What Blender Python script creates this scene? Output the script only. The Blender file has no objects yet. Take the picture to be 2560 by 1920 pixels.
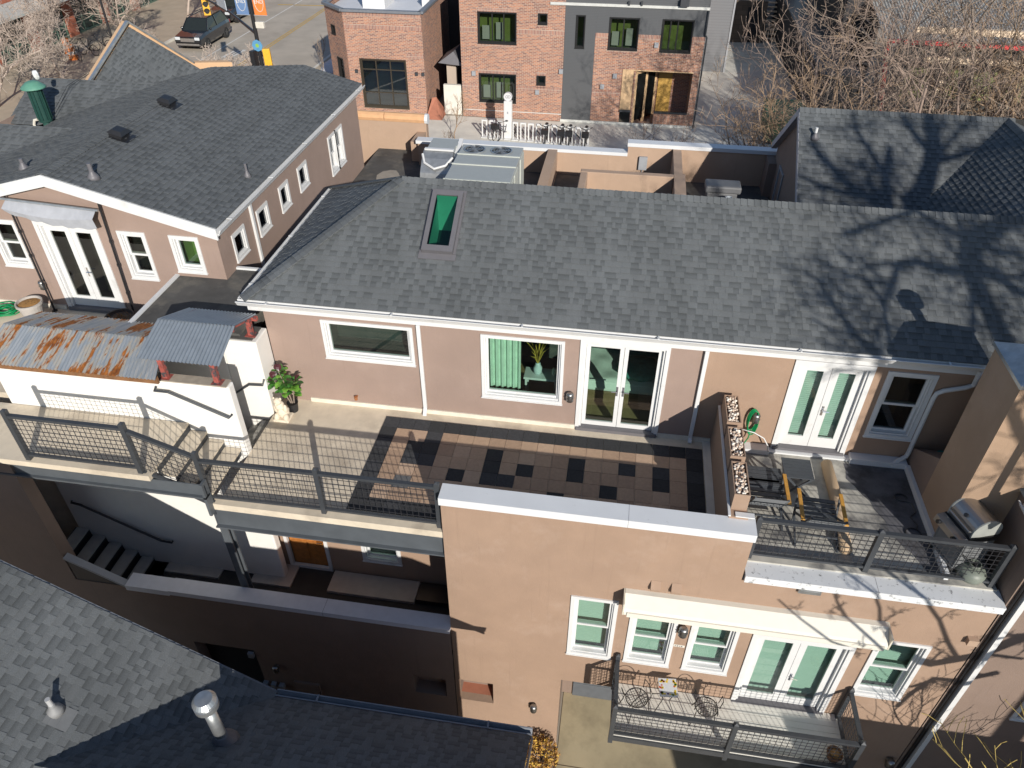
import bpy, bmesh, math, random
from mathutils import Vector, Matrix
RND = random.Random(11)
scn = bpy.context.scene
COL = scn.collection
V = Vector
rad = math.radians

# ------------------------------------------------------------------ camera, sky, sun, exposure
yaw, pitch, roll = rad(8.784), rad(38.58), rad(0.111)
fwd = V((-math.sin(yaw)*math.cos(pitch), math.cos(yaw)*math.cos(pitch), -math.sin(pitch)))
rgt = V((math.cos(yaw), math.sin(yaw), 0)); upv = rgt.cross(fwd)
rr = math.cos(roll)*rgt + math.sin(roll)*upv
uu = -math.sin(roll)*rgt + math.cos(roll)*upv
cam = bpy.data.cameras.new("camera"); camo = bpy.data.objects.new("camera", cam); COL.objects.link(camo)
camo.matrix_world = Matrix(((rr.x, uu.x, -fwd.x, 0), (rr.y, uu.y, -fwd.y, -11.31), (rr.z, uu.z, -fwd.z, 10.1), (0, 0, 0, 1)))
cam.sensor_width = 36; cam.lens = 1873.6/2560*36; cam.clip_end = 600; cam.clip_start = 0.1
scn.camera = camo
SUNV = V((1.06, -2.11, 1.0)).normalized()
w = bpy.data.worlds.new("World"); scn.world = w; w.use_nodes = True
nt = w.node_tree; bg = nt.nodes['Background']
sky = nt.nodes.new('ShaderNodeTexSky'); sky.sky_type = 'NISHITA'; sky.sun_disc = False
sky.sun_elevation = math.asin(SUNV.z); sky.sun_rotation = math.atan2(SUNV.x, SUNV.y)
sky.altitude = 1500; sky.air_density = 1.0; sky.dust_density = 0.6
nt.links.new(sky.outputs[0], bg.inputs[0]); bg.inputs[1].default_value = 0.102
sl = bpy.data.lights.new("sun", 'SUN'); sl.energy = 4.6; sl.angle = rad(0.53); sl.color = (1, 0.945, 0.86)
so = bpy.data.objects.new("sun", sl); COL.objects.link(so)
so.rotation_euler = SUNV.to_track_quat('Z', 'Y').to_euler(); so.location = SUNV*60
scn.view_settings.view_transform = 'Standard'; scn.view_settings.look = 'None'
scn.view_settings.exposure = 0.22; scn.view_settings.gamma = 1
scn.render.engine = 'CYCLES'
scn.cycles.max_bounces = 8; scn.cycles.transparent_max_bounces = 24
scn.cycles.caustics_reflective = False; scn.cycles.caustics_refractive = False

# ------------------------------------------------------------------ materials
def newmat(name):
    m = bpy.data.materials.new(name); m.use_nodes = True
    return m, m.node_tree, m.node_tree.nodes['Principled BSDF']
def N(nt, t, **k):
    n = nt.nodes.new(t)
    for a, b in k.items(): setattr(n, a, b)
    return n
def lk(nt, a, b): nt.links.new(a, b)
def ramp(nt, fac, stops):
    r = N(nt, 'ShaderNodeValToRGB'); e = r.color_ramp.elements
    while len(e) < len(stops): e.new(0.5)
    for i, (p, c) in enumerate(stops): e[i].position = p; e[i].color = (*c, 1) if len(c) == 3 else c
    lk(nt, fac, r.inputs[0]); return r.outputs[0]
def noise(nt, scale, detail=4, vec=None, rough=0.55):
    n = N(nt, 'ShaderNodeTexNoise'); n.inputs['Scale'].default_value = scale; n.inputs['Detail'].default_value = detail
    n.inputs['Roughness'].default_value = rough
    if vec is None:
        tc = N(nt, 'ShaderNodeTexCoord'); vec = tc.outputs['Object']
    lk(nt, vec, n.inputs['Vector']); return n.outputs['Fac']
def mapped(nt, sc, src='Object'):
    tc = N(nt, 'ShaderNodeTexCoord'); mp = N(nt, 'ShaderNodeMapping'); mp.inputs['Scale'].default_value = sc
    lk(nt, tc.outputs[src], mp.inputs['Vector']); return mp.outputs['Vector']
def mixc(nt, fac, a, b, mode='MIX'):
    m = N(nt, 'ShaderNodeMix', data_type='RGBA', blend_type=mode)
    if isinstance(fac, (int, float)): m.inputs[0].default_value = fac
    else: lk(nt, fac, m.inputs[0])
    for s, i in ((a, 6), (b, 7)):
        if isinstance(s, tuple): m.inputs[i].default_value = (*s, 1)
        else: lk(nt, s, m.inputs[i])
    return m.outputs[2]
def bump(nt, h, bs, strength=0.3, dist=0.01):
    b = N(nt, 'ShaderNodeBump'); b.inputs['Strength'].default_value = strength; b.inputs['Distance'].default_value = dist
    lk(nt, h, b.inputs['Height']); lk(nt, b.outputs[0], bs.inputs['Normal'])
def sc(c, k): return tuple(min(1, x*k) for x in c)
MATS = {}
def stucco(name, c, light, seed=0):
    m, nt, b = newmat(name)
    col = ramp(nt, noise(nt, 2.2, 6), [(0.25, sc(c, .94)), (0.75, sc(c, 1.06))])
    col = mixc(nt, ramp(nt, noise(nt, .9, 5, rough=.7), [(.54, (0, 0, 0)), (.66, (.55, .55, .55))]), col, light)
    col = mixc(nt, ramp(nt, noise(nt, .5, 3), [(.45, (0, 0, 0)), (.72, (.8, .8, .8))]), col, sc(c, .86))
    v = mapped(nt, (7, 7, .35)); col = mixc(nt, ramp(nt, noise(nt, 1.6, 4, v), [(.60, (0, 0, 0)), (.78, (.55, .55, .55))]), col, sc(c, .80))
    lk(nt, col, b.inputs['Base Color']); b.inputs['Roughness'].default_value = .92
    a = N(nt, 'ShaderNodeMath', operation='ADD'); lk(nt, noise(nt, 70, 4), a.inputs[0]); lk(nt, noise(nt, 9, 4), a.inputs[1]); bump(nt, a.outputs[0], b, .4, .012)
    MATS[name] = m; return m
def plain(name, c, rough=0.6, metal=0.0, var=0.12, scale=6.0, bmp=0.0, bscale=80, big=0.0, stain=None, sscale=1.3, slo=.52, shi=.7):
    """colour with mottling; optional larger patches and stains that have their own shape"""
    if name in MATS: return MATS[name]
    m, nt, b = newmat(name)
    col = ramp(nt, noise(nt, scale, 6), [(0.25, sc(c, 1-var)), (0.75, sc(c, 1+var))])
    if big: col = mixc(nt, ramp(nt, noise(nt, 0.55, 3), [(0.35, (0, 0, 0)), (0.7, (1, 1, 1))]), col, sc(c, 1-big))
    if stain: col = mixc(nt, ramp(nt, noise(nt, sscale, 6, rough=.65), [(slo, (0, 0, 0)), (shi, (1, 1, 1))]), col, stain)
    lk(nt, col, b.inputs['Base Color']); b.inputs['Roughness'].default_value = rough; b.inputs['Metallic'].default_value = metal
    if bmp: bump(nt, noise(nt, bscale, 3), b, bmp, 0.01)
    MATS[name] = m; return m
STUCCO = stucco('stucco_tan', (0.335, 0.228, 0.162), (.39, .28, .212))
STUCCO2 = stucco('stucco_rose', (0.305, 0.221, 0.182), (.35, .26, .218))
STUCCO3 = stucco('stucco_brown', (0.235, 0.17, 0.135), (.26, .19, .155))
STUCCO4 = stucco('stucco_sand', (0.42, 0.295, 0.212), (.48, .36, .275))
WHITEST = plain('white_stucco', (0.74, 0.72, 0.68), 0.85, var=.03, scale=4, bmp=.3, bscale=50)
WHITE = plain('white_paint', (0.645, 0.645, 0.64), 0.5, var=.03, scale=4, stain=(0.53, .52, .49), sscale=2.6, slo=.58, shi=.78)
CAPW = plain('white_metal_cap', (0.66, 0.67, 0.68), 0.4, var=.04, scale=2, stain=(0.45, .44, .42), sscale=9, slo=.66, shi=.76)
CAPD = plain('dirty_white_cap', (0.66, 0.67, 0.68), 0.5, var=.05, scale=3, stain=(0.13, .13, .13), sscale=11, slo=.58, shi=.70)
STEEL = plain('charcoal_steel', (0.046, 0.05, 0.056), 0.45, var=.12, scale=5)
WIRE = plain('wire_black', (0.03, 0.03, 0.034), 0.5)
BLACK = plain('black_metal', (0.018, 0.018, 0.02), 0.4)
CONC = plain('deck_concrete', (0.62, 0.535, 0.415), 0.85, var=.12, scale=3.5, bmp=.15, bscale=40, stain=(0.36, .30, .23), sscale=.9, slo=.5, shi=.75)
CONCP = plain('pale_concrete', (0.66, 0.63, 0.56), 0.85, var=.12, scale=1.5, bmp=.1, bscale=30, stain=(0.50, .47, .42), sscale=.5, slo=.5, shi=.75)
CONCY = plain('yellow_concrete', (0.44, 0.37, 0.24), 0.75, var=.15, scale=1.2, stain=(0.24, .20, .13), sscale=.9, slo=.45, shi=.75)
DECKG = plain('grey_deck_coating', (0.47, 0.45, 0.40), 0.8, var=.2, scale=2.5, stain=(0.09, .09, .095), sscale=1.0, slo=.44, shi=.62)
ASPH = plain('asphalt', (0.43, 0.38, 0.315), 0.9, var=.15, scale=.6, bmp=.2, bscale=60, stain=(0.33, .29, .24), sscale=.25, slo=.5, shi=.7)
MEMB = plain('roof_membrane', (0.075, 0.073, 0.07), 0.85, var=.3, scale=2.2, stain=(0.17, .155, .13), sscale=1.6, slo=.5, shi=.75)
DARKF = plain('dark_paving', (0.035, 0.034, 0.034), 0.9, var=.2, scale=3)
PADC = plain('pale_stone_pad', (0.42, 0.39, 0.36), 0.85, var=.1)
REDW = plain('worn_red_wood', (0.30, 0.07, 0.055), 0.8, var=.3, scale=14, stain=(0.05, .05, .055), sscale=9, slo=.48, shi=.58)
REDP = plain('red_paint', (0.62, 0.05, 0.05), 0.5)
RUSTW = plain('brown_wood', (0.20, 0.095, 0.04), 0.8, var=.4, scale=9)
OAK = plain('oiled_wood', (0.52, 0.26, 0.045), 0.5, var=.25, scale=14)
DOORW = plain('door_wood', (0.40, 0.16, 0.04), 0.45, var=.3, scale=9)
CEDAR = plain('cedar_cladding', (0.62, 0.42, 0.24), 0.6, var=.12, scale=7)
YDOOR = plain('yellow_door', (0.58, 0.35, 0.09), 0.45, var=.03)
CREAM = plain('cream_canvas', (0.68, 0.645, 0.56), 0.8, var=.03)
GRCNV = plain('grey_canvas', (0.36, 0.37, 0.40), 0.9, var=.1)
GALV = plain('galvanised', (0.46, 0.47, 0.47), 0.35, metal=.75, var=.18, scale=8)
SST = plain('stainless', (0.36, 0.36, 0.355), 0.42, metal=1, var=.06, scale=4)
CHROME = plain('chrome', (0.75, 0.75, 0.75), 0.12, metal=1)
HVACM = plain('hvac_grey', (0.36, 0.38, 0.37), 0.55, var=.04)
HVACL = plain('hvac_light', (0.50, 0.52, 0.47), 0.55, var=.04)
GREYP = plain('grey_paint', (0.30, 0.31, 0.33), 0.6, var=.05)
SLATEP = plain('slate_flashing', (0.13, 0.125, 0.135), 0.5, var=.08)
DKSID = plain('dark_siding', (0.088, 0.092, 0.098), 0.75, var=.05)
BLKWALL = plain('black_stucco', (0.035, 0.034, 0.036), 0.9, var=.1)
GREENH = plain('green_hose', (0.0, 0.22, 0.07), 0.4)
GREENB = plain('dumpster_green', (0.12, 0.21, 0.10), 0.6, var=.15)
TEALP = plain('teal_paint', (0.03, 0.09, 0.075), 0.4, var=.1)
CLAY = plain('grey_pot', (0.40, 0.37, 0.34), 0.85, var=.08)
DKPOT = plain('dark_pot', (0.06, 0.05, 0.045), 0.7, var=.2)
LITTER = plain('dry_litter', (0.30, 0.16, 0.05), 0.95, var=.5, scale=30, bmp=1, bscale=30)
STONE = plain('cream_stone', (0.66, 0.57, 0.45), 0.85, var=.15, scale=16, bmp=.6, bscale=18)
BARKG = plain('bark_grey', (0.24, 0.19, 0.15), 0.95, var=.25, scale=5)
BARKO = plain('bark_orange', (0.31, 0.215, 0.14), 0.9, var=.35, scale=4)
BARKR = plain('bark_red', (0.27, 0.20, 0.16), 0.9, var=.3, scale=4)
BARKY = plain('bark_yellow', (0.50, 0.38, 0.12), 0.9, var=.25, scale=4)
PEB = [plain('pebble_%s' % n, c, 0.8, var=.15, scale=20) for n, c in (('cream', (.62, .50, .40)), ('white', (.75, .70, .62)), ('brown', (.36, .24, .17)))]
BOLST = plain('tan_fabric', (0.50, 0.36, 0.23), 0.9, var=.05)
YELT = plain('signal_yellow', (0.75, 0.40, 0.03), 0.45)
LINEW = plain('line_white', (0.62, 0.60, 0.56), 0.8, var=.15, scale=5)
LINEY = plain('line_yellow', (0.55, 0.34, 0.06), 0.8, var=.2, scale=5)
CARP = plain('car_black', (0.012, 0.013, 0.016), 0.12, var=.02)
CARP.node_tree.nodes['Principled BSDF'].inputs['Coat Weight'].default_value = 1
RUBB = plain('rubber', (0.02, 0.02, 0.02), 0.8)
BLIND = plain('white_blind', (0.56, 0.58, 0.56), 0.8, var=.03)
DARKIN = plain('dark_interior', (0.05, 0.052, 0.05), 0.9)
ROOMW = plain('room_wall', (0.30, 0.29, 0.27), 0.9)
ROOMF = plain('wood_floor', (0.30, 0.20, 0.10), 0.5, var=.15)
GREENIN = plain('green_interior', (0.20, 0.26, 0.07), 0.9, var=.1)
BEDW = plain('bed_linen', (0.72, 0.72, 0.68), 0.95, var=.05, bmp=.5, bscale=14)
CURT = plain('curtain', (0.62, 0.72, 0.62), 0.9)
TEALF = plain('teal_cover', (0.08, 0.30, 0.25), 0.9, var=.3, scale=12)
DRYG = plain('dry_grass', (0.55, 0.36, 0.05), 0.9, var=.3)
CERAM = plain('pale_ceramic', (0.62, 0.68, 0.70), 0.3)
SNOWM = plain('old_snow', (0.62, 0.63, 0.66), 0.9, var=.12, scale=3, bmp=.5, bscale=6)
BRKRED = plain('red_brick_wall', (0.36, 0.12, 0.07), 0.9, var=.2, scale=6)
ORANGEP = plain('terracotta', (0.36, 0.14, 0.085), 0.8, var=.1)
BLUEP = plain('blue_banner', (0.12, 0.20, 0.36), 0.7)
ORNB = plain('orange_banner', (0.72, 0.20, 0.04), 0.7)
TAPE = plain('street_ground', (0.34, 0.30, 0.245), 0.9, var=.15, scale=.7)
EARTH = plain('earth', (0.20, 0.15, 0.10), 0.95, var=.2, scale=1.0)
CREAMB = plain('cream_beam', (0.68, 0.53, 0.38), 0.7, var=.08)

def shingle(name, tones, grain):
    if name in MATS: return MATS[name]
    m, nt, b = newmat(name)
    uv = N(nt, 'ShaderNodeUVMap'); sx = N(nt, 'ShaderNodeSeparateXYZ'); lk(nt, uv.outputs[0], sx.inputs[0])
    col = ramp(nt, sx.outputs[1], [(0.0, tones[1]), (0.35, tones[1]), (1.0, tones[0])])
    g = noise(nt, grain, 3); col = mixc(nt, 0.55, col, ramp(nt, g, [(0.3, (.20, .20, .20)), (0.72, (.84, .84, .84))]), 'OVERLAY')
    st = noise(nt, 1.0, 4, mapped(nt, (1.6, .35, .35))); col = mixc(nt, 0.45, col, ramp(nt, st, [(0.3, (.36, .36, .36)), (0.7, (.64, .64, .65))]), 'OVERLAY')
    lg = noise(nt, .8, 3); col = mixc(nt, 0.35, col, ramp(nt, lg, [(0.3, (.40, .40, .40)), (0.7, (.62, .62, .62))]), 'OVERLAY')
    lk(nt, col, b.inputs['Base Color']); b.inputs['Roughness'].default_value = 0.95
    bump(nt, g, b, .5, .006)
    MATS[name] = m; return m
SH = [shingle('shingle_light', ((.109, .117, .121), (.116, .124, .128)), 150),
      shingle('shingle_mid', ((.098, .105, .109), (.111, .118, .122)), 150),
      shingle('shingle_dark', ((.053, .058, .061), (.092, .099, .103)), 150)]

def brickmat(name, c1, c2, mortar, bw=.205, bh=.07, flip=False):
    m, nt, b = newmat(name)
    uv = N(nt, 'ShaderNodeUVMap'); mp = N(nt, 'ShaderNodeMapping'); lk(nt, uv.outputs[0], mp.inputs[0])
    if flip: mp.inputs['Rotation'].default_value = (0, 0, math.pi/2)
    br = N(nt, 'ShaderNodeTexBrick'); lk(nt, mp.outputs[0], br.inputs['Vector'])
    br.inputs['Color1'].default_value = (*c1, 1); br.inputs['Color2'].default_value = (*c2, 1); br.inputs['Mortar'].default_value = (*mortar, 1)
    br.inputs['Scale'].default_value = 1; br.inputs['Mortar Size'].default_value = .009; br.inputs['Brick Width'].default_value = bw; br.inputs['Row Height'].default_value = bh
    br.inputs['Bias'].default_value = -.1
    if flip: br.offset = 0
    col = mixc(nt, .5, br.outputs['Color'], ramp(nt, noise(nt, .5, 4), [(.3, (.42, .42, .42)), (.7, (.60, .60, .60))]), 'OVERLAY')
    lk(nt, col, b.inputs['Base Color']); b.inputs['Roughness'].default_value = .9
    MATS[name] = m; return m
BRICK = brickmat('brick', (.42, .185, .11), (.17, .085, .075), (.44, .36, .29))
BRICKS = brickmat('brick_soldier', (.36, .17, .12), (.20, .105, .09), (.46, .38, .31), bw=.205, bh=.075, flip=True)
BLOCKM = brickmat('brown_block', (.16, .12, .09), (.11, .085, .065), (.07, .06, .05), bw=.6, bh=.3)
def sidingmat(name, c, h=.12):
    m, nt, b = newmat(name)
    uv = N(nt, 'ShaderNodeUVMap'); sx = N(nt, 'ShaderNodeSeparateXYZ'); lk(nt, uv.outputs[0], sx.inputs[0])
    d = N(nt, 'ShaderNodeMath', operation='DIVIDE'); lk(nt, sx.outputs[1], d.inputs[0]); d.inputs[1].default_value = h
    f = N(nt, 'ShaderNodeMath', operation='FRACT'); lk(nt, d.outputs[0], f.inputs[0])
    lk(nt, ramp(nt, f.outputs[0], [(0, sc(c, .55)), (.1, c), (1, sc(c, 1.06))]), b.inputs['Base Color'])
    b.inputs['Roughness'].default_value = .7; bump(nt, f.outputs[0], b, -.5, .02)
    MATS[name] = m; return m
SIDING = sidingmat('grey_lap_siding', (.16, .165, .175), .16)
SIDBRK = sidingmat('charcoal_brick', (.085, .088, .093), .07)

def rustmat():
    m, nt, b = newmat('rusted_corrugated')
    v = mapped(nt, (1.6, .28, 1)); n = noise(nt, 2.2, 6, v, .62)
    v2 = mapped(nt, (9, .8, 1)); n2 = noise(nt, 2.0, 3, v2)
    mx = N(nt, 'ShaderNodeMath', operation='MULTIPLY_ADD'); lk(nt, n2, mx.inputs[0]); mx.inputs[1].default_value = .35; lk(nt, n, mx.inputs[2])
    fac = ramp(nt, mx.outputs[0], [(.70, (0, 0, 0)), (.745, (1, 1, 1))])
    zinc = ramp(nt, n2, [(.3, (.30, .34, .38)), (.7, (.46, .48, .50))])
    rust = ramp(nt, noise(nt, 9, 5), [(.3, (.13, .038, .008)), (.7, (.40, .145, .03))])
    edge = ramp(nt, mx.outputs[0], [(.64, (0, 0, 0)), (.70, (.5, .5, .5)), (.745, (0, 0, 0))])
    col = mixc(nt, fac, zinc, rust); col = mixc(nt, edge, col, (.58, .47, .30))
    lk(nt, col, b.inputs['Base Color']); b.inputs['Roughness'].default_value = .6
    inv = N(nt, 'ShaderNodeMath', operation='MULTIPLY_ADD'); lk(nt, fac, inv.inputs[0]); inv.inputs[1].default_value = -.45; inv.inputs[2].default_value = .45
    lk(nt, inv.outputs[0], b.inputs['Metallic']); return m
RUST = rustmat()
ZINC = plain('zinc_corrugated', (0.30, 0.335, 0.37), 0.5, metal=.35, var=.1, scale=6)

def glass(name, tint, refl=0.0):
    m = bpy.data.materials.new(name); m.use_nodes = True; nt = m.node_tree; nt.nodes.clear()
    out = N(nt, 'ShaderNodeOutputMaterial'); tr = N(nt, 'ShaderNodeBsdfTransparent'); gl = N(nt, 'ShaderNodeBsdfGlossy')
    tr.inputs[0].default_value = (*tint, 1); gl.inputs['Roughness'].default_value = .02; gl.inputs[0].default_value = (.9, .95, 1, 1)
    fr = N(nt, 'ShaderNodeFresnel'); fr.inputs[0].default_value = 1.5
    ad = N(nt, 'ShaderNodeMath', operation='ADD'); lk(nt, fr.outputs[0], ad.inputs[0]); ad.inputs[1].default_value = refl
    mx = N(nt, 'ShaderNodeMixShader'); lk(nt, ad.outputs[0], mx.inputs[0]); lk(nt, tr.outputs[0], mx.inputs[1]); lk(nt, gl.outputs[0], mx.inputs[2])
    lk(nt, mx.outputs[0], out.inputs[0]); return m
GLASS = glass('window_glass', (.62, .80, .72), .06)
GLASSD = glass('dark_glass', (.50, .56, .50), .05)
LEAFM = []
for n_, c_ in (('leaf_bright', (.16, .34, .05)), ('leaf_mid', (.06, .19, .035)), ('leaf_dark', (.03, .085, .025)), ('leaf_purple', (.07, .02, .025))):
    LEAFM.append(plain(n_, c_, .35, var=.2, scale=12))
DRYL = [plain('dry_leaf_gold', (.50, .30, .05), .8, var=.3), plain('dry_leaf_brown', (.28, .14, .04), .8, var=.3)]

# ------------------------------------------------------------------ builders
OFF = {}
class MB:
    def __init__(s): s.v = []; s.f = []; s.m = []; s.uv = []
    def add(s, vs, fs, m=0, uvs=None):
        b = len(s.v); s.v += [tuple(p) for p in vs]
        for i, f in enumerate(fs):
            s.f.append([b+k for k in f]); s.m.append(m); s.uv.append(uvs[i] if uvs else None)
        return s
    def quad(s, a, b, c, d, m=0, uv=None): return s.add([a, b, c, d], [(0, 1, 2, 3)], m, [uv] if uv else None)
    def poly(s, pts, m=0, uv=None): return s.add(pts, [tuple(range(len(pts)))], m, [uv] if uv else None)
    def box(s, x0, y0, z0, x1, y1, z1, m=0):
        vs = [(x0, y0, z0), (x1, y0, z0), (x1, y1, z0), (x0, y1, z0), (x0, y0, z1), (x1, y0, z1), (x1, y1, z1), (x0, y1, z1)]
        return s.add(vs, [(0, 3, 2, 1), (4, 5, 6, 7), (0, 1, 5, 4), (1, 2, 6, 5), (2, 3, 7, 6), (3, 0, 4, 7)], m)
    def prism(s, pts, d, m=0):
        d = V(d); n = len(pts); p = [V(q) for q in pts]
        return s.add(p + [q+d for q in p], [tuple(reversed(range(n))), tuple(range(n, 2*n))] + [(i, (i+1) % n, n+(i+1) % n, n+i) for i in range(n)], m)
    def bar(s, a, b, wd, ht, m=0, up=(0, 0, 1)):
        a, b = V(a), V(b); d = (b-a).normalized(); u = V(up)
        if abs(d.dot(u)) > .95: u = V((0, 1, 0))
        x = d.cross(u).normalized()*wd/2; y = x.cross(d).normalized()*ht/2
        vs = [a-x-y, a+x-y, a+x+y, a-x+y, b-x-y, b+x-y, b+x+y, b-x+y]
        return s.add(vs, [(0, 3, 2, 1), (4, 5, 6, 7), (0, 1, 5, 4), (1, 2, 6, 5), (2, 3, 7, 6), (3, 0, 4, 7)], m)
    def tube(s, path, r, n=6, m=0, close=False, cap=True):
        P = [V(p) for p in path]; k = len(P); rs = r if isinstance(r, (list, tuple)) else [r]*k
        base = len(s.v); prev = None; vs = []
        for i, p in enumerate(P):
            t = (P[(i+1) % k]-P[i-1]) if (close or 0 < i < k-1) else (P[1]-P[0] if i == 0 else P[-1]-P[-2])
            if t.length < 1e-9: t = V((0, 0, 1))
            t.normalize()
            if prev is None:
                a = V((0, 0, 1)) if abs(t.z) < .9 else V((1, 0, 0)); x = t.cross(a).normalized()
            else:
                x = prev-t*prev.dot(t)
                if x.length < 1e-6: x = t.orthogonal()
                x.normalize()
            prev = x; y = t.cross(x)
            for j in range(n):
                an = 2*math.pi*j/n; vs.append(p+(x*math.cos(an)+y*math.sin(an))*rs[i])
        fs = []
        for i in range(k if close else k-1):
            for j in range(n):
                fs.append((i*n+j, i*n+(j+1) % n, ((i+1) % k)*n+(j+1) % n, ((i+1) % k)*n+j))
        if cap and not close and n > 2: fs += [tuple(reversed(range(n))), tuple(range((k-1)*n, k*n))]
        return s.add(vs, fs, m)
    def cyl(s, a, b, r, n=14, m=0, r2=None): return s.tube([a, b], [r, r if r2 is None else r2], n, m)
    def lathe(s, prof, c, n=20, m=0, axis=None, cap=True):
        c = V(c); vs = []; fs = []
        ax = V(axis).normalized() if axis else V((0, 0, 1)); x = ax.orthogonal().normalized(); y = ax.cross(x)
        for r, z in prof:
            for j in range(n):
                a = 2*math.pi*j/n; vs.append(c+ax*z+(x*math.cos(a)+y*math.sin(a))*r)
        for i in range(len(prof)-1):
            for j in range(n): fs.append((i*n+j, i*n+(j+1) % n, (i+1)*n+(j+1) % n, (i+1)*n+j))
        if cap and prof[0][0] > 1e-4: fs.append(tuple(reversed(range(n))))
        if cap and prof[-1][0] > 1e-4: fs.append(tuple(range((len(prof)-1)*n, len(prof)*n)))
        return s.add(vs, fs, m)
    def blob(s, c, rx, ry, rz, m=0, seed=0, rough=.0, lat=5, lon=8):
        r = random.Random(seed); c = V(c); vs = [c+V((0, 0, rz))]; fs = []
        for i in range(1, lat):
            t = math.pi*i/lat
            for j in range(lon):
                a = 2*math.pi*j/lon; k = 1+r.uniform(-rough, rough)
                vs.append(c+V((rx*math.sin(t)*math.cos(a)*k, ry*math.sin(t)*math.sin(a)*k, rz*math.cos(t)*k)))
        vs.append(c-V((0, 0, rz))); L = len(vs)-1
        for j in range(lon): fs.append((0, 1+j, 1+(j+1) % lon))
        for i in range(lat-2):
            for j in range(lon): fs.append((1+i*lon+j, 1+(i+1)*lon+j, 1+(i+1)*lon+(j+1) % lon, 1+i*lon+(j+1) % lon))
        for j in range(lon): fs.append((L, 1+(lat-2)*lon+(j+1) % lon, 1+(lat-2)*lon+j))
        return s.add(vs, fs, m)
    def build(s, name, mats, parent=None, smooth=False, fix=True, bevel=0):
        if not isinstance(mats, (list, tuple)): mats = [mats]
        off = OFF.get(parent.name, V((0, 0, 0))) if parent else V((0, 0, 0))
        me = bpy.data.meshes.new(name); me.from_pydata([tuple(V(p)-off) for p in s.v], [], s.f)
        for mt in mats: me.materials.append(mt)
        me.polygons.foreach_set('material_index', s.m)
        if any(u for u in s.uv):
            ul = me.uv_layers.new(name='UVMap'); d = ul.data
            for p, u in zip(me.polygons, s.uv):
                if u:
                    for li, t in zip(p.loop_indices, u): d[li].uv = t
        if smooth: me.polygons.foreach_set('use_smooth', [True]*len(me.polygons))
        if fix:
            bm = bmesh.new(); bm.from_mesh(me)
            if smooth: bmesh.ops.remove_doubles(bm, verts=bm.verts, dist=1e-5)
            bmesh.ops.recalc_face_normals(bm, faces=bm.faces); bm.to_mesh(me); bm.free()
        me.update()
        o = bpy.data.objects.new(name, me); COL.objects.link(o)
        if bevel:
            bv = o.modifiers.new('bevel', 'BEVEL'); bv.width = bevel; bv.segments = 2; bv.limit_method = 'ANGLE'
        if parent: o.parent = parent; OFF[o.name] = off
        else: OFF[o.name] = V((0, 0, 0))
        return o
def tag(o, label, cat, group=None, kind=None):
    if label: o['label'] = label
    if cat: o['category'] = cat
    if group: o['group'] = group
    if kind: o['kind'] = kind
    return o
def thing(name, label, cat, loc=(0, 0, 0), group=None, rotz=0, local=False):
    o = bpy.data.objects.new(name, None); COL.objects.link(o); o.location = loc; o.rotation_euler = (0, 0, rotz)
    o.empty_display_size = .3; OFF[o.name] = V((0, 0, 0)) if local else V(loc)
    return tag(o, label, cat, group)
def dup(root, loc, rotz=0, label=None, group=None, scale=None):
    r = root.copy(); COL.objects.link(r); r.location = loc; r.rotation_euler = (0, 0, rotz)
    if scale: r.scale = scale
    if label: r['label'] = label
    if group: r['group'] = group
    def rec(a, b):
        for ch in list(a.children):
            if ch is b: continue
            c = ch.copy(); COL.objects.link(c); c.parent = b; rec(ch, c)
    rec(root, r); return r
def struct(o): o['kind'] = 'structure'; return o

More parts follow.
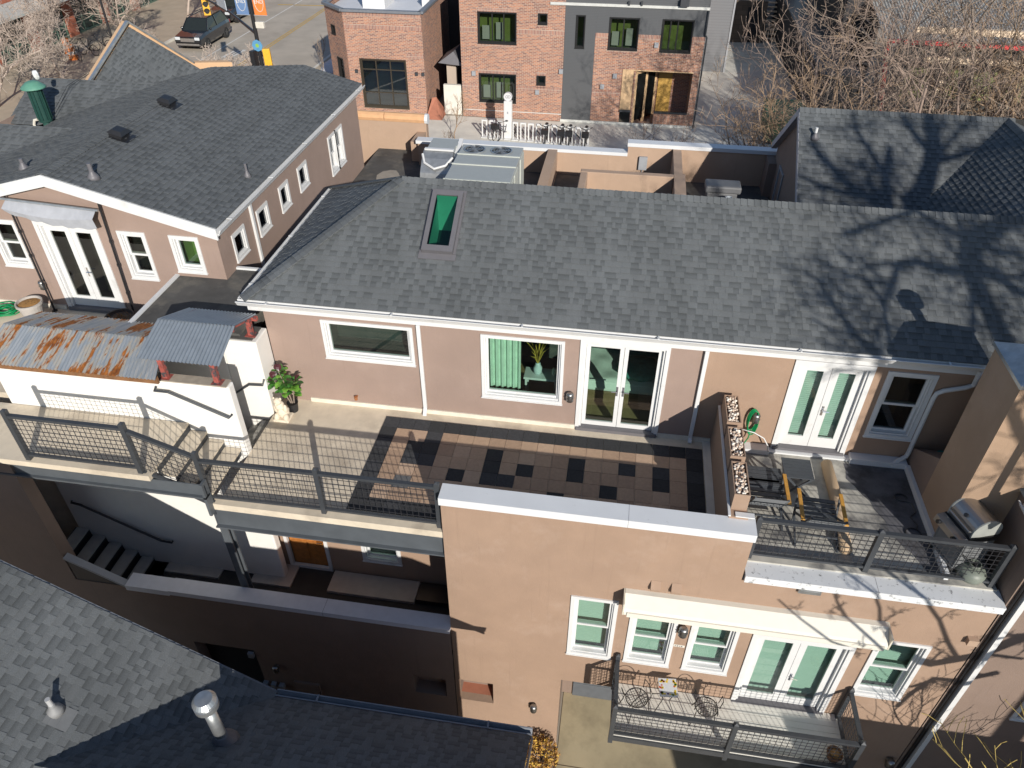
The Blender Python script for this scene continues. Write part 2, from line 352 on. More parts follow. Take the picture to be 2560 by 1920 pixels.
class Pl:
    """wall plane: origin o, unit u along the wall (to the right seen from outside), n outward"""
    def __init__(s, o, u, n): s.o, s.u, s.n = V(o), V(u).normalized(), V(n).normalized()
    def p(s, u, z, d=0): return s.o+s.u*u+V((0, 0, z))+s.n*d
    def box(s, mb, u0, u1, z0, z1, d0, d1, m=0):
        c = [s.p(u, z, d) for d in (d0, d1) for u, z in ((u0, z0), (u1, z0), (u1, z1), (u0, z1))]
        mb.add(c, [(3, 2, 1, 0), (4, 5, 6, 7), (0, 1, 5, 4), (1, 2, 6, 5), (2, 3, 7, 6), (3, 0, 4, 7)], m)
    def frame(s, mb, u0, u1, z0, z1, wd, d0, d1, m=0):
        s.box(mb, u0, u0+wd, z0, z1, d0, d1, m); s.box(mb, u1-wd, u1, z0, z1, d0, d1, m)
        s.box(mb, u0+wd, u1-wd, z1-wd, z1, d0, d1, m); s.box(mb, u0+wd, u1-wd, z0, z0+wd, d0, d1, m)
    def wall(s, mb, u0, u1, z0, z1, holes=(), m=0, depth=.16):
        us = sorted({u0, u1, *[h[0] for h in holes], *[h[1] for h in holes]}); zs = sorted({z0, z1, *[h[2] for h in holes], *[h[3] for h in holes]})
        us = [a for a in us if u0-1e-6 <= a <= u1+1e-6]; zs = [a for a in zs if z0-1e-6 <= a <= z1+1e-6]
        for a, b in zip(us, us[1:]):
            for c, d in zip(zs, zs[1:]):
                if any(h[0]-1e-6 <= a and b <= h[1]+1e-6 and h[2]-1e-6 <= c and d <= h[3]+1e-6 for h in holes): continue
                mb.quad(s.p(a, c), s.p(b, c), s.p(b, d), s.p(a, d), m, [(a, c), (b, c), (b, d), (a, d)])
        for h in holes:
            a, b, c, d = h[:4]; a2, b2 = max(a, u0), min(b, u1)
            if a2 >= b2: continue
            qs = [((a2, d), (b2, d))]
            if c > z0+1e-6: qs.append(((b2, c), (a2, c)))
            if a >= u0-1e-6: qs.append(((a, c), (a, d)))
            if b <= u1+1e-6: qs.append(((b, d), (b, c)))
            for q in qs:
                mb.quad(s.p(*q[0]), s.p(*q[0], -depth), s.p(*q[1], -depth), s.p(*q[1]), m, [(0, 0), (depth, 0), (depth, .5), (0, .5)])
def curtainmesh(pl, u0, u1, z0, z1, d, amp, wl, mat, name, parent, vert=True):
    mb = MB(); n = max(4, int((u1-u0 if vert else z1-z0)/wl*6)); pts = []
    for i in range(n+1):
        t = i/n; o = d+amp*math.sin(i*2*math.pi/6)
        if vert: pts.append((pl.p(u0+(u1-u0)*t, z0, o), pl.p(u0+(u1-u0)*t, z1, o)))
        else: pts.append((pl.p(u0, z0+(z1-z0)*t, o), pl.p(u1, z0+(z1-z0)*t, o)))
    for a, b in zip(pts, pts[1:]): mb.quad(a[0], b[0], b[1], a[1])
    return mb.build(name, mat, parent, fix=False)
def window(parent, pl, u0, u1, z0, z1, kind='fixed', back='dark', trim=.07, fm=None, gm=None, depth=.16, room=True, sash=.045, inner=.03, sh=0, name='window', mulls=()):
    """casing proud of the wall, sashes set back in the reveal, glass, and what stands behind it"""
    fm = fm or WHITE; gm = gm or GLASS; mb = MB()
    if trim:
        pl.frame(mb, u0, u1, z0, z1, trim, -.002, .028)
        pl.box(mb, u0-.012, u1+.012, z0-.025, z0-.0, -.002, .045)
    a, b, c, d = u0+trim, u1-trim, z0+trim, z1-trim
    pl.frame(mb, a, b, c, d, inner, -depth+.02, -.004)
    a += inner; b -= inner; c += inner; d -= inner
    if kind == 'hung':
        mid = (c+d)/2
        pl.frame(mb, a, b, mid-.025, d, sash, -.085, -.045); pl.frame(mb, a, b, c, mid+.025, sash, -.13, -.09)
        panes = [(a+sash, b-sash, mid, d-sash, -.065), (a+sash, b-sash, c+sash, mid, -.11)]
    else:
        pl.frame(mb, a, b, c, d, sash, -.12+sh, -.06+sh); panes = [(a+sash, b-sash, c+sash, d-sash, -.09+sh)]
        for k, t in mulls:
            if k == 'u': q = a+(b-a)*t; pl.box(mb, q-.03, q+.03, c+sash, d-sash, -.118, -.058)
            else: q = c+(d-c)*t; pl.box(mb, a+sash, b-sash, q-.028, q+.028, -.116, -.056)
    o = mb.build(name, fm, parent, fix=True)
    g = MB()
    for p in panes: g.quad(pl.p(p[0], p[2], p[4]), pl.p(p[1], p[2], p[4]), pl.p(p[1], p[3], p[4]), pl.p(p[0], p[3], p[4]))
    g.build('pane', gm, o, fix=False)
    if back == 'blind': curtainmesh(pl, u0+.03, u1-.03, z0+.03, z1-.03, -.24, .008, .05, BLIND, 'blind', o, False)
    if room:
        r = MB(); D = .75; e = .02; im = DARKIN if back in ('dark', 'blind') else GREENIN
        q = [pl.p(u, z, dd) for dd in (-depth-.001, -D) for u, z in ((u0-e, z0-e), (u1+e, z0-e), (u1+e, z1+e), (u0-e, z1+e))]
        r.add(q, [(4, 5, 6, 7), (0, 1, 5, 4), (1, 2, 6, 5), (2, 3, 7, 6), (3, 0, 4, 7)])
        r.build('interior', im, o, fix=False)
    return o
def french_door(parent, pl, u0, u1, z0, z1, back='dark', trim=.09, gm=None, depth=.16, room=True, hand=(.5,), stile=.11, botrail=.2, name='door'):
    gm = gm or GLASS; mb = MB()
    pl.box(mb, u0, u0+trim, z0, z1, -.002, .028); pl.box(mb, u1-trim, u1, z0, z1, -.002, .028); pl.box(mb, u0+trim, u1-trim, z1-trim, z1, -.002, .028)
    pl.box(mb, u0+trim, u0+trim+.04, z0, z1-trim, -depth, -.004); pl.box(mb, u1-trim-.04, u1-trim, z0, z1-trim, -depth, -.004)
    pl.box(mb, u0+trim+.04, u1-trim-.04, z1-trim-.04, z1-trim, -depth, -.004)
    a, b = u0+trim+.045, u1-trim-.045; mid = (a+b)/2; c, d = z0+.05, z1-trim-.045
    o = mb.build(name, WHITE, parent)
    t = MB(); pl.box(t, u0+.02, u1-.02, z0-.03, z0+.045, -depth, .06); t.build('threshold', SLATEP, o)
    for (p, q, hs) in ((a, mid-.004, 1), (mid+.004, b, 0)):
        lf = MB(); pl.box(lf, p, p+stile, c, d, -.11, -.065); pl.box(lf, q-stile, q, c, d, -.11, -.065)
        pl.box(lf, p+stile, q-stile, d-stile, d, -.11, -.065); pl.box(lf, p+stile, q-stile, c, c+botrail, -.11, -.065)
        lo = lf.build('door_leaf', WHITE, o)
        g = MB(); g.quad(pl.p(p+stile, c+botrail, -.09), pl.p(q-stile, c+botrail, -.09), pl.p(q-stile, d-stile, -.09), pl.p(p+stile, d-stile, -.09)); g.build('pane', gm, o, fix=False)
        if back == 'blind': curtainmesh(pl, p+.05, q-.05, c+.05, d-.03, -.20, .007, .045, BLIND, 'blind', o, False)
    h = MB()
    for s_ in (-1, 1):
        if len(hand) == 1 and s_ < 0: continue
        uu_ = mid+s_*.058; pl.box(h, uu_-.018, uu_+.018, c+.80, c+1.02, -.064, -.055)
        h.tube([pl.p(uu_, c+.93, -.06), pl.p(uu_, c+.93, -.01), pl.p(uu_+s_*.11, c+.93, -.005)], .011, 6)
    h.build('handle', CHROME if len(hand) == 1 else SLATEP, o)
    if room:
        r = MB(); D = .8; e = .02
        q = [pl.p(u, z, dd) for dd in (-depth-.001, -D) for u, z in ((u0-e, z0-e), (u1+e, z0-e), (u1+e, z1+e), (u0-e, z1+e))]
        r.add(q, [(4, 5, 6, 7), (0, 1, 5, 4), (1, 2, 6, 5), (2, 3, 7, 6), (3, 0, 4, 7)]); r.build('interior', DARKIN, o, fix=False)
    return o
def clip(poly, cl):
    """convex clip of 2-D polygon by CCW convex polygon"""
    out = poly
    for i in range(len(cl)):
        a, b = cl[i], cl[(i+1) % len(cl)]; inp = out; out = []
        if not inp: break
        f = lambda p: (b[0]-a[0])*(p[1]-a[1])-(b[1]-a[1])*(p[0]-a[0])
        for j in range(len(inp)):
            p, q = inp[j], inp[(j+1) % len(inp)]; fp, fq = f(p), f(q)
            if fp >= -1e-9: out.append(p)
            if (fp > 1e-9 and fq < -1e-9) or (fp < -1e-9 and fq > 1e-9):
                t = fp/(fp-fq); out.append((p[0]+(q[0]-p[0])*t, p[1]+(q[1]-p[1])*t))
    return out
def shingles(mb, O, U, Vv, poly, seed=0, exp=.120, wmin=.075, wmax=.235, hole=None):
    """laminated shingle courses as real overlapping tabs on the plane O,U,V, cut to the polygon (u,v)"""
    O, U, Vv = V(O), V(U).normalized(), V(Vv).normalized(); Nn = U.cross(Vv).normalized(); r = random.Random(seed)
    if Nn.z < 0: Nn = -Nn
    A = sum(poly[i][0]*poly[(i+1) % len(poly)][1]-poly[(i+1) % len(poly)][0]*poly[i][1] for i in range(len(poly)))
    if A < 0: poly = poly[::-1]
    u0 = min(p[0] for p in poly); u1 = max(p[0] for p in poly); v1 = max(p[1] for p in poly); v0 = min(p[1] for p in poly)
    P = lambda u, v, h: O+U*u+Vv*v+Nn*h
    parts = [poly]
    if hole:
        a, b, c, d = hole; parts = [clip([(x0, y0), (x1, y0), (x1, y1), (x0, y1)], poly) for x0, x1, y0, y1 in ((u0, a, v0, v1), (b, u1, v0, v1), (a, b, v0, c), (a, b, d, v1))]
    for pp in parts: mb.add([P(u, v, -.012) for u, v in pp], [tuple(range(len(pp)))], 1, [[(0, .3)]*len(pp)])
    j = 0; v = v0
    while v < v1:
        u = u0-r.uniform(0, .3); hi = r.random() < .5
        while u < u1:
            wd = r.uniform(wmin, wmax)*(1.0 if hi else .72); hi = not hi
            ua, ub = u, u+wd; u += wd
            if hole and v+exp+.02 > hole[2] and v < hole[3] and ub > hole[0] and ua < hole[1]:
                if ua < hole[0]: ub = hole[0]
                elif ub > hole[1]: ua = hole[1]
                else: continue
            c = clip([(ua, v), (ub, v), (ub, v+exp+.02), (ua, v+exp+.02)], poly)
            if len(c) < 3: continue
            hb = .016 if hi else .009
            m = (0 if r.random() < .85 else 1) if hi else (2 if r.random() < .75 else 1)
            hf = lambda q: hb*(1-min(1, max(0, (q[1]-v)/(exp+.02))))+.001
            n = len(c); top = [P(q[0], q[1], hf(q)) for q in c]; bot = [P(q[0], q[1], -.012) for q in c]
            uvq = [[(q[0], min(1, max(0, (q[1]-v)/exp))) for q in c]]
            mb.add(top, [tuple(range(n))], m, uvq)
            for k in range(n):
                k2 = (k+1) % n
                if abs(c[k][1]-c[k2][1]) < 1e-6 and c[k][1] > v+1e-4: continue
                mb.add([bot[k], bot[k2], top[k2], top[k]], [(0, 1, 2, 3)], m, [[(0, .2)]*4])
        v += exp; j += 1
def ridge_caps(mb, a, b, d1, d2, step=.125, wd=.14, seed=0):
    """ridge or hip cap shingles from a to b; d1,d2 unit vectors lying down each slope"""
    a, b = V(a), V(b); d1, d2 = V(d1).normalized(), V(d2).normalized(); L = (b-a).length; t = (b-a)/L; n = int(L/step); r = random.Random(seed)
    up = V((0, 0, 1))
    for i in range(n):
        p = a+t*(i*step); q = a+t*min(L, (i+1)*step+.03); m = r.choice((0, 1, 1, 2))
        h0, h1 = .018, .030
        for d in (d1, d2):
            e = [p+up*h1, q+up*h0, q+d*wd+up*(h0-.004), p+d*wd+up*(h1-.004)]
            mb.add(e, [(0, 1, 2, 3)], m, [[(0, .2), (0, .8), (1, .8), (1, .2)]])
            mb.add([e[0], e[3], e[3]-up*.03, e[0]-up*.03], [(0, 1, 2, 3)], 2, [[(0, .2)]*4]); mb.add([e[3], e[2], e[2]-up*.02, e[3]-up*.03], [(0, 1, 2, 3)], 2, [[(0, .2)]*4])
def corrug(mb, a, b, c, d, wl=.07, amp=.012, m=0):
    """corrugated sheet: a->b along the eave, a->d up the slope"""
    a, b, c, d = V(a), V(b), V(c), V(d); L = (b-a).length; n = int(L/wl*6); nn = (b-a).cross(d-a).normalized()
    if nn.z < 0: nn = -nn
    lo = []; hi = []
    for i in range(n+1):
        t = i/n; o = nn*amp*math.sin(i*math.pi*2/6); lo.append(a.lerp(b, t)+o); hi.append(d.lerp(c, t)+o)
    vs = lo+hi; k = n+1
    mb.add(vs, [(i, i+1, k+i+1, k+i) for i in range(n)], m)
    mb.add([p-nn*.004 for p in vs], [(i, i+1, k+i+1, k+i) for i in range(n)], m)
def railing(label, posts, spans, group=None, wsp=.105, pw=.085, name='railing', hang=.0):
    """posts: (x,y,zbase,ztop); spans: (i,j,bottom_i,bottom_j,top_i,top_j) heights of the two rails at each post"""
    P0 = posts[0]; t = thing(name, label, 'railing', (P0[0], P0[1], P0[2]), group)
    for x, y, z0, z1 in posts:
        mb = MB(); h = pw/2; mb.box(x-h, y-h, z0, x+h, y+h, z1-.02); mb.add([(x-h, y-h, z1-.02), (x+h, y-h, z1-.02), (x+h, y+h, z1-.02), (x-h, y+h, z1-.02), (x, y, z1+.012)], [(0, 1, 4), (1, 2, 4), (2, 3, 4), (3, 0, 4)])
        mb.build('post', STEEL, t)
    for i, j, b0, b1, t0, t1 in spans:
        A, B = V(posts[i][:2]+(0,)), V(posts[j][:2]+(0,)); d = (B-A).normalized(); A2, B2 = A+d*pw/2, B-d*pw/2; Z = V((0, 0, 1))
        mb = MB(); mb.bar(A2+Z*t0, B2+Z*t1, .075, .055); mb.build('top_rail', STEEL, t)
        mb = MB(); mb.bar(A2+Z*b0, B2+Z*b1, .06, .045); mb.build('bottom_rail', STEEL, t)
        mb = MB(); L = (B2-A2).length; n = max(1, round(L/wsp)); wv = .0075
        for k in range(1, n):
            f = k/n; p = A2.lerp(B2, f); mb.bar(p+Z*(b0+(b1-b0)*f), p+Z*(t0+(t1-t0)*f), wv, wv)
        H = (t0-b0+t1-b1)/2; n = max(1, round(H/wsp))
        for k in range(1, n):
            f = k/n; mb.bar(A2+Z*(b0+(t0-b0)*f), B2+Z*(b1+(t1-b1)*f), wv, wv)
        mb.build('wire_mesh', WIRE, t)
    return t
def wall_lamp(pl, u, z, parent, s=1.0):
    mb = MB(); c = pl.p(u, z, 0); ax = pl.n
    mb.lathe([(.05*s, 0), (.05*s, .02*s), (.03*s, .03*s)], c, 12, 0, ax); b = pl.p(u, z, .09*s)
    mb.tube([pl.p(u, z, .02*s), pl.p(u, z+.02*s, .06*s), b], .02*s, 8)
    mb.lathe([(.055*s, .10*s), (.075*s, .06*s), (.062*s, .02*s), (.080*s, -.01*s), (.060*s, -.05*s), (.072*s, -.09*s), (.03*s, -.125*s), (0, -.13*s)], b, 14)
    return mb.build('wall_lamp', SST, parent, smooth=True)
# ------------------------------------------------------------------ ground and streets
def sheet(name, x0, y0, x1, y1, z, mat, lab=None):
    mb = MB(); mb.quad((x0, y0, z), (x1, y0, z), (x1, y1, z), (x0, y1, z)); return struct(mb.build(name, mat))
mb = MB()
mb.quad((-260, -260, -6.87), (260, -260, -6.87), (260, 4, -6.87), (-260, 4, -6.87))
mb.quad((-260, 4, -6.87), (260, 4, -6.87), (260, 4, -3.87), (-260, 4, -3.87))
mb.quad((-260, 4, -3.87), (260, 4, -3.87), (260, 420, -3.87), (-260, 420, -3.87))
struct(mb.build('ground', TAPE))
sheet('pavement', -16.2, 11.4, 5.6, 28.5, -3.86, CONCP)
sheet('driveway', 3.35, 11.4, 12.0, 47, -3.852, CONCP)
sheet('road', -32.0, 4.2, -19.9, 120, -3.866, ASPH)
mb = MB()
mb.box(-19.9, 4.2, -3.87, -19.72, 44, -3.74); mb.box(-32.18, 4.2, -3.87, -32.0, 120, -3.74); struct(mb.build('kerb', CONCP))
mb = MB(); mb.box(-19.72, 4.2, -3.87, -16.2, 44, -3.75); mb.box(-39.5, 4.2, -3.87, -32.18, 120, -3.75); struct(mb.build('sidewalk', plain('sidewalk_tan', (.43, .36, .27), .9, var=.12, scale=1.2)))
mb = MB()
for y0, y1 in ((4.2, 60),):
    for x in (-24.75, -24.98): mb.quad((x-.05, y0, -3.861), (x+.05, y0, -3.861), (x+.05, y1, -3.861), (x-.05, y1, -3.861), 1)
for x in (-27.85,):
    mb.quad((x-.06, 30, -3.861), (x+.06, 30, -3.861), (x+.06, 70, -3.861), (x-.06, 70, -3.861), 0)
for k in range(3):
    mb.quad((-26.9+k*.25, 37.0+k*.2, -3.861), (-26.6+k*.25, 37.0+k*.2, -3.861), (-26.45+k*.25, 38.6+k*.2, -3.861), (-26.75+k*.25, 38.6+k*.2, -3.861), 0)
for k in range(7): mb.quad((-30.5+k*1.4, 31.5, -3.861), (-29.9+k*1.4, 31.5, -3.861), (-29.9+k*1.4, 34, -3.861), (-30.5+k*1.4, 34, -3.861), 0)
mb.quad((-29.2, 52, -3.861), (-21, 52.4, -3.861), (-21, 52.6, -3.861), (-29.2, 52.2, -3.861), 1)
struct(mb.build('road_marking', [LINEW, LINEY]))
mb = MB(); mb.blob((-18.7, 36.2, -3.75), .8, 2.6, .10, 0, 4, .2, 5, 12); mb.blob((-18.9, 41.0, -3.75), .6, 1.5, .10, 0, 5, .2, 5, 12)
tag(mb.build('snow_patch', SNOWM, smooth=True), 'grey old snow lying along the kerb', None, kind='stuff')
sheet('alley', -60, -30, 60, -3.16, -6.866, EARTH)
sheet('driveway', -0.2, -3.5, 6.2, -1.8, -6.855, CONCY); sheet('driveway', -0.2, -9, 6.2, -3.52, -6.858, CONCY)

# ------------------------------------------------------------------ main house
H = thing('stucco_house', 'long tan stucco house with dark shingled hip roof, skylight and roof terrace', 'house', (0, 0, -6.85))
FA = Pl((0, 0, 0), (1, 0, 0), (0, -1, 0))           # upper facade, y = 0
FB = Pl((0, -3.1, 0), (1, 0, 0), (0, -1, 0))        # tall front wall
WA, WB, DA = (-5.48, -3.66, 1.21, 2.10), (-2.345, -0.755, 0.60, 2.10), (-0.47, 1.165, 0.03, 2.19)
DB, WC = (3.35, 4.72, 0.05, 2.17), (4.935, 5.775, 0.58, 2.10)
mb = MB(); FA.wall(mb, -6.62, 1.80, 0, 2.45, [WA, WB, DA], 0)
FA.wall(mb, 1.80, 6.6, 0, 2.45, [DB, WC], 1)
mb.quad((-6.62, 0, 0), (-6.62, 5, 0), (-6.62, 5, 2.45), (-6.62, 0, 2.45)); mb.quad((-6.62, 5, -3.8), (10, 5, -3.8), (10, 5, 2.45), (-6.62, 5, 2.45))
mb.build('wall', [STUCCO2, STUCCO], H)
mb = MB(); FA.box(mb, -6.0, DA[0]-.005, .0, .10, .002, .03); FA.box(mb, DA[1]+.005, 2.19, 0, .10, .002, .03)
mb.box(2.5, -.20, 0, 3.3, -.003, .10, 1); mb.box(3.3, -.14, 0, 4.8, -.003, .035, 1); mb.box(4.8, -.20, 0, 5.83, -.003, .12, 1)
mb.build('baseboard', [plain('cream_base', (.66, .60, .50), .8), CAPW], H)
sl_ = .586; cs = 1/math.sqrt(1+sl_*sl_); sn = sl_*cs; RY, RZ = 2.519, 3.961; Ls = (RY+.06)/cs
mb = MB()
shingles(mb, (0, -.06, 2.45), (1, 0, 0), (0, cs, sn), [(-6.95, 0), (9.6, 0), (9.6, Ls), (-4.371, Ls)], 1, hole=(-3.58, -3.13, 1.22/cs, 2.20/cs))
shingles(mb, (-6.95, 0, 2.45), (0, -1, 0), (cs, 0, sn), [(-5.098, 0), (.06, 0), (-2.519, Ls)], 2)
mb.poly([(-6.95, 5.098, 2.45), (-4.371, RY, RZ), (9.6, RY, RZ), (9.6, 5.098, 2.45)], 1, [(0, .3)]*4)
ridge_caps(mb, (-4.371, RY, RZ), (9.6, RY, RZ), (0, -cs, -sn), (0, cs, -sn), seed=3)
ridge_caps(mb, (-6.95, -.06, 2.45), (-4.371, RY, RZ), (V((1, -1, 0))*.5+V((0, 0, -.05))).normalized(), (V((-1, 1, 0))*.5+V((0, 0, -.05))).normalized(), seed=4, wd=.13)
ridge_caps(mb, (-6.95, 5.098, 2.45), (-4.371, RY, RZ), (-.7, -.7, -.05), (.7, .7, -.05), seed=5, wd=.13)
mb.build('roof', SH, H, fix=False)
mb = MB(); FA.box(mb, -6.9, 6.42, 2.19, 2.43, .0, .035)
mb.box(-6.98, -.03, 2.30, -6.93, 5.1, 2.45); mb.box(-6.93, .03, 2.28, -6.6, 5.08, 2.31)
mb.build('fascia', WHITE, H)
def gutter(a, b, out, parent, mat, s=.12, h=.11, name='gutter'):
    a, b, out = V(a), V(b), V(out); prof = [(0, 0), (.0, -h), (s*.55, -h), (s*.8, -h*.45), (s, -h*.1), (s, 0), (s-.02, 0), (s-.02, -h*.12), (s*.7, -h*.5), (s*.5, -h+.02), (.02, -h+.02), (.02, 0)]
    mb = MB(); mb.prism([a+out*p[0]+V((0, 0, p[1])) for p in prof], b-a)
    L = (b-a).length; k = max(1, int(L/2.3))
    for i in range(k+1):
        p = a+(b-a)*((i+.25)/(k+.5)); mb.bar(p+V((0, 0, .008)), p+out*s+V((0, 0, .008)), .03, .012)
    return mb.build(name, mat, parent)
gutter((-7.06, -.035, 2.43), (6.42, -.035, 2.43), (0, -1, 0), H, WHITE)
gutter((-6.98, 5.1, 2.43), (-6.98, -.0, 2.43), (-1, 0, 0), H, WHITE, .09)
def downspout(parent, path, mat=WHITE, wd=.075):
    mb = MB()
    for a, b in zip(path, path[1:]): mb.bar(a, b, wd, .06, 0, (0, -1, 0))
    for p in path[1:-1]: mb.box(p[0]-wd/2, p[1]-.031, p[2]-.03, p[0]+wd/2, p[1]+.031, p[2]+.03)
    return mb.build('downspout', mat, parent, bevel=.008)
downspout(H, [(-3.53, -.045, 2.2), (-3.53, -.045, .17), (-3.53, -.15, .03)])
downspout(H, [(1.80, -.045, 2.2), (1.80, -.045, .10), (1.80, -.13, .03)])
mb = MB(); mb.tube([(6.36, -.05, 2.3), (6.36, -.05, 1.99), (6.25, -.05, 1.92), (5.93, -.05, 1.81), (5.84, -.05, 1.74), (5.82, -.05, 1.62), (5.82, -.05, .30), (5.80, -.06, .2), (5.66, -.12, .13), (5.58, -.16, .08), (5.57, -.18, .03)], .042, 8)
mb.build('downspout', WHITE, H)
window(H, FA, *WA, kind='fixed', sash=.04, trim=.06); window(H, FA, *WB, kind='fixed', room=False, sash=.04, trim=.06)
french_door(H, FA, *DA, room=False, hand=(0, 1), stile=.075, botrail=.10, trim=.075)
french_door(H, FA, *DB, back='blind', stile=.13, botrail=.24)
window(H, FA, *WC, kind='hung', gm=GLASSD)
# bedroom seen through the glass
mb = MB(); x0, x1, y0, y1, z0, z1 = -3.0, 2.15, .165, 4.6, .02, 2.5
q = [(x0, y0, z0), (x1, y0, z0), (x1, y1, z0), (x0, y1, z0), (x0, y0, z1), (x1, y0, z1), (x1, y1, z1), (x0, y1, z1)]
mb.add(q, [(0, 1, 2, 3)], 1); mb.add(q, [(4, 7, 6, 5), (1, 2, 6, 5), (2, 3, 7, 6), (3, 0, 4, 7)], 0)
mb.build('bedroom', [ROOMW, ROOMF], H, fix=False)
# skylight
sp = lambda x, y, h: V((x, y, 2.45+sl_*(y+.06)))+V((0, -sn, cs))*h
def slope_box(mb, xa, xb, ya, yb, h0, h1, m=0):
    c = [sp(x, y, h) for h in (h0, h1) for x, y in ((xa, ya), (xb, ya), (xb, yb), (xa, yb))]
    mb.add(c, [(3, 2, 1, 0), (4, 5, 6, 7), (0, 1, 5, 4), (1, 2, 6, 5), (2, 3, 7, 6), (3, 0, 4, 7)], m)
mb = MB(); a, b, c, d = -3.66, -3.05, 1.06, 2.24
slope_box(mb, a, a+.09, c, d, -.02, .13); slope_box(mb, b-.09, b, c, d, -.02, .13); slope_box(mb, a+.09, b-.09, c, c+.11, -.02, .13); slope_box(mb, a+.09, b-.09, d-.09, d, -.02, .13)
slope_box(mb, a-.06, b+.06, c-.11, c-.002, .0, .03); slope_box(mb, a-.05, a-.002, c, d, .0, .045); slope_box(mb, b+.002, b+.05, c, d, .0, .045); slope_box(mb, a-.05, b+.05, d+.002, d+.06, 0, .05)
sk = mb.build('skylight', SLATEP, H)
mb = MB(); mb.poly([sp(a+.09, c+.11, .10), sp(b-.09, c+.11, .10), sp(b-.09, d-.09, .10), sp(a+.09, d-.09, .10)]); mb.build('pane', glass('skylight_glass', (.22, .66, .48), .02), sk, fix=False)
mb = MB(); q = [sp(x, y, .09) for x, y in ((a+.09, c+.11), (b-.09, c+.11), (b-.09, d-.09), (a+.09, d-.09))]; q += [p-V((0, 0, .75)) for p in q]
mb.add(q, [(0, 1, 5, 4), (1, 2, 6, 5), (2, 3, 7, 6), (3, 0, 4, 7)], 0); mb.add(q, [(4, 5, 6, 7)], 1); mb.build('shaft', [WHITE, DARKIN], sk, fix=False)
wall_lamp(FA, -.60, .86, H); wall_lamp(FA, 2.92, .80, H)
mb = MB(); mb.cyl((-4.98, 0, .26), (-4.98, -.10, .25), .022, 8); mb.cyl((-4.98, -.08, .30), (-4.98, -.08, .22), .035, 8); mb.build('water_tap', plain('copper', (.55, .25, .12), .4, metal=.8), H)
# front wall with its openings
NI = (-2.40, -1.66, -5.42, -4.63); GA = (-.25, 5.2, -6.85, -4.08)
WD1, WD2, WD3, WD4 = (-.185, .665, -3.05, -1.225), (.90, 1.76, -3.03, -1.47), (2.0, 2.845, -3.03, -1.47), (5.10, 5.98, -3.06, -1.33)
DL = (3.075, 4.83, -3.90, -1.63)
mb = MB(); FB.wall(mb, -2.47, 2.6, -6.85, .80, [NI, GA, WD1, WD2, WD3], 0, .17); FB.wall(mb, 2.6, 6.62, -6.85, -.18, [GA, DL, WD4, WD3], 0, .17)
mb.quad((-2.47, -3.1, -6.85), (-2.47, -1.38, -6.85), (-2.47, -1.38, -.15), (-2.47, -3.1, -.15)); mb.quad((-2.47, -3.1, -.15), (-2.47, -2.84, -.15), (-2.47, -2.84, .8), (-2.47, -3.1, .8))
mb.quad((-2.47, -2.84, 0), (2.2, -2.84, 0), (2.2, -2.84, .80), (-2.47, -2.84, .80)); mb.quad((2.6, -3.1, -.18), (2.6, -2.84, -.18), (2.6, -2.84, .8), (2.6, -3.1, .8))
mb.build('front_wall', STUCCO, H)
mb = MB(); q = [FB.p(u, z, d) for d in (-.17, -.4) for u, z in ((NI[0], NI[2]), (NI[1], NI[2]), (NI[1], NI[3]), (NI[0], NI[3]))]
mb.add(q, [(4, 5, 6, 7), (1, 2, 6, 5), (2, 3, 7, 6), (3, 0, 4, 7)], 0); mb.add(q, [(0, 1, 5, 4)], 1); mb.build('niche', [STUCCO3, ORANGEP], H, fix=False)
mb = MB(); mb.quad((-.25, -1.8, -6.85), (5.2, -1.8, -6.85), (5.2, -1.8, -4.0), (-.25, -1.8, -4.0)); mb.quad((-.25, -3, -4.02), (5.2, -3, -4.02), (5.2, -1.8, -4.02), (-.25, -1.8, -4.02)); mb.quad((5.2, -3, -6.85), (5.2, -1.8, -6.85), (5.2, -1.8, -4), (5.2, -3, -4)); mb.quad((-.25, -3, -6.85), (-.25, -1.8, -6.85), (-.25, -1.8, -4), (-.25, -3, -4))
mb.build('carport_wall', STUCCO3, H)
mb = MB()
for k in range(4): mb.box(.0, -1.85, -6.84+k*.55, 2.6, -1.81, -6.84+k*.55+.53); mb.box(2.7, -1.85, -6.84+k*.55, 5.1, -1.81, -6.84+k*.55+.53)
mb.build('garage_door', plain('slate_door', (.10, .11, .125), .5), H, bevel=.01)
mb = MB(); mb.box(-2.49, -3.15, .795, 2.62, -2.80, .96); mb.box(.62, -3.152, .79, .624, -2.79, .962, 1); mb.build('parapet_cap', [CAPW, SLATEP], H)
mb = MB(); mb.box(2.63, -3.16, -.19, 6.645, -2.79, -.035); mb.box(4.72, -3.162, -.192, 4.724, -2.785, -.033, 1); mb.build('parapet_cap', [CAPD, SLATEP], H)
for wn in (WD1, WD2, WD3): window(H, FB, *wn, kind='hung', back='blind', depth=.17)
window(H, FB, *WD4, kind='hung', back='blind', depth=.17)
french_door(H, FB, *DL, back='blind', depth=.17, stile=.12, botrail=.22)
wall_lamp(FB, 1.86, -1.74, H, 1.1); wall_lamp(FB, -.78, -5.20, H, 1.0)
mb = MB()
for u in (1.24, 1.59):
    mb = MB(); mb.prism([FB.p(u-.085, -.52, .003), FB.p(u-.085, -.74, .003), FB.p(u-.085, -.74, .07), FB.p(u-.085, -.66, .09)], (.17, 0, 0)); mb.build('vent_hood', STUCCO, H)
mb = MB(); FB.box(mb, 3.52, 3.88, -.31, -.20, .002, .05); FB.box(mb, 3.55, 3.85, -.28, -.23, .05, .055); mb.build('slot_vent', GALV, H)
mb = MB(); FB.box(mb, 1.77, 1.97, -2.36, -2.30, .002, .012)
mb.build('number_plate', CREAM, H)
mb = MB()
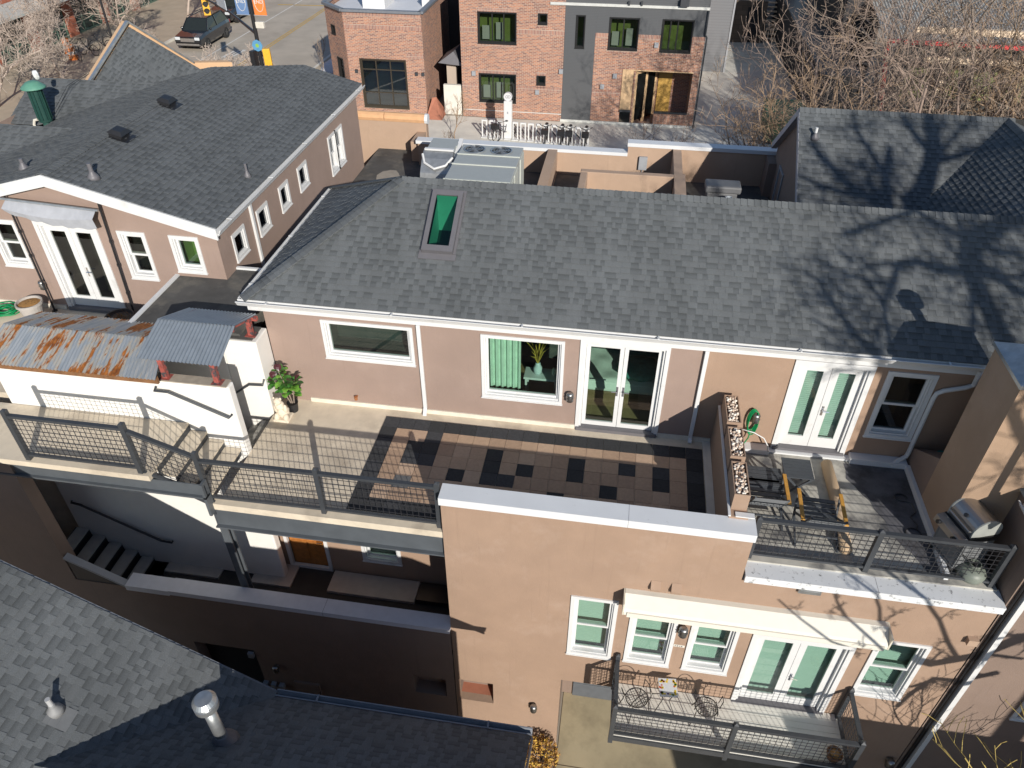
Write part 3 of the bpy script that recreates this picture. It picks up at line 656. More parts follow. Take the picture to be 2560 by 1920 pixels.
for k, (a, b) in enumerate(((1.79, 1.81), (1.825, 1.855), (1.87, 1.885), (1.90, 1.93))): FB.box(mb, a, b, -2.345, -2.315, .012, .014)
mb.build('number_plate', SLATEP, H)
# terraces (floors)
mb = MB(); mb.box(-6.82, -3.05, -.15, -2.475, -2.84, .0); mb.box(-6.62, -2.84, -.15, 2.2, 0, .0)
mb.build('terrace_slab', CONC, H)
mb = MB(); mb.box(2.2, -2.84, -.15, 6.6, 0, -.004); mb.box(2.6, -3.1, -.2, 6.6, -2.84, -.19); mb.build('deck_floor', DECKG, H)
mb = MB(); mb.poly([(4.69, -.21, -.001), (4.70, -.40, -.001), (4.66, -.62, -.001), (4.78, -.80, -.001), (4.86, -.98, -.001), (4.98, -1.15, -.001), (5.02, -1.34, -.001), (5.15, -1.6, -.001), (5.17, -1.85, -.001), (5.30, -2.1, -.001), (5.44, -2.3, -.001), (5.62, -2.72, -.001), (5.79, -2.72, -.001), (5.79, -.21, -.001)]); mb.build('coating_and_shade', plain('deck_coating_and_shade', (.10, .10, .112), .85, var=.3, scale=2.5, stain=(.035, .034, .038), sscale=1.6, slo=.45, shi=.65), H)  # dark deck coating, with the shade lying on it put into its colour
mb = MB(); mb.box(2.05, -2.8, .002, 2.195, -.03, .035); mb.build('gutter_strip', CONCP, H)
mb = MB(); mb.box(5.80, -2.75, -.003, 5.868, -.2, .12); mb.build('base_flashing', CAPW, H)
mb = MB(); x0, x1 = -6.82, -2.48
mb.box(x0, -3.03, -.21, x1, -2.93, -.15); mb.box(x0, -2.985, -.63, x1, -2.965, -.21); mb.box(x0, -3.06, -.66, x1, -2.90, -.63); mb.box(x0, -3.0, -.3, x0+.02, -2.92, -.66)
mb.box(-6.93, -2.84, -3.85, -6.77, -2.81, -.16); mb.box(-6.93, -2.71, -3.85, -6.77, -2.68, -.16); mb.box(-6.86, -2.81, -3.85, -6.84, -2.71, -.16)
mb.build('steel_frame', plain('grey_steel', (.085, .095, .105), .5, var=.15, scale=3), H)
# balcony below
mb = MB(); mb.box(.78, -4.2, -4.05, 5.12, -3.103, -3.9); mb.build('balcony_slab', STEEL, H)
mb = MB()
for k in range(8): mb.box(.80, -4.17+k*.133, -3.898, 5.1, -4.17+k*.133+.127, -3.878)
mb.build('balcony_boards', plain('weathered_boards', (.70, .675, .61), .8, var=.1, scale=3), H)
# awning cassette over the lower doors
mb = MB(); prof = [(-.003, -.83), (.10, -.83), (.30, -.99), (.34, -1.05), (.34, -1.12), (.22, -1.13), (.18, -1.08), (.06, -1.04), (-.003, -1.0)]
mb.prism([FB.p(.74, z, d) for d, z in prof], (4.36, 0, 0)); mb.box(.80, -3.46, -1.15, 5.05, -3.43, -1.04)
mb.build('awning', CREAM, H)
for x_ in (.72, 5.105): mb = MB(); mb.box(x_, -3.44, -1.13, x_+.025, -3.103, -.83); mb.build('awning_bracket', plain('bracket_cream', (.6, .56, .46), .6), H)
# lower walkway under the terrace
FC = Pl((0, -1.38, 0), (1, 0, 0), (0, -1, 0))
LD, LW = (-6.63, -5.63, -3.85, -1.7), (-4.85, -3.97, -3.30, -1.95)
mb = MB(); FC.wall(mb, -9.6, -2.47, -3.85, -.15, [LD, LW]); mb.build('lower_wall', STUCCO, H)
mb = MB(); mb.box(-10.3, -3.0, -3.9, -2.47, -1.38, -3.85); mb.build('walkway_floor', DARKF, H)
window(H, FC, *LW, kind='hung', back='blind')
mb = MB(); FC.frame(mb, *LD, .075, -.05, .03, 0); FC.box(mb, LD[0]+.075, LD[1]-.075, LD[2]+.03, LD[3]-.075, -.12, -.08, 1)
for a in (.13, .52):
    for c, d in ((.22, .85), (1.0, 1.75)): FC.box(mb, LD[0]+a, LD[0]+a+.34, LD[2]+c, LD[2]+d, -.079, -.06, 1)
dr = mb.build('door', [WHITE, DOORW], H)
mb = MB(); mb.tube([FC.p(LD[1]-.14, -2.95, -.07), FC.p(LD[1]-.14, -2.95, -.01), FC.p(LD[1]-.26, -2.95, -.01)], .012, 6); mb.build('handle', CHROME, dr)
mb = MB(); mb.box(-6.97, -1.68, -3.85, -6.74, -1.45, -.2); mb.build('pilaster', WHITEST, H)
for q in ((-7.35, -1.99, -3.85, -6.42, -1.40, -3.80), (-5.57, -1.97, -3.85, -3.59, -1.42, -3.78), (-9.4, -2.01, -3.85, -8.1, -1.72, -3.80), (-8.33, -1.70, -3.85, -8.05, -1.40, -3.80)): mb = MB(); mb.box(*q); mb.build('stone_pad', PADC, H)
mb = MB(); mb.box(-3.55, -1.95, -3.85, -2.5, -1.5, -3.70); mb.build('door_mat', BLACK, H)
# solid parapet of the walkway with coping, standing on the dark alley wall
FD = Pl((0, -3.15, 0), (1, 0, 0), (0, -1, 0))
NB = (-3.38, -2.67, -5.32, -4.65); DG = (-8.33, -6.93, -6.85, -4.60)
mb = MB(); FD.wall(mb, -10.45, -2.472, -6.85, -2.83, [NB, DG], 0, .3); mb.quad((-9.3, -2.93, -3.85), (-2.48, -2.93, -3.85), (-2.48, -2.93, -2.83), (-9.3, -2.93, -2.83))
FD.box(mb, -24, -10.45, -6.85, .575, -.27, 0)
mb.build('alley_wall', STUCCO3, H)  # darker than the front wall's stucco: the alley's shade is in the colour
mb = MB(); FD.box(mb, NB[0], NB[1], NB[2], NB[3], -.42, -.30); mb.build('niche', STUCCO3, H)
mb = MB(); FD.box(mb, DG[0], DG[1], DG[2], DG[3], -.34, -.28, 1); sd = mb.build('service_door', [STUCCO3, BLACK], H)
mb = MB(); FD.box(mb, DG[1]-.14, DG[1]-.02, -4.82, -4.66, .002, .07); mb.build('door_closer', GREYP, sd)
mb = MB(); mb.box(-8.33, -3.21, -2.83, -2.474, -2.88, -2.70); mb.box(-9.28, -3.21, -2.87, -8.335, -2.88, -2.72); mb.box(-5.05, -3.212, -2.832, -5.044, -2.878, -2.698, 1); mb.build('coping', [plain('lilac_grey_coping', (.60, .60, .63), .5, var=.06), SLATEP], H)
wall_lamp(FD, -6.5, -5.1, H, .9)
mb = MB()
for k in range(3): mb = MB(); FD.box(mb, -6.95+k*.19, -6.84+k*.19, -5.95, -5.80, .002, .10); mb.build('meter_box', GREYP, H)
mb = MB(); FD.box(mb, -6.2, -5.6, -6.0, -5.6, .002, .05); FD.box(mb, -6.16, -5.64, -5.96, -5.64, .05, .056); mb.build('panel_box', STUCCO3, H)

# things in the bedroom
t = thing('bed', 'wide bed with quilted white cover seen through the terrace doors', 'bed', (0.2, 1.9, .02)); BX, BY = -.07, -.42
mb = MB(); mb.box(-.75+BX, 1.3+BY, .02, 1.35+BX, 3.5+BY, .30); mb.build('base', plain('bed_wood', (.20, .12, .06), .6), t, bevel=.02)
mb = MB(); n = 26; m_ = 26; vs = []
for i in range(n+1):
    for j in range(m_+1):
        x = -.78+BX+2.16*i/n; y = 1.25+BY+2.3*j/m_; e = min(i, j, n-i, m_-j)
        vs.append((x, y, .58+.02*math.sin(x*9+y*3)*math.sin(y*11)-(.16 if e == 0 else 0)))
mb.add(vs, [(i*(m_+1)+j, (i+1)*(m_+1)+j, (i+1)*(m_+1)+j+1, i*(m_+1)+j+1) for i in range(n) for j in range(m_)]); mb.build('quilt', BEDW, t, smooth=True)
mb = MB(); mb.box(-.7+BX, 1.3+BY, .3, 1.3+BX, 3.45+BY, .56); mb.build('mattress', BEDW, t, bevel=.04)
mb = MB(); mb.blob((.75, 1.3, .66), .5, .42, .10, 0, 3, .1, 7, 12); mb.build('throw', TEALF, t, smooth=True)
o = curtainmesh(FA, -2.24, -1.62, .62, 2.05, -.30, .045, .11, CURT, 'curtain', None); tag(o, 'pale green pleated curtain behind the square terrace window', 'curtain')
t = thing('side_table', 'low white table carrying a vase behind the square window', 'table', (-1.2, .75, .02))
mb = MB(); mb.box(-1.6, .55, .68, -.9, .92, .73); mb.build('tabletop', WHITE, t, bevel=.01)
for x in (-1.55, -.95):
    for y in (.6, .87): mb = MB(); mb.box(x-.02, y-.02, .02, x+.02, y+.02, .68); mb.build('leg', WHITE, t)
t = thing('vase', 'pale vase of golden dry grass behind the square window', 'vase', (-1.33, .72, .73))
mb = MB(); mb.lathe([(.05, 0), (.085, .05), (.09, .16), (.05, .24), (.055, .27)], (-1.33, .72, .73), 16); mb.build('jar', CERAM, t, smooth=True)
mb = MB(); r_ = random.Random(3)
for k in range(22):
    a = r_.uniform(0, 6.28); l = r_.uniform(.3, .6); s_ = r_.uniform(.05, .30); b0 = V((-1.33, .72, .98)); p1 = b0+V((math.cos(a)*s_*.4, math.sin(a)*s_*.4, l*.6)); p2 = b0+V((math.cos(a)*s_, math.sin(a)*s_, l)); mb.tube([b0, p1, p2], [.005, .009, .002], 4)
mb.build('dry_grass', DRYG, t)
t = thing('ceramic_jar', 'small cream jar on the table right of the vase', 'jar', (-1.0, .74, .73)); mb = MB(); mb.lathe([(.03, 0), (.05, .04), (.045, .1), (.025, .14), (.03, .16)], (-1.0, .74, .73), 14); mb.build('body', CREAM, t, smooth=True)

# ------------------------------------------------------------------ terrace: rubber tile rug, planters, plant
t = thing('tile_rug', 'black and tan rubber tile rug laid in a block pattern on the terrace', 'rug', (-1.2, -1.5, 0))
S = .3175; black = {(3, 1)} | {(c, r) for c in (2, 3) for r in (2, 3)} | {(5, 4), (7, 2), (7, 3), (7, 4), (8, 4), (9, 3), (12, 2), (12, 3), (15, 2), (14, 4), (17, 2), (17, 3), (11, 5)} | {(4, r) for r in ()}
TT2 = plain('tile_tan_b', (.37, .25, .17), .95, var=.12, scale=16, bmp=.5, bscale=90); TT3 = plain('tile_tan_c', (.47, .33, .23), .95, var=.1, scale=16, bmp=.5, bscale=90); TB2 = plain('tile_black_b', (.045, .046, .05), .95, var=.3, scale=24, bmp=.5, bscale=90); rt_ = random.Random(6)
TB = plain('tile_black', (.032, .033, .035), .95, var=.3, scale=30, bmp=.5, bscale=90); TT = plain('tile_tan', (.43, .295, .20), .95, var=.1, scale=20, bmp=.5, bscale=90); TG = plain('tile_drain', (.11, .11, .11), .8)
mb = MB()
for c in range(20):
    for r in range(8):
        x = -4.31+c*S; y = -.255-r*S
        if x+S > 2.05 and False: continue
        k = 0 if (c in (0, 19) or r in (0, 7) or (c, r) in black) else 1
        if (c, r) == (2, 5): k = 2
        if k == 1: k = rt_.choice((1, 1, 1, 3, 3, 4))
        elif k == 0: k = rt_.choice((0, 0, 5))
        g = .003; mb.box(x+g+rt_.uniform(0, .002), y-S+g, .001, x+S-g, y-g-rt_.uniform(0, .002), .017+rt_.uniform(-.002, .002), k)
mb.build('tile', [TB, TT, TG, TT2, TT3, TB2], t)
dv = thing('planter_wall', 'low stucco dividing wall topped with three boxes of pebbles', 'wall', (2.35, -1.4, 0))
mb = MB(); mb.box(2.2, -2.838, 0, 2.5, -.003, 1.0); mb.build('wall', STUCCO, dv)
mb = MB(); mb.box(2.185, -2.84, 1.0, 2.225, -.10, 1.03); mb.box(2.3, -2.84, 1.0, 2.6, -2.74, 1.02); mb.build('edge_trim', WHITE, dv)
for i, (ya, yb) in enumerate(((-.17, -.93), (-1.05, -1.80), (-1.92, -2.68))):
    p = thing('planter_box', ('tan planter box of pebbles nearest the house wall', 'middle tan planter box of pebbles on the dividing wall', 'tan planter box of pebbles nearest the railing')[i], 'planter', (2.36, (ya+yb)/2, 1.0), 'pebble planters')
    mb = MB(); a, b = 2.235, 2.485; w_ = .018
    mb.box(a, yb, 1.0, b, ya, 1.26); mb.box(a, yb, 1.26, a+w_, ya, 1.35); mb.box(b-w_, yb, 1.26, b, ya, 1.35); mb.box(a+w_, yb, 1.26, b-w_, yb+w_, 1.35); mb.box(a+w_, ya-w_, 1.26, b-w_, ya, 1.35)
    mb.build('box', STUCCO, p)
    mb = MB(); r_ = random.Random(i)
    for k in range(170):
        mb.blob((r_.uniform(a+.04, b-.04), r_.uniform(yb+.04, ya-.04), 1.30+r_.uniform(0, .055)), r_.uniform(.014, .032), r_.uniform(.014, .032), r_.uniform(.012, .022), r_.choice((0, 0, 1, 2)), k, .2, 4, 6)
    tag(mb.build('pebbles', PEB, p, smooth=True), None, None, kind='stuff')
# statue and leafy plant in the corner
t = thing('stone_statue', 'cream carved stone statue crouching at the terrace corner', 'statue', (-6.36, -.62, 0))
mb = MB(); mb.box(-6.53, -.78, 0, -6.2, -.48, .06, 0)
mb.build('plinth', STONE, t, bevel=.02)
mb = MB(); cx, cy = -6.36, -.62
mb.blob((cx, cy, .18), .15, .13, .14, 0, 1, .1, 7, 10); mb.blob((cx-.02, cy-.02, .35), .11, .10, .12, 0, 2, .1, 7, 10); mb.blob((cx-.03, cy-.06, .49), .085, .085, .085, 0, 3, .08, 7, 10)
for s_ in (-1, 1):
    mb.blob((cx+s_*.10, cy-.09, .10), .06, .08, .09, 0, 5+s_, .1, 6, 8); mb.blob((cx+s_*.10, cy-.05, .30), .045, .05, .11, 0, 8+s_, .1, 6, 8); mb.blob((cx-.03+s_*.07, cy-.05, .55), .025, .02, .035, 0, 9, .1, 5, 6)
mb.blob((cx-.03, cy-.14, .47), .035, .035, .03, 0, 4, .1, 5, 7)
mb.build('figure', STONE, t, smooth=True)
def leafplant(name, label, c, pot_r, stems, nleaf, size, seed):
    t = thing(name, label, 'plant', c); r_ = random.Random(seed); c = V(c)
    mb = MB(); mb.lathe([(pot_r*.8, 0), (pot_r, pot_r*1.9), (pot_r*1.08, pot_r*2), (pot_r*.95, pot_r*2), (pot_r*.9, pot_r*1.8), (0, pot_r*1.8)], c, 16); mb.build('pot', BLACK, t, smooth=False)
    mb = MB(); lf = MB()
    for s_, top in stems:
        b = c+V((s_[0]*.3, s_[1]*.3, pot_r*1.8)); e = c+V(top); mid = b.lerp(e, .5)+V((r_.uniform(-.04, .04), r_.uniform(-.04, .04), 0)); mb.tube([b, mid, e], [.016, .013, .007], 6)
        for k in range(nleaf):
            f = r_.uniform(.42, 1.0); p = (b.lerp(mid, f*2) if f < .5 else mid.lerp(e, f*2-1)); a = r_.uniform(0, 6.28); el = r_.uniform(-.1, .9)
            d = V((math.cos(a)*math.cos(el), math.sin(a)*math.cos(el), math.sin(el))); sd = d.cross(V((0, 0, 1))).normalized(); nn = sd.cross(d)
            L = size*r_.uniform(.75, 1.2); W = L*.36; q = p+d*.03
            pts = []
            for tt, ww, dz in ((0, .12, 0), (.25, .75, .02), (.55, 1.0, .02), (.82, .8, -.02), (1, .12, -.06)):
                ce = q+d*L*tt+nn*dz*L*2; pts.append((ce-sd*W*ww+nn*L*.07*ww, ce, ce+sd*W*ww+nn*L*.07*ww))
            m = r_.choice((0, 0, 1, 1, 2)) if f < .9 else r_.choice((0, 1, 3))
            for A, B in zip(pts, pts[1:]):
                lf.quad(A[0], A[1], B[1], B[0], m); lf.quad(A[1], A[2], B[2], B[1], m)
    mb.build('stem', BARKG, t); lf.build('foliage', LEAFM, t, smooth=True, fix=False); return t
leafplant('leafy_plant', 'tall potted plant with broad glossy green leaves in the terrace corner', (-6.25, -.36, 0), .11, [((0, 0), (-.12, -.05, 1.05)), ((.1, .05), (.16, -.02, .82)), ((-.1, 0), (-.26, -.04, .80))], 34, .165, 5)
# ------------------------------------------------------------------ railings
railing('long charcoal wire railing sloping from the upper landing down along the tiled terrace', [(-9.97, -3.12, .62, 1.86), (-7.82, -3.12, .62, 1.86), (-6.80, -2.96, -.35, 1.20), (-4.66, -2.93, -.12, 1.10), (-2.56, -2.93, -.16, 1.10)], [(0, 1, .82, .82, 1.72, 1.72), (1, 2, .70, .16, 1.66, 1.08), (2, 3, .10, .10, .98, .98), (3, 4, .10, .10, .98, .98)], 'steel wire railings')
railing('charcoal wire railing before the deck with the grill', [(2.70, -2.76, -.03, .98), (4.56, -2.76, -.03, 1.0), (6.50, -2.76, -.03, 1.0)], [(0, 1, .10, .10, .92, .92), (1, 2, .10, .10, .92, .92)], 'steel wire railings')
railing('charcoal wire railing round the lower balcony with bistro chairs', [(.80, -3.16, -4.0, -2.80), (.80, -4.16, -4.15, -2.85), (2.93, -4.16, -4.15, -2.85), (5.08, -4.16, -4.15, -2.85), (5.08, -3.16, -4.0, -2.85)],
        [(0, 1, -3.8, -3.8, -2.95, -2.95), (1, 2, -3.8, -3.8, -2.95, -2.95), (2, 3, -3.8, -3.8, -2.95, -2.95), (3, 4, -3.8, -3.8, -2.95, -2.95)], 'steel wire railings')
# ------------------------------------------------------------------ stair landing, white stair walls, metal canopies
L = thing('stair_landing', 'concrete landing bridge with four steps down to the terrace', 'landing', (-8.8, -2.5, .5))
mb = MB(); mb.box(-12.5, -3.2, .58, -7.65, -1.78, .70); mb.build('slab', CONC, L)
mb = MB(); y0, y1 = -2.95, -1.78
for k in range(3): mb.box(-7.65+k*.30, y0, .70-(k+1)*.175-.05, -7.65+(k+1)*.30+.02, y1, .70-(k+1)*.175)
mb.build('tread', CONC, L)
mb = MB()
for k in range(4): mb.box(-7.652+k*.30, y0, .70-(k+1)*.175+.002, -7.645+k*.30, y1, .70-k*.175-.05)
mb.build('riser', STEEL, L)
mb = MB(); mb.prism([(-7.75, y0-.02, .60), (-6.7, y0-.02, .0), (-6.7, y0-.02, -.16), (-7.75, y0-.02, .42)], (0, -.05, 0)); mb.build('stringer', STEEL, L)
mb = MB(); x0, x1 = -12.4, -6.72
mb.box(x0, -3.17, .53, -7.68, -3.03, .58); mb.box(x0, -3.11, .27, x1, -3.09, .53); mb.box(x0, -3.17, .23, x1, -3.03, .27); mb.box(x1-.05, -3.17, -.2, x1, -3.0, .58); mb.build('steel_beam', MATS['grey_steel'], L)
SW = thing('stair_wall', 'white stucco stair wall carrying the metal canopies', 'wall', (-8.9, -1.7, 0))
mb = MB(); mb.prism([(-11.35, -1.76, -3.85), (-6.62, -1.76, -3.85), (-6.62, -1.76, .0), (-6.62, -1.76, 1.66), (-11.35, -1.76, 1.66)], (0, .20, 0))
w_ = mb.build('wall', WHITEST, SW, bevel=.03)
mb = MB(); mb.box(-8.06, -1.77, 1.662, -6.66, -1.55, 1.685); mb.build('plank', plain('grey_plank', (.36, .31, .25), .85, var=.2), SW)
mb = MB(); mb.tube([(-8.05, -1.77, 1.52), (-8.05, -1.85, 1.49), (-7.78, -1.85, 1.49), (-6.72, -1.85, 1.01), (-6.70, -1.77, 1.03)], .024, 8); mb.build('handrail', STEEL, SW)
mb = MB(); mb.tube([(-11.1, -1.80, -2.0), (-11.1, -1.84, -2.02), (-10.9, -1.84, -2.06), (-9.3, -1.84, -2.95), (-9.05, -1.84, -2.97), (-9.05, -1.80, -2.95)], .026, 8); mb.build('handrail', BLACK, SW)
SB = thing('stair_back_wall', 'white stucco block at the back of the stair beside the house', 'wall', (-8, -.3, 0))
mb = MB(); mb.box(-7.35, -.52, -3.8, -6.625, -.003, 1.78); mb.box(-11.4, -.52, -3.8, -7.355, -.40, 1.78); mb.build('wall', WHITEST, SB, bevel=.02)
mb = MB(); mb.box(-7.3, -.47, 1.78, -6.72, -.02, 1.80); mb.build('cap', MEMB, SB)
mb = MB(); mb.tube([(-7.3, -.53, .50), (-7.3, -.60, .52), (-6.95, -.60, .78), (-6.66, -.60, .80), (-6.64, -.53, .9)], .022, 8); mb.build('handrail', STEEL, SB)
mb = MB(); mb.box(-11.4, -1.55, -3.85, -9.5, -.52, -3.8)
for k in range(16): mb.box(-6.62-(k+1)*.28, -1.55, -.19*(k+1)-.2, -6.62-k*.28, -.525, -.19*(k+1))
mb.build('stair_flight', DECKG, SB)
# lower flight
LF = thing('lower_stairs', 'dark concrete steps descending under the landing to the walkway', 'stairs', (-10.3, -2.4, -3.85))
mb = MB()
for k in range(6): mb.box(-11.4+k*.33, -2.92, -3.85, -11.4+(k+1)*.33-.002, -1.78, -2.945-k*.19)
mb.build('riser_gap_shade', BLACK, LF)  # black body stands for the shade in the open gaps between treads
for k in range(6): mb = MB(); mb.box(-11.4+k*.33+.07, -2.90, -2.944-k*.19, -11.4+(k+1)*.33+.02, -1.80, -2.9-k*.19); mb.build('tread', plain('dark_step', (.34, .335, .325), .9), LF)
mb = MB(); mb.prism([(-10.42, -3.14, -3.0), (-9.3, -3.14, -3.0), (-9.3, -3.14, -2.85), (-10.42, -3.14, -2.15), ], (0, .05, 0)); mb.build('guard_panel', STEEL, LF)
mb = MB(); mb.bar((-10.42, -3.12, -2.10), (-9.28, -3.12, -2.80), .14, .06); mb.build('guard_cap', GREYP, LF)
# canopies
C1 = thing('rusty_canopy', 'rust streaked corrugated metal canopy over the stair wall', 'canopy', (-9.5, -1.1, 1.66))
mb = MB(); corrug(mb, (-11.32, -2.02, 1.88), (-7.80, -2.02, 1.90), (-8.05, -1.12, 2.13), (-11.32, -1.12, 2.13)); corrug(mb, (-11.32, -1.13, 2.135), (-8.05, -1.13, 2.135), (-8.05, -.22, 1.82), (-11.30, -.22, 1.82)); mb.build('roof_sheet', RUST, C1, fix=False)
mb = MB(); mb.bar((-11.3, -1.90, 1.78), (-7.85, -1.90, 1.80), .05, .15); mb.bar((-11.3, -.35, 1.74), (-8.0, -.35, 1.74), .06, .12); mb.bar((-11.3, -1.12, 2.05), (-8, -1.12, 2.05), .06, .1); mb.build('fascia_board', RUSTW, C1)
C2 = thing('zinc_canopy', 'small grey corrugated canopy raised on worn red posts', 'canopy', (-7.3, -1.1, 1.66))
mb = MB(); corrug(mb, (-8.02, -2.02, 2.36), (-6.50, -2.02, 2.36), (-6.62, -1.06, 2.53), (-8.10, -1.06, 2.53)); corrug(mb, (-8.10, -1.07, 2.535), (-6.62, -1.07, 2.535), (-6.66, -.15, 2.19), (-8.06, -.15, 2.19)); mb.build('roof_sheet', ZINC, C2, fix=False)
for x, y, z0, z1 in ((-7.86, -1.66, 1.66, 2.38), (-6.86, -1.66, 1.66, 2.38), (-7.86, -.30, 1.78, 2.22), (-6.80, -.30, 1.78, 2.22)):
    mb = MB(); mb.box(x-.045, y-.045, z0, x+.045, y+.045, z1); mb.box(x-.10, y-.09, z0+.002, x+.10, y+.09, z0+.03); mb.build('post', REDW, C2)
for a_, b_, w1_, h1_ in (((-8.0, -1.66, 2.36), (-6.6, -1.66, 2.36), .07, .09), ((-8.0, -.30, 2.19), (-6.6, -.30, 2.19), .07, .08), ((-8.05, -1.06, 2.46), (-6.64, -1.06, 2.46), .07, .09)): mb = MB(); mb.bar(a_, b_, w1_, h1_); mb.build('beam', REDW, C2)
for x in (-7.9, -6.72):
    mb = MB(); mb.bar((x, -1.9, 2.33), (x, -1.06, 2.48), .05, .07); mb.bar((x, -.2, 2.17), (x, -1.06, 2.48), .05, .07); mb.build('rafter', REDW, C2)

# ------------------------------------------------------------------ flat roof between the houses + rear yard roof
FR = thing('flat_roof', 'dark membrane flat roof between the left house and the main house', 'roof', (-7.8, .8, 1.6))
mb = MB(); mb.box(-9.22, -.38, 1.5, -7.0, 1.497, 1.85); mb.box(-8.13, 1.5, 1.5, -7.0, 2.0, 1.85); mb.build('deck', MEMB, FR)
mb = MB(); mb.box(-9.31, -.38, 1.45, -9.225, 1.497, 1.885); mb.box(-8.13, 1.93, 1.853, -7.0, 2.0, 1.90); mb.build('edge_trim', CAPW, FR)
YR = thing('rear_roof', 'dark patched flat roof behind the main house holding the machines', 'roof', (-3, 8, .6))
mb = MB(); mb.box(-8.13, 2.0, .2, 1.4, 12.2, .66); mb.box(1.4, 5.0, .2, 4.28, 11, .66); mb.build('deck', MEMB, YR)
mb = MB(); mb.blob((-7.15, 10.0, .66), .35, .5, .012, 0, 2, .2, 5, 10); mb.build('patch', plain('patch_grey', (.30, .27, .23), .9), YR)
PW = thing('rear_parapet', 'tan stucco parapet with white cap enclosing the rear roof', 'wall', (-2, 11.1, 0))
mb = MB(); mb.box(-6.45, 11.0, -3.85, .07, 11.25, 1.36); mb.box(.07, 11.0, -3.85, 4.6, 11.25, 1.66); mb.build('wall', STUCCO4, PW)
mb = MB(); mb.box(-6.5, 10.96, 1.36, .07, 11.29, 1.46); mb.box(.05, 10.96, 1.66, 4.65, 11.29, 1.77); mb.build('cap', CAPW, PW)
DWL = thing('yard_partition', 'thin stucco partition running from the rear parapet beside the machine', 'wall', (-2.1, 9, .66), 'rear yard partitions')
mb = MB(); mb.box(-2.33, 5.6, .66, -2.05, 10.995, 1.44); mb.build('wall', STUCCO4, DWL)
D2 = thing('yard_partition', 'tall stucco partition shading the corner with the grey bin', 'wall', (1.5, 9, .66), 'rear yard partitions')
mb = MB(); mb.box(1.40, 8.86, .66, 1.64, 10.995, 1.66); mb.box(1.38, 7.0, .66, 1.68, 8.855, 1.78); mb.box(1.62, 7.6, .66, 1.85, 7.85, 1.55); mb.build('wall', STUCCO4, D2)
D3 = thing('equipment_box', 'tan stucco open walled enclosure with a dark vent behind the ridge', 'enclosure', (0, 8.3, .66))
mb = MB(); mb.box(-1.17, 8.60, .66, 1.375, 8.82, 1.78); mb.box(-1.17, 6.2, .66, -.97, 8.597, 1.78); mb.build('wall', STUCCO4, D3, bevel=.02)
mb = MB(); mb.box(.02, 8.56, .80, .42, 8.598, 1.04); mb.build('vent', DARKIN, D3)
o = MB(); o.box(.43, 10.90, .98, .68, 10.998, 1.38); o.cyl((.55, 10.95, .98), (.55, 10.95, .66), .015, 6); b_ = o.build('electric_box', GREYP, None, bevel=.01); tag(b_, 'small grey electric box fixed to the rear parapet', 'electric box')
TW = thing('garden_wall', 'tan stucco wall with rounded orange cap beside the left house', 'wall', (-7.6, 12.3, .6))
mb = MB(); mb.box(-8.75, 12.15, -3.85, -6.45, 12.4, 1.62); mb.box(-6.75, 11.25, -3.85, -6.47, 12.15, 1.3); mb.build('wall', STUCCO4, TW)
mb = MB(); mb.tube([(-8.75, 12.27, 1.68), (-7.85, 12.27, 1.68)], .16, 10); mb.tube([(-7.83, 12.27, 1.68), (-6.5, 12.27, 1.68)], .16, 10); mb.tube([(-6.5, 12.27, 1.68), (-6.40, 12.27, 1.68)], .165, 10, 1); mb.build('cap', [plain('orange_cap', (.62, .36, .19), .8), CAPW], TW)
# machines
HV = thing('air_conditioner', 'large grey rooftop air conditioner with two fans', 'machine', (-3.7, 7.6, .66))
x0, x1, ya, yb, zt = -4.57, -2.84, 6.62, 9.1, 2.16
mb = MB(); mb.box(x0, ya, .72, x1, yb-.75, zt); mb.box(x0, yb-.745, .72, x1, yb, zt); mb.box(x0-.03, ya-.03, .66, x1+.03, yb+.03, .72)
mb.build('cabinet', HVACM, HV, bevel=.012)
mb = MB()
for y in (ya, ya+1.02, yb-.76): mb.box(x0-.012, y, zt, x1+.012, y+.05, zt+.025)
mb.box(x0-.015, ya-.018, zt-.16, x1+.015, ya-.001, zt+.012); mb.box(x1+.001, ya+.1, .75, x1+.03, ya+.6, zt-.08); mb.box(x1+.001, ya+.7, .75, x1+.03, ya+1.3, zt-.08); mb.box(x1+.001, yb-.7, .75, x1+.03, yb-.1, zt-.08)
mb.build('trim', HVACL, HV)
for cx in (-4.16, -3.40):
    mb = MB(); mb.lathe([(.30, -.02), (.30, .03), (.27, .03), (.27, -.02)], (cx, yb-.37, zt), 28, cap=False)
    for k in range(4): mb.tube([(cx+.07*k*math.cos(a*.2618), yb-.37+.07*k*math.sin(a*.2618), zt+.03) for a in range(25)], .006, 4) if k else None
    for a in range(6): mb.bar((cx, yb-.37, zt+.028), (cx+.29*math.cos(a*1.047), yb-.37+.29*math.sin(a*1.047), zt+.028), .01, .008)
    f = mb.build('fan_guard', GALV, HV)
    mb = MB(); mb.lathe([(.27, .004), (0, .004)], (cx, yb-.37, zt), 24, 1)
    for a in range(4):
        d = V((math.cos(a*1.571+.4), math.sin(a*1.571+.4), 0)); e = V((-d.y, d.x, 0)); c = V((cx, yb-.37, zt+.012)); mb.quad(c+e*.03, c+d*.25+e*.10+V((0, 0, .012)), c+d*.25-e*.06, c-e*.03)
    mb.build('fan', [SST, BLACK], f)
mb = MB(); mb.box(-4.42, ya-.06, zt-.35, -4.0, ya-.02, zt-.12); mb.build('intake', BLACK, HV)
DU = thing('air_duct', 'shiny sheet metal duct curving down beside the air conditioner', 'duct', (-5.2, 8.4, .66))
mb = MB(); mb.box(-5.52, 8.95, 1.75, -4.72, 9.45, 2.15); mb.box(-5.50, 8.5, 1.73, -4.74, 8.945, 2.17); mb.build('duct_top', HVACM, DU)
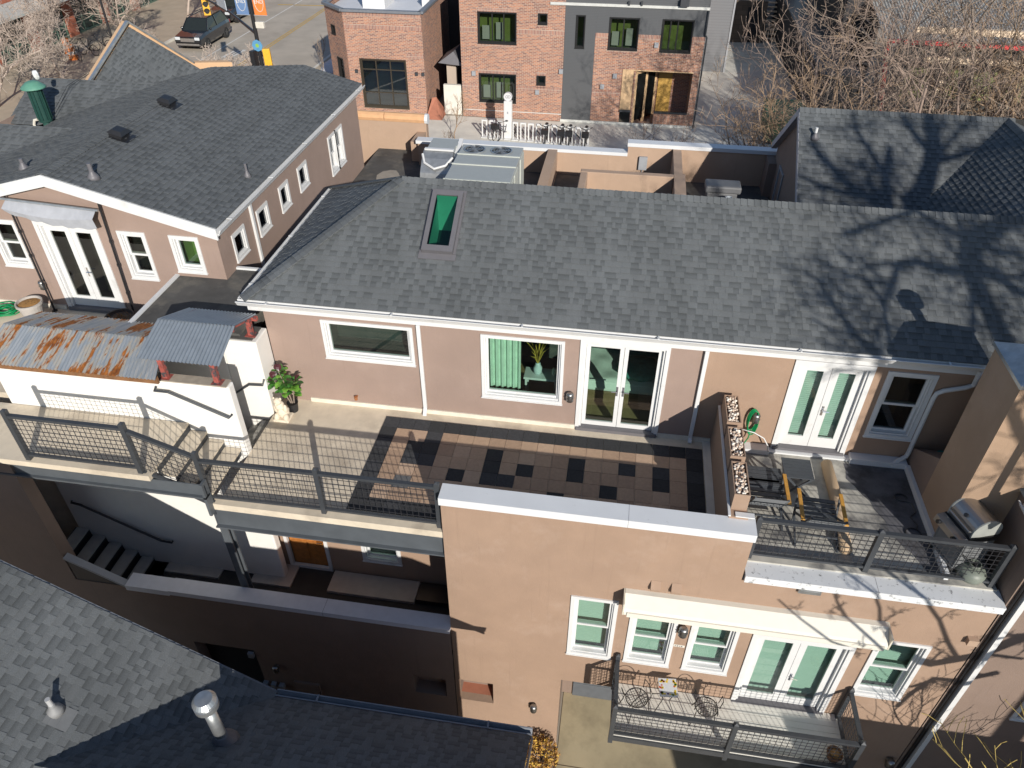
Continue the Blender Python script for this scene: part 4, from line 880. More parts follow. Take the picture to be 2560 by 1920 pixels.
mb = MB(); mb.prism([(-5.55, 8.48, 1.72), (-5.55, 8.48, 2.2), (-5.55, 8.2, 2.05), (-5.55, 7.9, 1.75), (-5.55, 7.75, 1.3), (-5.55, 7.75, .66), (-5.55, 8.48, .66)], (.85, 0, 0)); mb.build('elbow', GALV, DU)
mb = MB(); mb.bar((-4.68, 9.4, 2.18), (-4.68, 7.95, 1.78), .12, .06); mb.bar((-5.52, 8.47, 2.21), (-4.7, 8.47, 2.21), .10, .05); mb.tube([(-5.55, 8.3, 2.12), (-5.45, 8.05, 1.98), (-5.15, 7.9, 1.88), (-4.85, 8.0, 1.95), (-4.7, 8.25, 2.08)], .035, 6); mb.build('sealed_seam', WHITE, DU)
mb = MB(); mb.prism([(-5.75, 7.2, .9), (-4.62, 7.2, .9), (-4.62, 7.75, 1.25), (-5.6, 7.75, 1.15)], (0, 0, -.25)); mb.build('duct_tray', GALV, DU)
GREYD = plain('grey_plastic', (.12, .122, .128), .6)
BN = thing('storage_bin', 'grey plastic deck storage bin in the shaded rear corner', 'bin', (2.65, 8, .66))
mb = MB(); mb.prism([(2.22, 7.75, .66), (3.0, 7.75, .66), (3.0, 8.15, .66), (2.22, 8.15, .66)], (0, 0, 1.12)); mb.build('body', GREYD, BN, bevel=.03)
mb = MB(); mb.box(2.16, 7.70, 1.78, 3.08, 8.22, 1.98); mb.build('lid', GREYD, BN, bevel=.05)
GT = thing('gas_tank', 'pale propane tank standing before the grey storage bin', 'tank', (2.75, 7.4, .66))
mb = MB(); mb.lathe([(.13, 0), (.15, .05), (.15, .30), (.10, .38), (.03, .40), (.03, .42)], (2.75, 7.45, 1.3), 18); mb.lathe([(.09, .40), (.09, .52), (.08, .52), (.08, .40)], (2.75, 7.45, 1.3), 18, cap=False); mb.lathe([(.13, 0), (.13, .64)], (2.75, 7.45, .66), 12); mb.build('cylinder', plain('tank_grey', (.45, .48, .50), .4), GT, smooth=True)
# ------------------------------------------------------------------ left house
LH = thing('gabled_house', 'tan stucco house with low gable roof and small white windows along its side', 'house', (-11, 5, .7))
GF = Pl((0, 1.5, 0), (1, 0, 0), (0, -1, 0)); GS = Pl((-8.14, 0, 0), (0, 1, 0), (1, 0, 0))
g0, g1, g2, gd = (-13.37, -12.70, 1.75, 2.88), (-10.36, -9.73, 1.70, 2.83), (-9.20, -8.55, 1.97, 2.82), (-12.25, -10.80, .74, 2.92)
RX, RZL, EX, EZ = -11.40, 4.08, -7.95, 3.17; sL = (RZL-EZ)/(EX-RX)
mb = MB(); GF.wall(mb, -16.5, -8.14, .0, 3.05, [g0, g1, g2, gd], 0)
mb.poly([(-15.2, 1.5, 3.05), (-8.14, 1.5, 3.05), (RX, 1.5, 3.99)], 0)
sw = [(2.05, 2.645, 1.965, 2.595), (3.285, 3.88, 1.95, 2.57), (4.56, 5.12, 1.94, 2.57), (5.75, 6.36, 1.945, 2.57), (7.97, 9.11, 1.45, 2.54)]
GS.wall(mb, 1.5, 10.6, .0, 3.12, sw, 0); mb.quad((-16.5, 10.6, -3.85), (-8.14, 10.6, -3.85), (-8.14, 10.6, 3.1), (-16.5, 10.6, 3.1)); mb.quad((-16.5, 1.5, -3.85), (-16.5, 10.6, -3.85), (-16.5, 10.6, 3.1), (-16.5, 1.5, 3.1)); mb.quad((-16.5, 1.5, -3.85), (-8.14, 1.5, -3.85), (-8.14, 1.5, 0), (-16.5, 1.5, 0)); mb.quad((-8.14, 10.6, -3.85), (-8.14, 12.2, -3.85), (-8.14, 12.2, .2), (-8.14, 10.6, .2))
mb.build('wall', STUCCO2, LH)
for g in (g0, g1): window(LH, GF, *g, kind='hung', gm=GLASSD)
window(LH, GF, *g2, kind='fixed', back='green', gm=GLASS)
french_door(LH, GF, *gd, gm=GLASSD, stile=.12, botrail=.26, hand=(0,))
for s_ in sw[:4]: window(LH, GS, *s_, kind='fixed', gm=GLASSD, trim=.075, sash=.028, inner=.012, sh=.06)
a, b, c, d = sw[4]; window(LH, GS, a, (a+b)/2+.04, c, d, kind='hung', gm=GLASSD); window(LH, GS, (a+b)/2-.04, b, c, d, kind='hung', gm=GLASSD)
cL = 1/math.sqrt(1+sL*sL); LL = (EX-RX)/cL
mb = MB()
shingles(mb, (EX, 0, EZ), (0, 1, 0), (-cL, 0, sL*cL), [(1.28, 0), (10.75, 0), (10.75, LL*.5), (8.6, LL), (1.28, LL)], 21)
mb.poly([(RX, 8.6, RZL), (EX, 10.75, EZ), (-13.6, 10.75, EZ-.3)], 1, [(0, .3)]*3)
shingles(mb, (RX, 0, RZL), (0, 1, 0), (-cL, 0, -sL*cL), [(1.28, -3.9), (1.28, 0), (8.6, 0), (9.6, -3.9)][::-1] if False else [(1.28, 0), (8.6, 0), (9.8, 3.9), (1.28, 3.9)], 22)
ridge_caps(mb, (RX, 1.28, RZL), (RX, 8.6, RZL), (cL, 0, -sL*cL), (-cL, 0, -sL*cL), seed=6)
# cross gables on the left slope
for yr, yb, xl, zr, dz in ((8.15, 6.6, -16.6, 3.70, .75), (4.9, 3.2, -18.5, 3.60, .72)):
    xr = RX-(RZL-zr)/sL; L_ = math.hypot(yr-yb, dz); vv = (0, (yr-yb)/L_, dz/L_); xb_ = RX-(RZL-(zr-dz))/sL
    shingles(mb, (0, yb, zr-dz), (1, 0, 0), vv, [(xl, 0), (max(xl+.2, xb_), 0), (xr, L_), (xl, L_)], 23)
    mb.poly([(xl, yr, zr), (xr, yr, zr), (xb_, yr+1.6, zr-dz), (xl, yr+1.6, zr-dz)], 1, [(0, .3)]*4)
mb.build('roof', SH, LH, fix=False)
def rake(parent, pts, dy, hgt, mat, name='rake_board'):
    mb = MB()
    for a, b in zip(pts, pts[1:]): mb.prism([a, b, (b[0], b[1], b[2]-hgt), (a[0], a[1], a[2]-hgt)], (0, dy, 0))
    return mb.build(name, mat, parent)
rake(LH, [(-15.3, 1.27, RZL-sL*3.9-.0), (RX, 1.27, RZL-.005), (EX+.01, 1.27, EZ-.005)], -.035, .24, WHITE)
mb = MB(); mb.quad((-15.3, 1.27, 3.0), (-15.3, 1.5, 3.0), (RX, 1.5, 3.84), (RX, 1.27, 3.84)); mb.quad((RX, 1.27, 3.84), (RX, 1.5, 3.84), (-8, 1.5, 2.95), (-8, 1.27, 2.95)); mb.box(-8.12, 1.3, 2.96, -7.97, 10.7, 3.10); mb.build('soffit', WHITE, LH)
gutter((-7.97, 1.26, 3.14), (-7.97, 10.74, 3.14), (1, 0, 0), LH, WHITE)
mb = MB(); mb.box(-16.6, 6.55, 2.55, -14.8, 6.6, 2.92); mb.box(-18.5, 3.15, 2.5, -15.2, 3.2, 2.85); mb.build('fascia', WHITE, LH)
mb = MB(); mb.box(-8.135, 3.02, 1.3, -8.08, 3.10, 3.0); mb.build('downspout', WHITE, LH)
# gable parapet towards the street corner
A, B = V((-15.7, 9.0, 3.25)), V((-13.8, 11.7, 3.25)); pk = (A+B)/2+V((0, 0, 1.45)); dd = (B-A).normalized(); nn = V((dd.y, -dd.x, 0)); nn = nn if nn.x > 0 else -nn
mb = MB(); mb.prism([A-V((0, 0, 7)), B-V((0, 0, 7)), B, pk, A], -nn*.30, 0); mb.prism([B, B+V((1.2, .25, 0)), B+V((1.2, .25, -.5)), B-V((0, 0, .5))], -nn*.3, 0)
mb.build('gable_parapet', plain('orange_stucco', (.62, .40, .235), .9, var=.06), LH)
mb = MB(); mb.bar(A+nn*.06+V((0, 0, .03)), pk+nn*.06+V((0, 0, .03)), .16, .05); mb.bar(pk+nn*.06+V((0, 0, .03)), B+nn*.06+V((0, 0, .03)), .16, .05); mb.build('coping', GALV, LH)
mb = MB(); up_ = V((0, 0, 1)); half = (B-A).length/2; ls = math.hypot(half, 1.45)
Mr = V((-11.5, 8.3, 4.04)); pk2 = pk-up_*.12+nn*.05; U2 = (Mr-pk2).normalized(); Lm = (Mr-pk2).length
for O_, s_ in ((A, 31), (B, 32)):
    o2 = O_-up_*.12+nn*.05; V2 = (pk2-o2); V2 = (V2-U2*V2.dot(U2)).normalized(); q2 = lambda p: ((p-o2).dot(U2), (p-o2).dot(V2))
    shingles(mb, o2, U2, V2, [q2(o2), q2(o2+U2*Lm*(1.0 if s_ == 31 else .5)), q2(Mr), q2(pk2)], s_)
mb.build('roof_cross_gable', SH, LH, fix=False)
wall_lamp(GF, -12.62, 1.35, LH)
# awning that is furled between two poles
mb = MB(); n = 18; r0 = []; r1 = []; r2 = []
for i in range(n+1):
    t = i/n; x = -12.45+1.98*t; sag = .10*math.sin(t*math.pi)
    r0.append((x, 1.26, 3.46-.08*t)); r1.append((x, 1.08, 3.36-.09*t-sag)); r2.append((x, 1.12, 3.30-.14*t-sag-.05*abs(math.sin(t*math.pi*5))-.10*t))
k = n+1; mb.add(r0+r1+r2, [(i, i+1, k+i+1, k+i) for i in range(n)]+[(k+i, k+i+1, 2*k+i+1, 2*k+i) for i in range(n)])
AW = thing('furled_awning', 'grey canvas awning furled on two thin black poles above the left door', 'awning', (-11.4, 1.2, .7))
mb.build('canvas', GRCNV, AW, fix=False)
mb = MB(); mb.tube([(-12.55, 1.25, 3.5), (-10.4, 1.25, 3.39)], .03, 8); mb.build('roller', GALV, AW)
for x0, x1, zt in ((-12.52, -12.54, 3.6), (-10.43, -10.55, 3.5)):
    mb = MB(); mb.tube([(x0, 1.36, zt), (x1, 1.36, .7)], .022, 8); mb.cyl((x1, 1.36, .7), (x1, 1.36, .72), .06, 10)
    for f in (.3, .5, .75): mb.cyl((x0+(x1-x0)*f, 1.36, zt+(.7-zt)*f), (x0+(x1-x0)*f, 1.36, zt+(.7-zt)*f-.06), .032, 8)
    mb.build('pole', BLACK, AW)
TERR = thing('upper_terrace', 'upper concrete terrace in front of the left house door', 'terrace', (-13, 0, .6))
mb = MB(); mb.box(-20, -.20, -3.85, -9.32, 1.497, .70); mb.box(-20, -1.5, -3.85, -11.45, -.205, .70); mb.build('slab', CONC, TERR)
mb = MB(); mb.box(-12.45, 1.46, .70, -8.8, 1.496, .80) if False else mb.box(-14, 1.46, .702, -12.3, 1.497, .80); mb.build('base', plain('cream_base', (.66, .60, .50), .8), TERR)
# potted things on that terrace
P1 = thing('flower_pot', 'large pale grey flower pot of dry soil beside the green hose', 'pot', (-12.78, 1.02, .7))
mb = MB(); mb.lathe([(.19, 0), (.25, .36), (.28, .37), (.28, .43), (.25, .43), (.24, .38), (0, .37)], (-12.78, 1.02, .7), 22); mb.build('bowl', CLAY, P1, smooth=False)
mb = MB(); mb.lathe([(.238, .385), (.12, .41), (0, .415)], (-12.78, 1.02, .7), 16); mb.build('soil', LITTER, P1)
P2 = thing('flower_pot', 'dark round flower pot of withered plants by the left door', 'pot', (-10.62, 1.0, .7))
mb = MB(); mb.lathe([(.2, 0), (.30, .26), (.32, .28), (.31, .31), (.28, .31), (.27, .25), (0, .25)], (-10.62, .98, .7), 22); mb.build('bowl', DKPOT, P2)
mb = MB(); r_ = random.Random(9)
for k in range(60):
    a = r_.uniform(0, 6.28); q = r_.uniform(0, .25); b0 = V((-10.62+q*math.cos(a), .98+q*math.sin(a), .94)); mb.tube([b0, b0+V((r_.uniform(-.06, .06), r_.uniform(-.06, .06), r_.uniform(.04, .14)))], [.006, .002], 3)
mb.build('withered_plant', LITTER, P2)
mb = MB()
for k in range(9):
    r0_ = .12+.022*k; cx, cy = -13.62+.05*math.sin(k*2.1), 1.12+.05*math.cos(k*1.7)
    mb.tube([(cx+r0_*1.25*math.cos(a*.314), cy+r0_*.85*math.sin(a*.314), .73+.017*((k*3) % 5)+.012*math.sin(a*1.3+k)) for a in range(20)], .014, 6, close=True)
tag(mb.build('garden_hose', GREENH, None, smooth=True), 'green garden hose coiled on the upper terrace floor', 'hose')
# roof fittings
def turtle(x, y, lab):
    z = RZL-sL*(x-RX); t = thing('roof_vent', lab, 'roof vent', (x, y, z), 'black box roof vents'); M_ = Matrix.Rotation(math.atan(sL), 4, 'Y')
    mb = MB(); mb.box(-.24, -.22, -.01, .30, .22, .015); mb.box(-.15, -.16, .015, .14, .16, .10); mb.add([(-.18, -.19, .10), (.17, -.19, .10), (.17, .19, .10), (-.18, .19, .10), (-.11, -.12, .17), (.10, -.12, .17), (.10, .12, .17), (-.11, .12, .17)], [(3, 2, 1, 0), (4, 5, 6, 7), (0, 1, 5, 4), (1, 2, 6, 5), (2, 3, 7, 6), (3, 0, 4, 7)])
    mb.v = [tuple(V((x, y, z))+M_ @ V(p)) for p in mb.v]; mb.build('hood', BLACK, t)
turtle(-11.18, 5.75, 'black box vent on the left roof farther from the door gable'); turtle(-11.14, 3.6, 'black box vent on the left roof nearer the door gable')
def pipe(x, y, z, h, r, mat, lab, flare=True, lean=(0, 0)):
    t = thing('vent_pipe', lab, 'vent pipe', (x, y, z), 'small roof vent pipes'); mb = MB(); mb.cyl((x, y, z-.08), (x+lean[0], y+lean[1], z+h), r, 12); mb.build('pipe', mat, t)
    if flare: mb = MB(); mb.lathe([(r*3.2, -.03), (r*2.2, .05), (r*1.1, .12), (r*1.1, .14)], (x, y, z), 16); mb.build('flashing', SLATEP, t, smooth=True)
zl = lambda x: RZL-sL*abs(x-RX)
pipe(-12.43, 2.05, zl(-12.43), .22, .04, SLATEP, 'short grey pipe on the left house roof, left of the ridge'); pipe(-10.62, 1.72, zl(-10.62), .30, .045, SLATEP, 'grey pipe on the left house roof just behind the white gable edge'); pipe(-8.3, 3.6, zl(-8.3), .30, .03, SLATEP, 'thin grey pipe near the right eave of the left house roof')
# green lamp standing behind the left roof
GLT = thing('street_lantern', 'green cylindrical lantern with a conical cap rising behind the left roof', 'lantern', (-15.3, 6.4, -3.8))
lx, ly, lz = -15.35, 6.55, 3.0
mb = MB(); mb.cyl((lx, ly, -3.8), (lx, ly, lz+.1), .10, 14); mb.build('post', TEALP, GLT)
mb = MB(); mb.lathe([(.17, 0), (.17, .06), (.15, .06), (.15, .8), (.17, .8), (.17, .86)], (lx, ly, lz+.1), 18)
for k in range(10): a = k*.628; mb.bar((lx+.165*math.cos(a), ly+.165*math.sin(a), lz+.16), (lx+.165*math.cos(a), ly+.165*math.sin(a), lz+.9), .03, .02)
mb.build('cage', plain('teal_dark', (.02, .06, .05), .35), GLT)
mb = MB(); mb.lathe([(.31, 0), (.30, .03), (.16, .14), (.08, .17), (0, .17)], (lx, ly, lz+.96), 20); mb.build('cap', plain('teal_cap', (.10, .26, .19), .5), GLT, smooth=True)
mb = MB(); mb.blob((lx+.12, ly+.1, lz+1.25), .08, .08, .12, 0, 2, .2); mb.build('white_finial', WHITE, GLT)
mb = MB(); mb.tube([(lx-.35, ly-.05, 2.6), (lx-.36, ly-.05, 3.0), (lx-.30, ly-.05, 3.12), (lx-.2, ly-.05, 3.14)], .035, 8); tag(mb.build('bent_pipe', CREAM, None), 'cream bent vent pipe beside the green lantern', 'pipe')
mb = MB()
for y_ in (0, .08):
    mb.tube([(-16.0+y_, 2.9, 3.1), (-16.1+y_, 4.2, 3.35), (-16.05+y_, 5.2, 3.2)], .008, 4); mb.tube([(-15.3+y_, 6.5, 3.05), (-15.2+y_, 7.6, 3.7), (-15.1+y_, 8.4, 3.8)], .008, 4)
tag(mb.build('roof_cable', BLACK, None), 'black cables lying over the left house gables', 'cable')

# ------------------------------------------------------------------ dark gable house behind on the right
RH = thing('brown_house', 'brown stucco house with dark gable roof at the right behind the main ridge', 'house', (8, 8, 0))
ry, rz, rs = 8.43, 3.85, .72; crs = 1/math.sqrt(1+rs*rs)
mb = MB(); mb.poly([(4.32, 5.2, -3.8), (4.32, 10.72, -3.8), (4.32, 10.72, 2.05), (4.32, ry, rz-.12), (4.32, 5.2, 1.4)]); mb.quad((4.32, 10.72, -3.8), (16, 10.72, -3.8), (16, 10.72, 2.0), (4.32, 10.72, 2.0)); mb.box(4.1, 10.3, .66, 4.32, 11.0, 1.66)
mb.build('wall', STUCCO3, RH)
GR = Pl((4.315, 0, 0), (0, -1, 0), (-1, 0, 0)); window(RH, GR, -9.76, -9.05, .75, 1.85, kind='fixed', fm=GREYP, gm=GLASSD, trim=.06)
Lr = (ry-5.0)/crs; vx = 9.05
mb = MB(); yv = ry-(vx-4.18); Lr = (ry-yv)/crs
shingles(mb, (0, yv, rz-rs*(ry-yv)), (1, 0, 0), (0, crs, rs*crs), [(4.18, 0), (vx, Lr), (4.18, Lr)], 41)
shingles(mb, (vx, 0, rz), (0, -1, 0), (crs, 0, rs*crs), [(-ry, 0), (-yv, 0), (-yv, -(ry-yv)/crs)], 42)
mb.poly([(4.18, ry, rz), (16, ry, rz), (16, 10.85, rz-rs*2.42), (4.18, 10.85, rz-rs*2.42)], 1, [(0, .3)]*4)
mb.poly([(vx, ry, rz), (vx, 5, rz), (vx+5, 5, rz-2), (vx+5, ry, rz-2)], 1, [(0, .3)]*4)
ridge_caps(mb, (4.18, ry, rz), (9.2, ry, rz), (0, -crs, -rs*crs), (0, crs, -rs*crs), seed=8)
ridge_caps(mb, (vx, ry, rz), (vx, 5, rz), (-crs, 0, -rs*crs), (crs, 0, -rs*crs), seed=9)
mb.build('roof', SH, RH, fix=False)
mb = MB(); mb.prism([(4.17, 10.87, rz-rs*2.44), (4.17, ry, rz), (4.17, ry, rz-.2), (4.17, 10.87, rz-rs*2.44-.2)], (.04, 0, 0)); mb.prism([(4.17, 5.0, rz-rs*3.43), (4.17, ry, rz), (4.17, ry, rz-.2), (4.17, 5.0, rz-rs*3.43-.2)], (.04, 0, 0)); mb.quad((4.2, 10.85, 1.9), (4.32, 10.85, 1.9), (4.32, ry, 3.62), (4.2, ry, 3.62)); mb.build('rake_board', plain('grey_board', (.40, .40, .43), .6), RH)
pipe(4.55, 7.75, rz-rs*.68, .26, .035, WHITE, 'small white vent pipe on the shaded roof behind the main ridge')

# ------------------------------------------------------------------ neighbour house on the right with chimney
NH = thing('neighbour_house', 'tan stucco neighbour house with a stucco chimney beside the grill deck', 'house', (9, -2, -6.85))
mb = MB(); mb.box(6.66, -3.08, -6.85, 14, -1.99, 1.45); mb.quad((6.66, -1.99, 0), (6.66, 0, 0), (6.66, 0, 2.3), (6.66, -1.99, 2.3)); mb.prism([(5.875, -.05, 0), (5.875, -1.0, 0), (5.875, -1.0, 1.05), (5.875, -.05, .42)], (.78, 0, 0))
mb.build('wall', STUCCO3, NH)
mb = MB(); mb.box(5.87, -2.03, 0, 6.95, -1.0, 3.46); ch = mb.build('chimney', stucco('chimney_stucco', (.36, .245, .165), (.40, .28, .20)), NH)
mb = MB(); x0, x1, ya, yb = 5.83, 6.99, -2.07, -.96; mb.box(x0, ya, 3.44, x1, yb, 3.50); mb.add([(x0, ya, 3.5), (x1, ya, 3.5), (x1, yb, 3.5), (x0, yb, 3.5), (6.28, -1.64, 3.74), (6.56, -1.64, 3.74), (6.56, -1.36, 3.74), (6.28, -1.36, 3.74)], [(0, 1, 5, 4), (1, 2, 6, 5), (2, 3, 7, 6), (3, 0, 4, 7), (4, 5, 6, 7)]); mb.build('chimney_cap', GALV, ch)
mb = MB(); mb.cyl((6.42, -1.5, 3.7), (6.42, -1.5, 4.12), .085, 14); mb.lathe([(.19, 0), (.19, .17), (.12, .24), (0, .25)], (6.42, -1.5, 4.06), 18); mb.build('flue', GALV, ch)
gutter((6.62, -2.3, 1.52), (6.62, -3.3, 1.52), (-1, 0, 0), NH, WHITE)
mb = MB(); mb.poly([(6.60, -3.3, 1.52), (6.60, -2.04, 1.52), (14, -2.04, 4.6), (14, -3.3, 4.6)]); mb.build('eave', SH[2], NH)
mb = MB(); mb.box(6.80, -3.16, -6.85, 6.89, -3.085, 3.0); mb.build('downspout', WHITE, NH)
mb = MB(); mb.cyl((6.715, -3.11, -6.85), (6.715, -3.11, 1.4), .018, 6); mb.cyl((6.765, -3.11, -6.85), (6.765, -3.11, 1.4), .014, 6); mb.build('cable', BLACK, NH)
FN = Pl((0, -3.08, 0), (1, 0, 0), (0, -1, 0)); window(NH, FN, 7.95, 9.0, -3.2, -1.9, kind='hung', back='blind')
wall_lamp(FB, 6.45, -5.25, NH, 1.1)
mb = MB(); FB.box(mb, 6.40, 6.56, -1.06, -.92, .002, .1); mb.build('vent_hood', STUCCO4, H)
mb = MB(); mb.cyl((6.3, -.25, .35), (6.3, -.25, .52), .10, 14); tag(mb.build('watering_pot', plain('teal_pot', (.05, .22, .18), .4), None), 'small teal pot in the dark gap beside the chimney', 'pot')

# ------------------------------------------------------------------ foreground building, lower left
FG = thing('shingled_house', 'grey shingled house in the foreground seen from its roof side', 'house', (-5, -8, -6.85))
s2 = .695; c2 = 1/math.sqrt(1+s2*s2); EZ2 = -1.5; VX, VY = -4.78, -5.62; RY2 = -7.75; HZ = EZ2+s2*(VY-RY2); W2 = VY-RY2
P2_ = lambda x, y: (y, (VX-x)/c2)
mb = MB(); U_, V_ = (0, 1, 0), (-c2, 0, s2*c2)
xr = -9.7
shingles(mb, (VX, 0, EZ2), U_, V_, [P2_(VX, -5.53), P2_(xr, -5.53), P2_(xr, RY2), P2_(VX-W2, RY2), P2_(VX, VY)], 51, wmin=.10, wmax=.27)
shingles(mb, (VX, 0, EZ2), U_, V_, [P2_(VX-W2, RY2), P2_(xr, RY2), P2_(xr, -11), P2_(VX, -11), P2_(VX, RY2-W2)], 52)
shingles(mb, (0, VY, EZ2), (1, 0, 0), (0, -c2, s2*c2), [(VX, 0), (-.58, 0), (-.58, W2/c2), (VX-W2, W2/c2)], 53)
shingles(mb, (0, RY2-W2, EZ2), (1, 0, 0), (0, c2, s2*c2), [(VX, 0), (-.58, 0), (-.58, W2/c2), (VX-W2, W2/c2)], 54)
zr = EZ2+s2*(VX-xr); mb.poly([(xr, -5.53, zr), (xr, -11, zr), (xr-5, -11, zr-3.4), (xr-5, -5.53, zr-3.4)], 1, [(0, .3)]*4)
ridge_caps(mb, (VX-W2, RY2, HZ), (-.58, RY2, HZ), (0, c2, -s2*c2), (0, -c2, -s2*c2), seed=12)
mb.build('roof', SH, FG, fix=False)
mb = MB(); mb.box(-9.5, -10.6, -6.85, -5.1, -5.8, EZ2-.1); mb.box(-5.1, RY2-W2+.3, -6.85, -.95, VY-.3, EZ2-.05); mb.prism([(-.95, VY-.3, EZ2-.06), (-.95, RY2-W2+.3, EZ2-.06), (-.95, RY2, HZ-.12)], (-.2, 0, 0)); mb.prism([(-5.1, -5.8, EZ2-.1), (-9.5, -5.8, EZ2-.1), (-9.5, -5.8, EZ2+s2*(4.4)-.1)], (0, -.2, 0))
mb.build('wall', STUCCO3, FG)
gutter((VX, VY+.02, EZ2+.02), (-.56, VY+.02, EZ2+.02), (0, 1, 0), FG, plain('blue_grey_gutter', (.19, .205, .23), .5))
mb = MB(); mb.prism([(-.565, VY, EZ2), (-.565, RY2, HZ), (-.565, RY2, HZ-.15), (-.565, VY, EZ2-.15)], (.03, 0, 0)); mb.prism([(-.565, RY2-W2, EZ2), (-.565, RY2, HZ), (-.565, RY2, HZ-.15), (-.565, RY2-W2, EZ2-.15)], (.03, 0, 0)); mb.build('rake_board', SLATEP, FG)
mb = MB(); mb.prism([(VX, -5.525, EZ2-.01), (xr, -5.525, zr-.01), (xr, -5.525, zr-.16), (VX, -5.525, EZ2-.16)], (0, .03, 0)); mb.build('rake_board', plain('slate_board', (.12, .13, .15), .6), FG)
vp = thing('vent_pipe', 'white plastic vent pipe with a rubber boot on the sunlit foreground slope', 'vent pipe', (-7.05, -7.05, .1))
z0 = EZ2+s2*(VX+7.05)
mb = MB(); mb.cyl((-7.05, -7.05, z0-.05), (-7.05, -7.05, z0+.30), .035, 12); mb.build('pipe', plain('pipe_grey', (.42, .42, .42), .5), vp)
mb = MB(); mb.lathe([(.12, -.03), (.10, .05), (.06, .10), (.045, .13), (.045, .16)], (-7.05, -7.05, z0), 18); mb.build('boot', plain('boot_grey', (.22, .22, .22), .6), vp, smooth=True)
mb = MB(); c_ = V((-7.0, -7.1, EZ2+s2*(VX+7.0)+.02)); u = V((0, 1, 0)); v = V(V_); mb.quad(c_-u*.15-v*.22, c_+u*.15-v*.22, c_+u*.15+v*.12, c_-u*.15+v*.12); mb.build('flashing', plain('flash_grey', (.14, .145, .15), .9), vp)
cp = thing('vent_pipe', 'tall galvanised chimney pipe with round cap on the shaded foreground roof', 'vent pipe', (-4.9, -6.7, -.8))
cx, cy = -4.92, -6.75; z0 = max(EZ2+s2*(VX-cx), EZ2+s2*(VY-cy))
mb = MB(); mb.cyl((cx, cy, z0-.1), (cx, cy, z0+.95), .085, 18); mb.build('pipe', GALV, cp, smooth=True)
mb = MB(); mb.lathe([(.14, 0), (.165, .015), (.165, .10), (.15, .105), (.15, .15), (.165, .16), (.12, .22), (0, .235)], (cx, cy, z0+.95), 24); mb.build('cap', GALV, cp)
mb = MB(); mb.lathe([(.22, -.08), (.18, .02), (.10, .16), (.10, .2)], (cx, cy, z0), 18); mb.build('flashing', SLATEP, cp, smooth=True)
# building off to the right front that shades the lower wall (only its shadow reaches the picture)
SG = thing('garage', 'low dark roofed garage beyond the lower right edge', 'garage', (11, -11, -6.85))
mb = MB(); mb.box(8.1, -14, -6.85, 16, -8, -1.7); mb.prism([(7.9, -14.2, -1.7), (7.9, -7.8, -1.7), (7.9, -11, -.2)], (9, 0, 0)); mb.build('body', STUCCO3, SG)
# ------------------------------------------------------------------ grill deck furniture
def slats(mb, x0, x1, ys, z, th=.02, wd=.07, dz=0):
    for y in ys: mb.box(x0, y-wd/2, z+dz, x1, y+wd/2, z+th+dz)
FBK = plain('black_wood', (.055, .062, .072), .55, var=.12, scale=8)
T = thing('folding_table', 'small black slatted folding table beside the deck door', 'table', (3.63, -1.02, 0))
mb = MB(); slats(mb, 3.37, 3.88, [-.80-.084*k for k in range(6)], .47, wd=.08); mb.box(3.40, -1.26, .45, 3.44, -.76, .47); mb.box(3.81, -1.26, .45, 3.85, -.76, .47); mb.build('tabletop', FBK, T)
for y in (-1.22, -.80):
    for a, b in ((3.42, 3.84), (3.84, 3.42)): mb = MB(); mb.bar((a, y+(.02 if a < b else -.02), .45), (b, y+(.02 if a < b else -.02), 0), .035, .025, 0, (0, 1, 0)); mb.build('leg', FBK, T)
T = thing('slatted_bench', 'low black slatted bench against the planter wall', 'bench', (3.02, -1.26, 0))
mb = MB(); slats(mb, 2.68, 3.34, [-1.04-.095*k for k in range(5)], .40, wd=.082); mb.box(2.68, -1.50, .32, 3.34, -1.47, .40); mb.box(2.68, -1.02, .32, 3.34, -.99, .40); mb.build('seat', FBK, T)
for x in (2.72, 3.28):
    for y in (-1.46, -1.03): mb = MB(); mb.box(x-.02, y-.02, 0, x+.02, y+.02, .33); mb.build('leg', FBK, T)
def armchair(label, cx, cy, rot):
    t = thing('armchair', label, 'chair', (cx, cy, 0), 'black slatted deck chairs with oiled wood arms', rot, local=True)
    mb = MB()
    for k in range(6): y = .34-.10*k; mb.box(-.30, y-.04, .40-.012*k, .30, y+.04, .42-.012*k)
    mb.build('seat', FBK, t)
    mb = MB()
    for k in range(6):
        f = k/5; p = V((0, -.22-.26*f, .40+.40*f)); mb.bar(p+V((-.28, 0, 0)), p+V((.28, 0, 0)), .07, .018, 0, (0, .55, .8))
    for x in (-.27, .27): mb.bar((x, -.18, .33), (x, -.50, .84), .03, .03)
    mb.build('backrest', FBK, t)
    for s_ in (-1, 1):
        x = s_*.345; mb = MB(); mb.box(x-.032, -.36, .60, x+.032, .36, .625); mb.build('armrest', OAK, t, bevel=.005)
        mb = MB(); mb.bar((x, .33, .60), (x, .10, .0), .032, .03); mb.build('leg', FBK, t)
        mb = MB(); mb.bar((x, -.30, .60), (x, .20, .20), .03, .03); mb.bar((x, .2, .2), (x, -.42, 0), .032, .03); mb.build('leg', FBK, t)
    mb = MB(); mb.bar((-.33, .20, .30), (.33, .20, .30), .03, .03); mb.bar((-.33, -.25, .16), (.33, -.25, .16), .03, .03); mb.build('stretcher', FBK, t)
    return t
armchair('black deck chair with wood arms nearest the planter wall', 2.98, -1.69, 0); armchair('black deck chair with wood arms in the middle, backed to the wire railing', 3.86, -2.02, -.04)
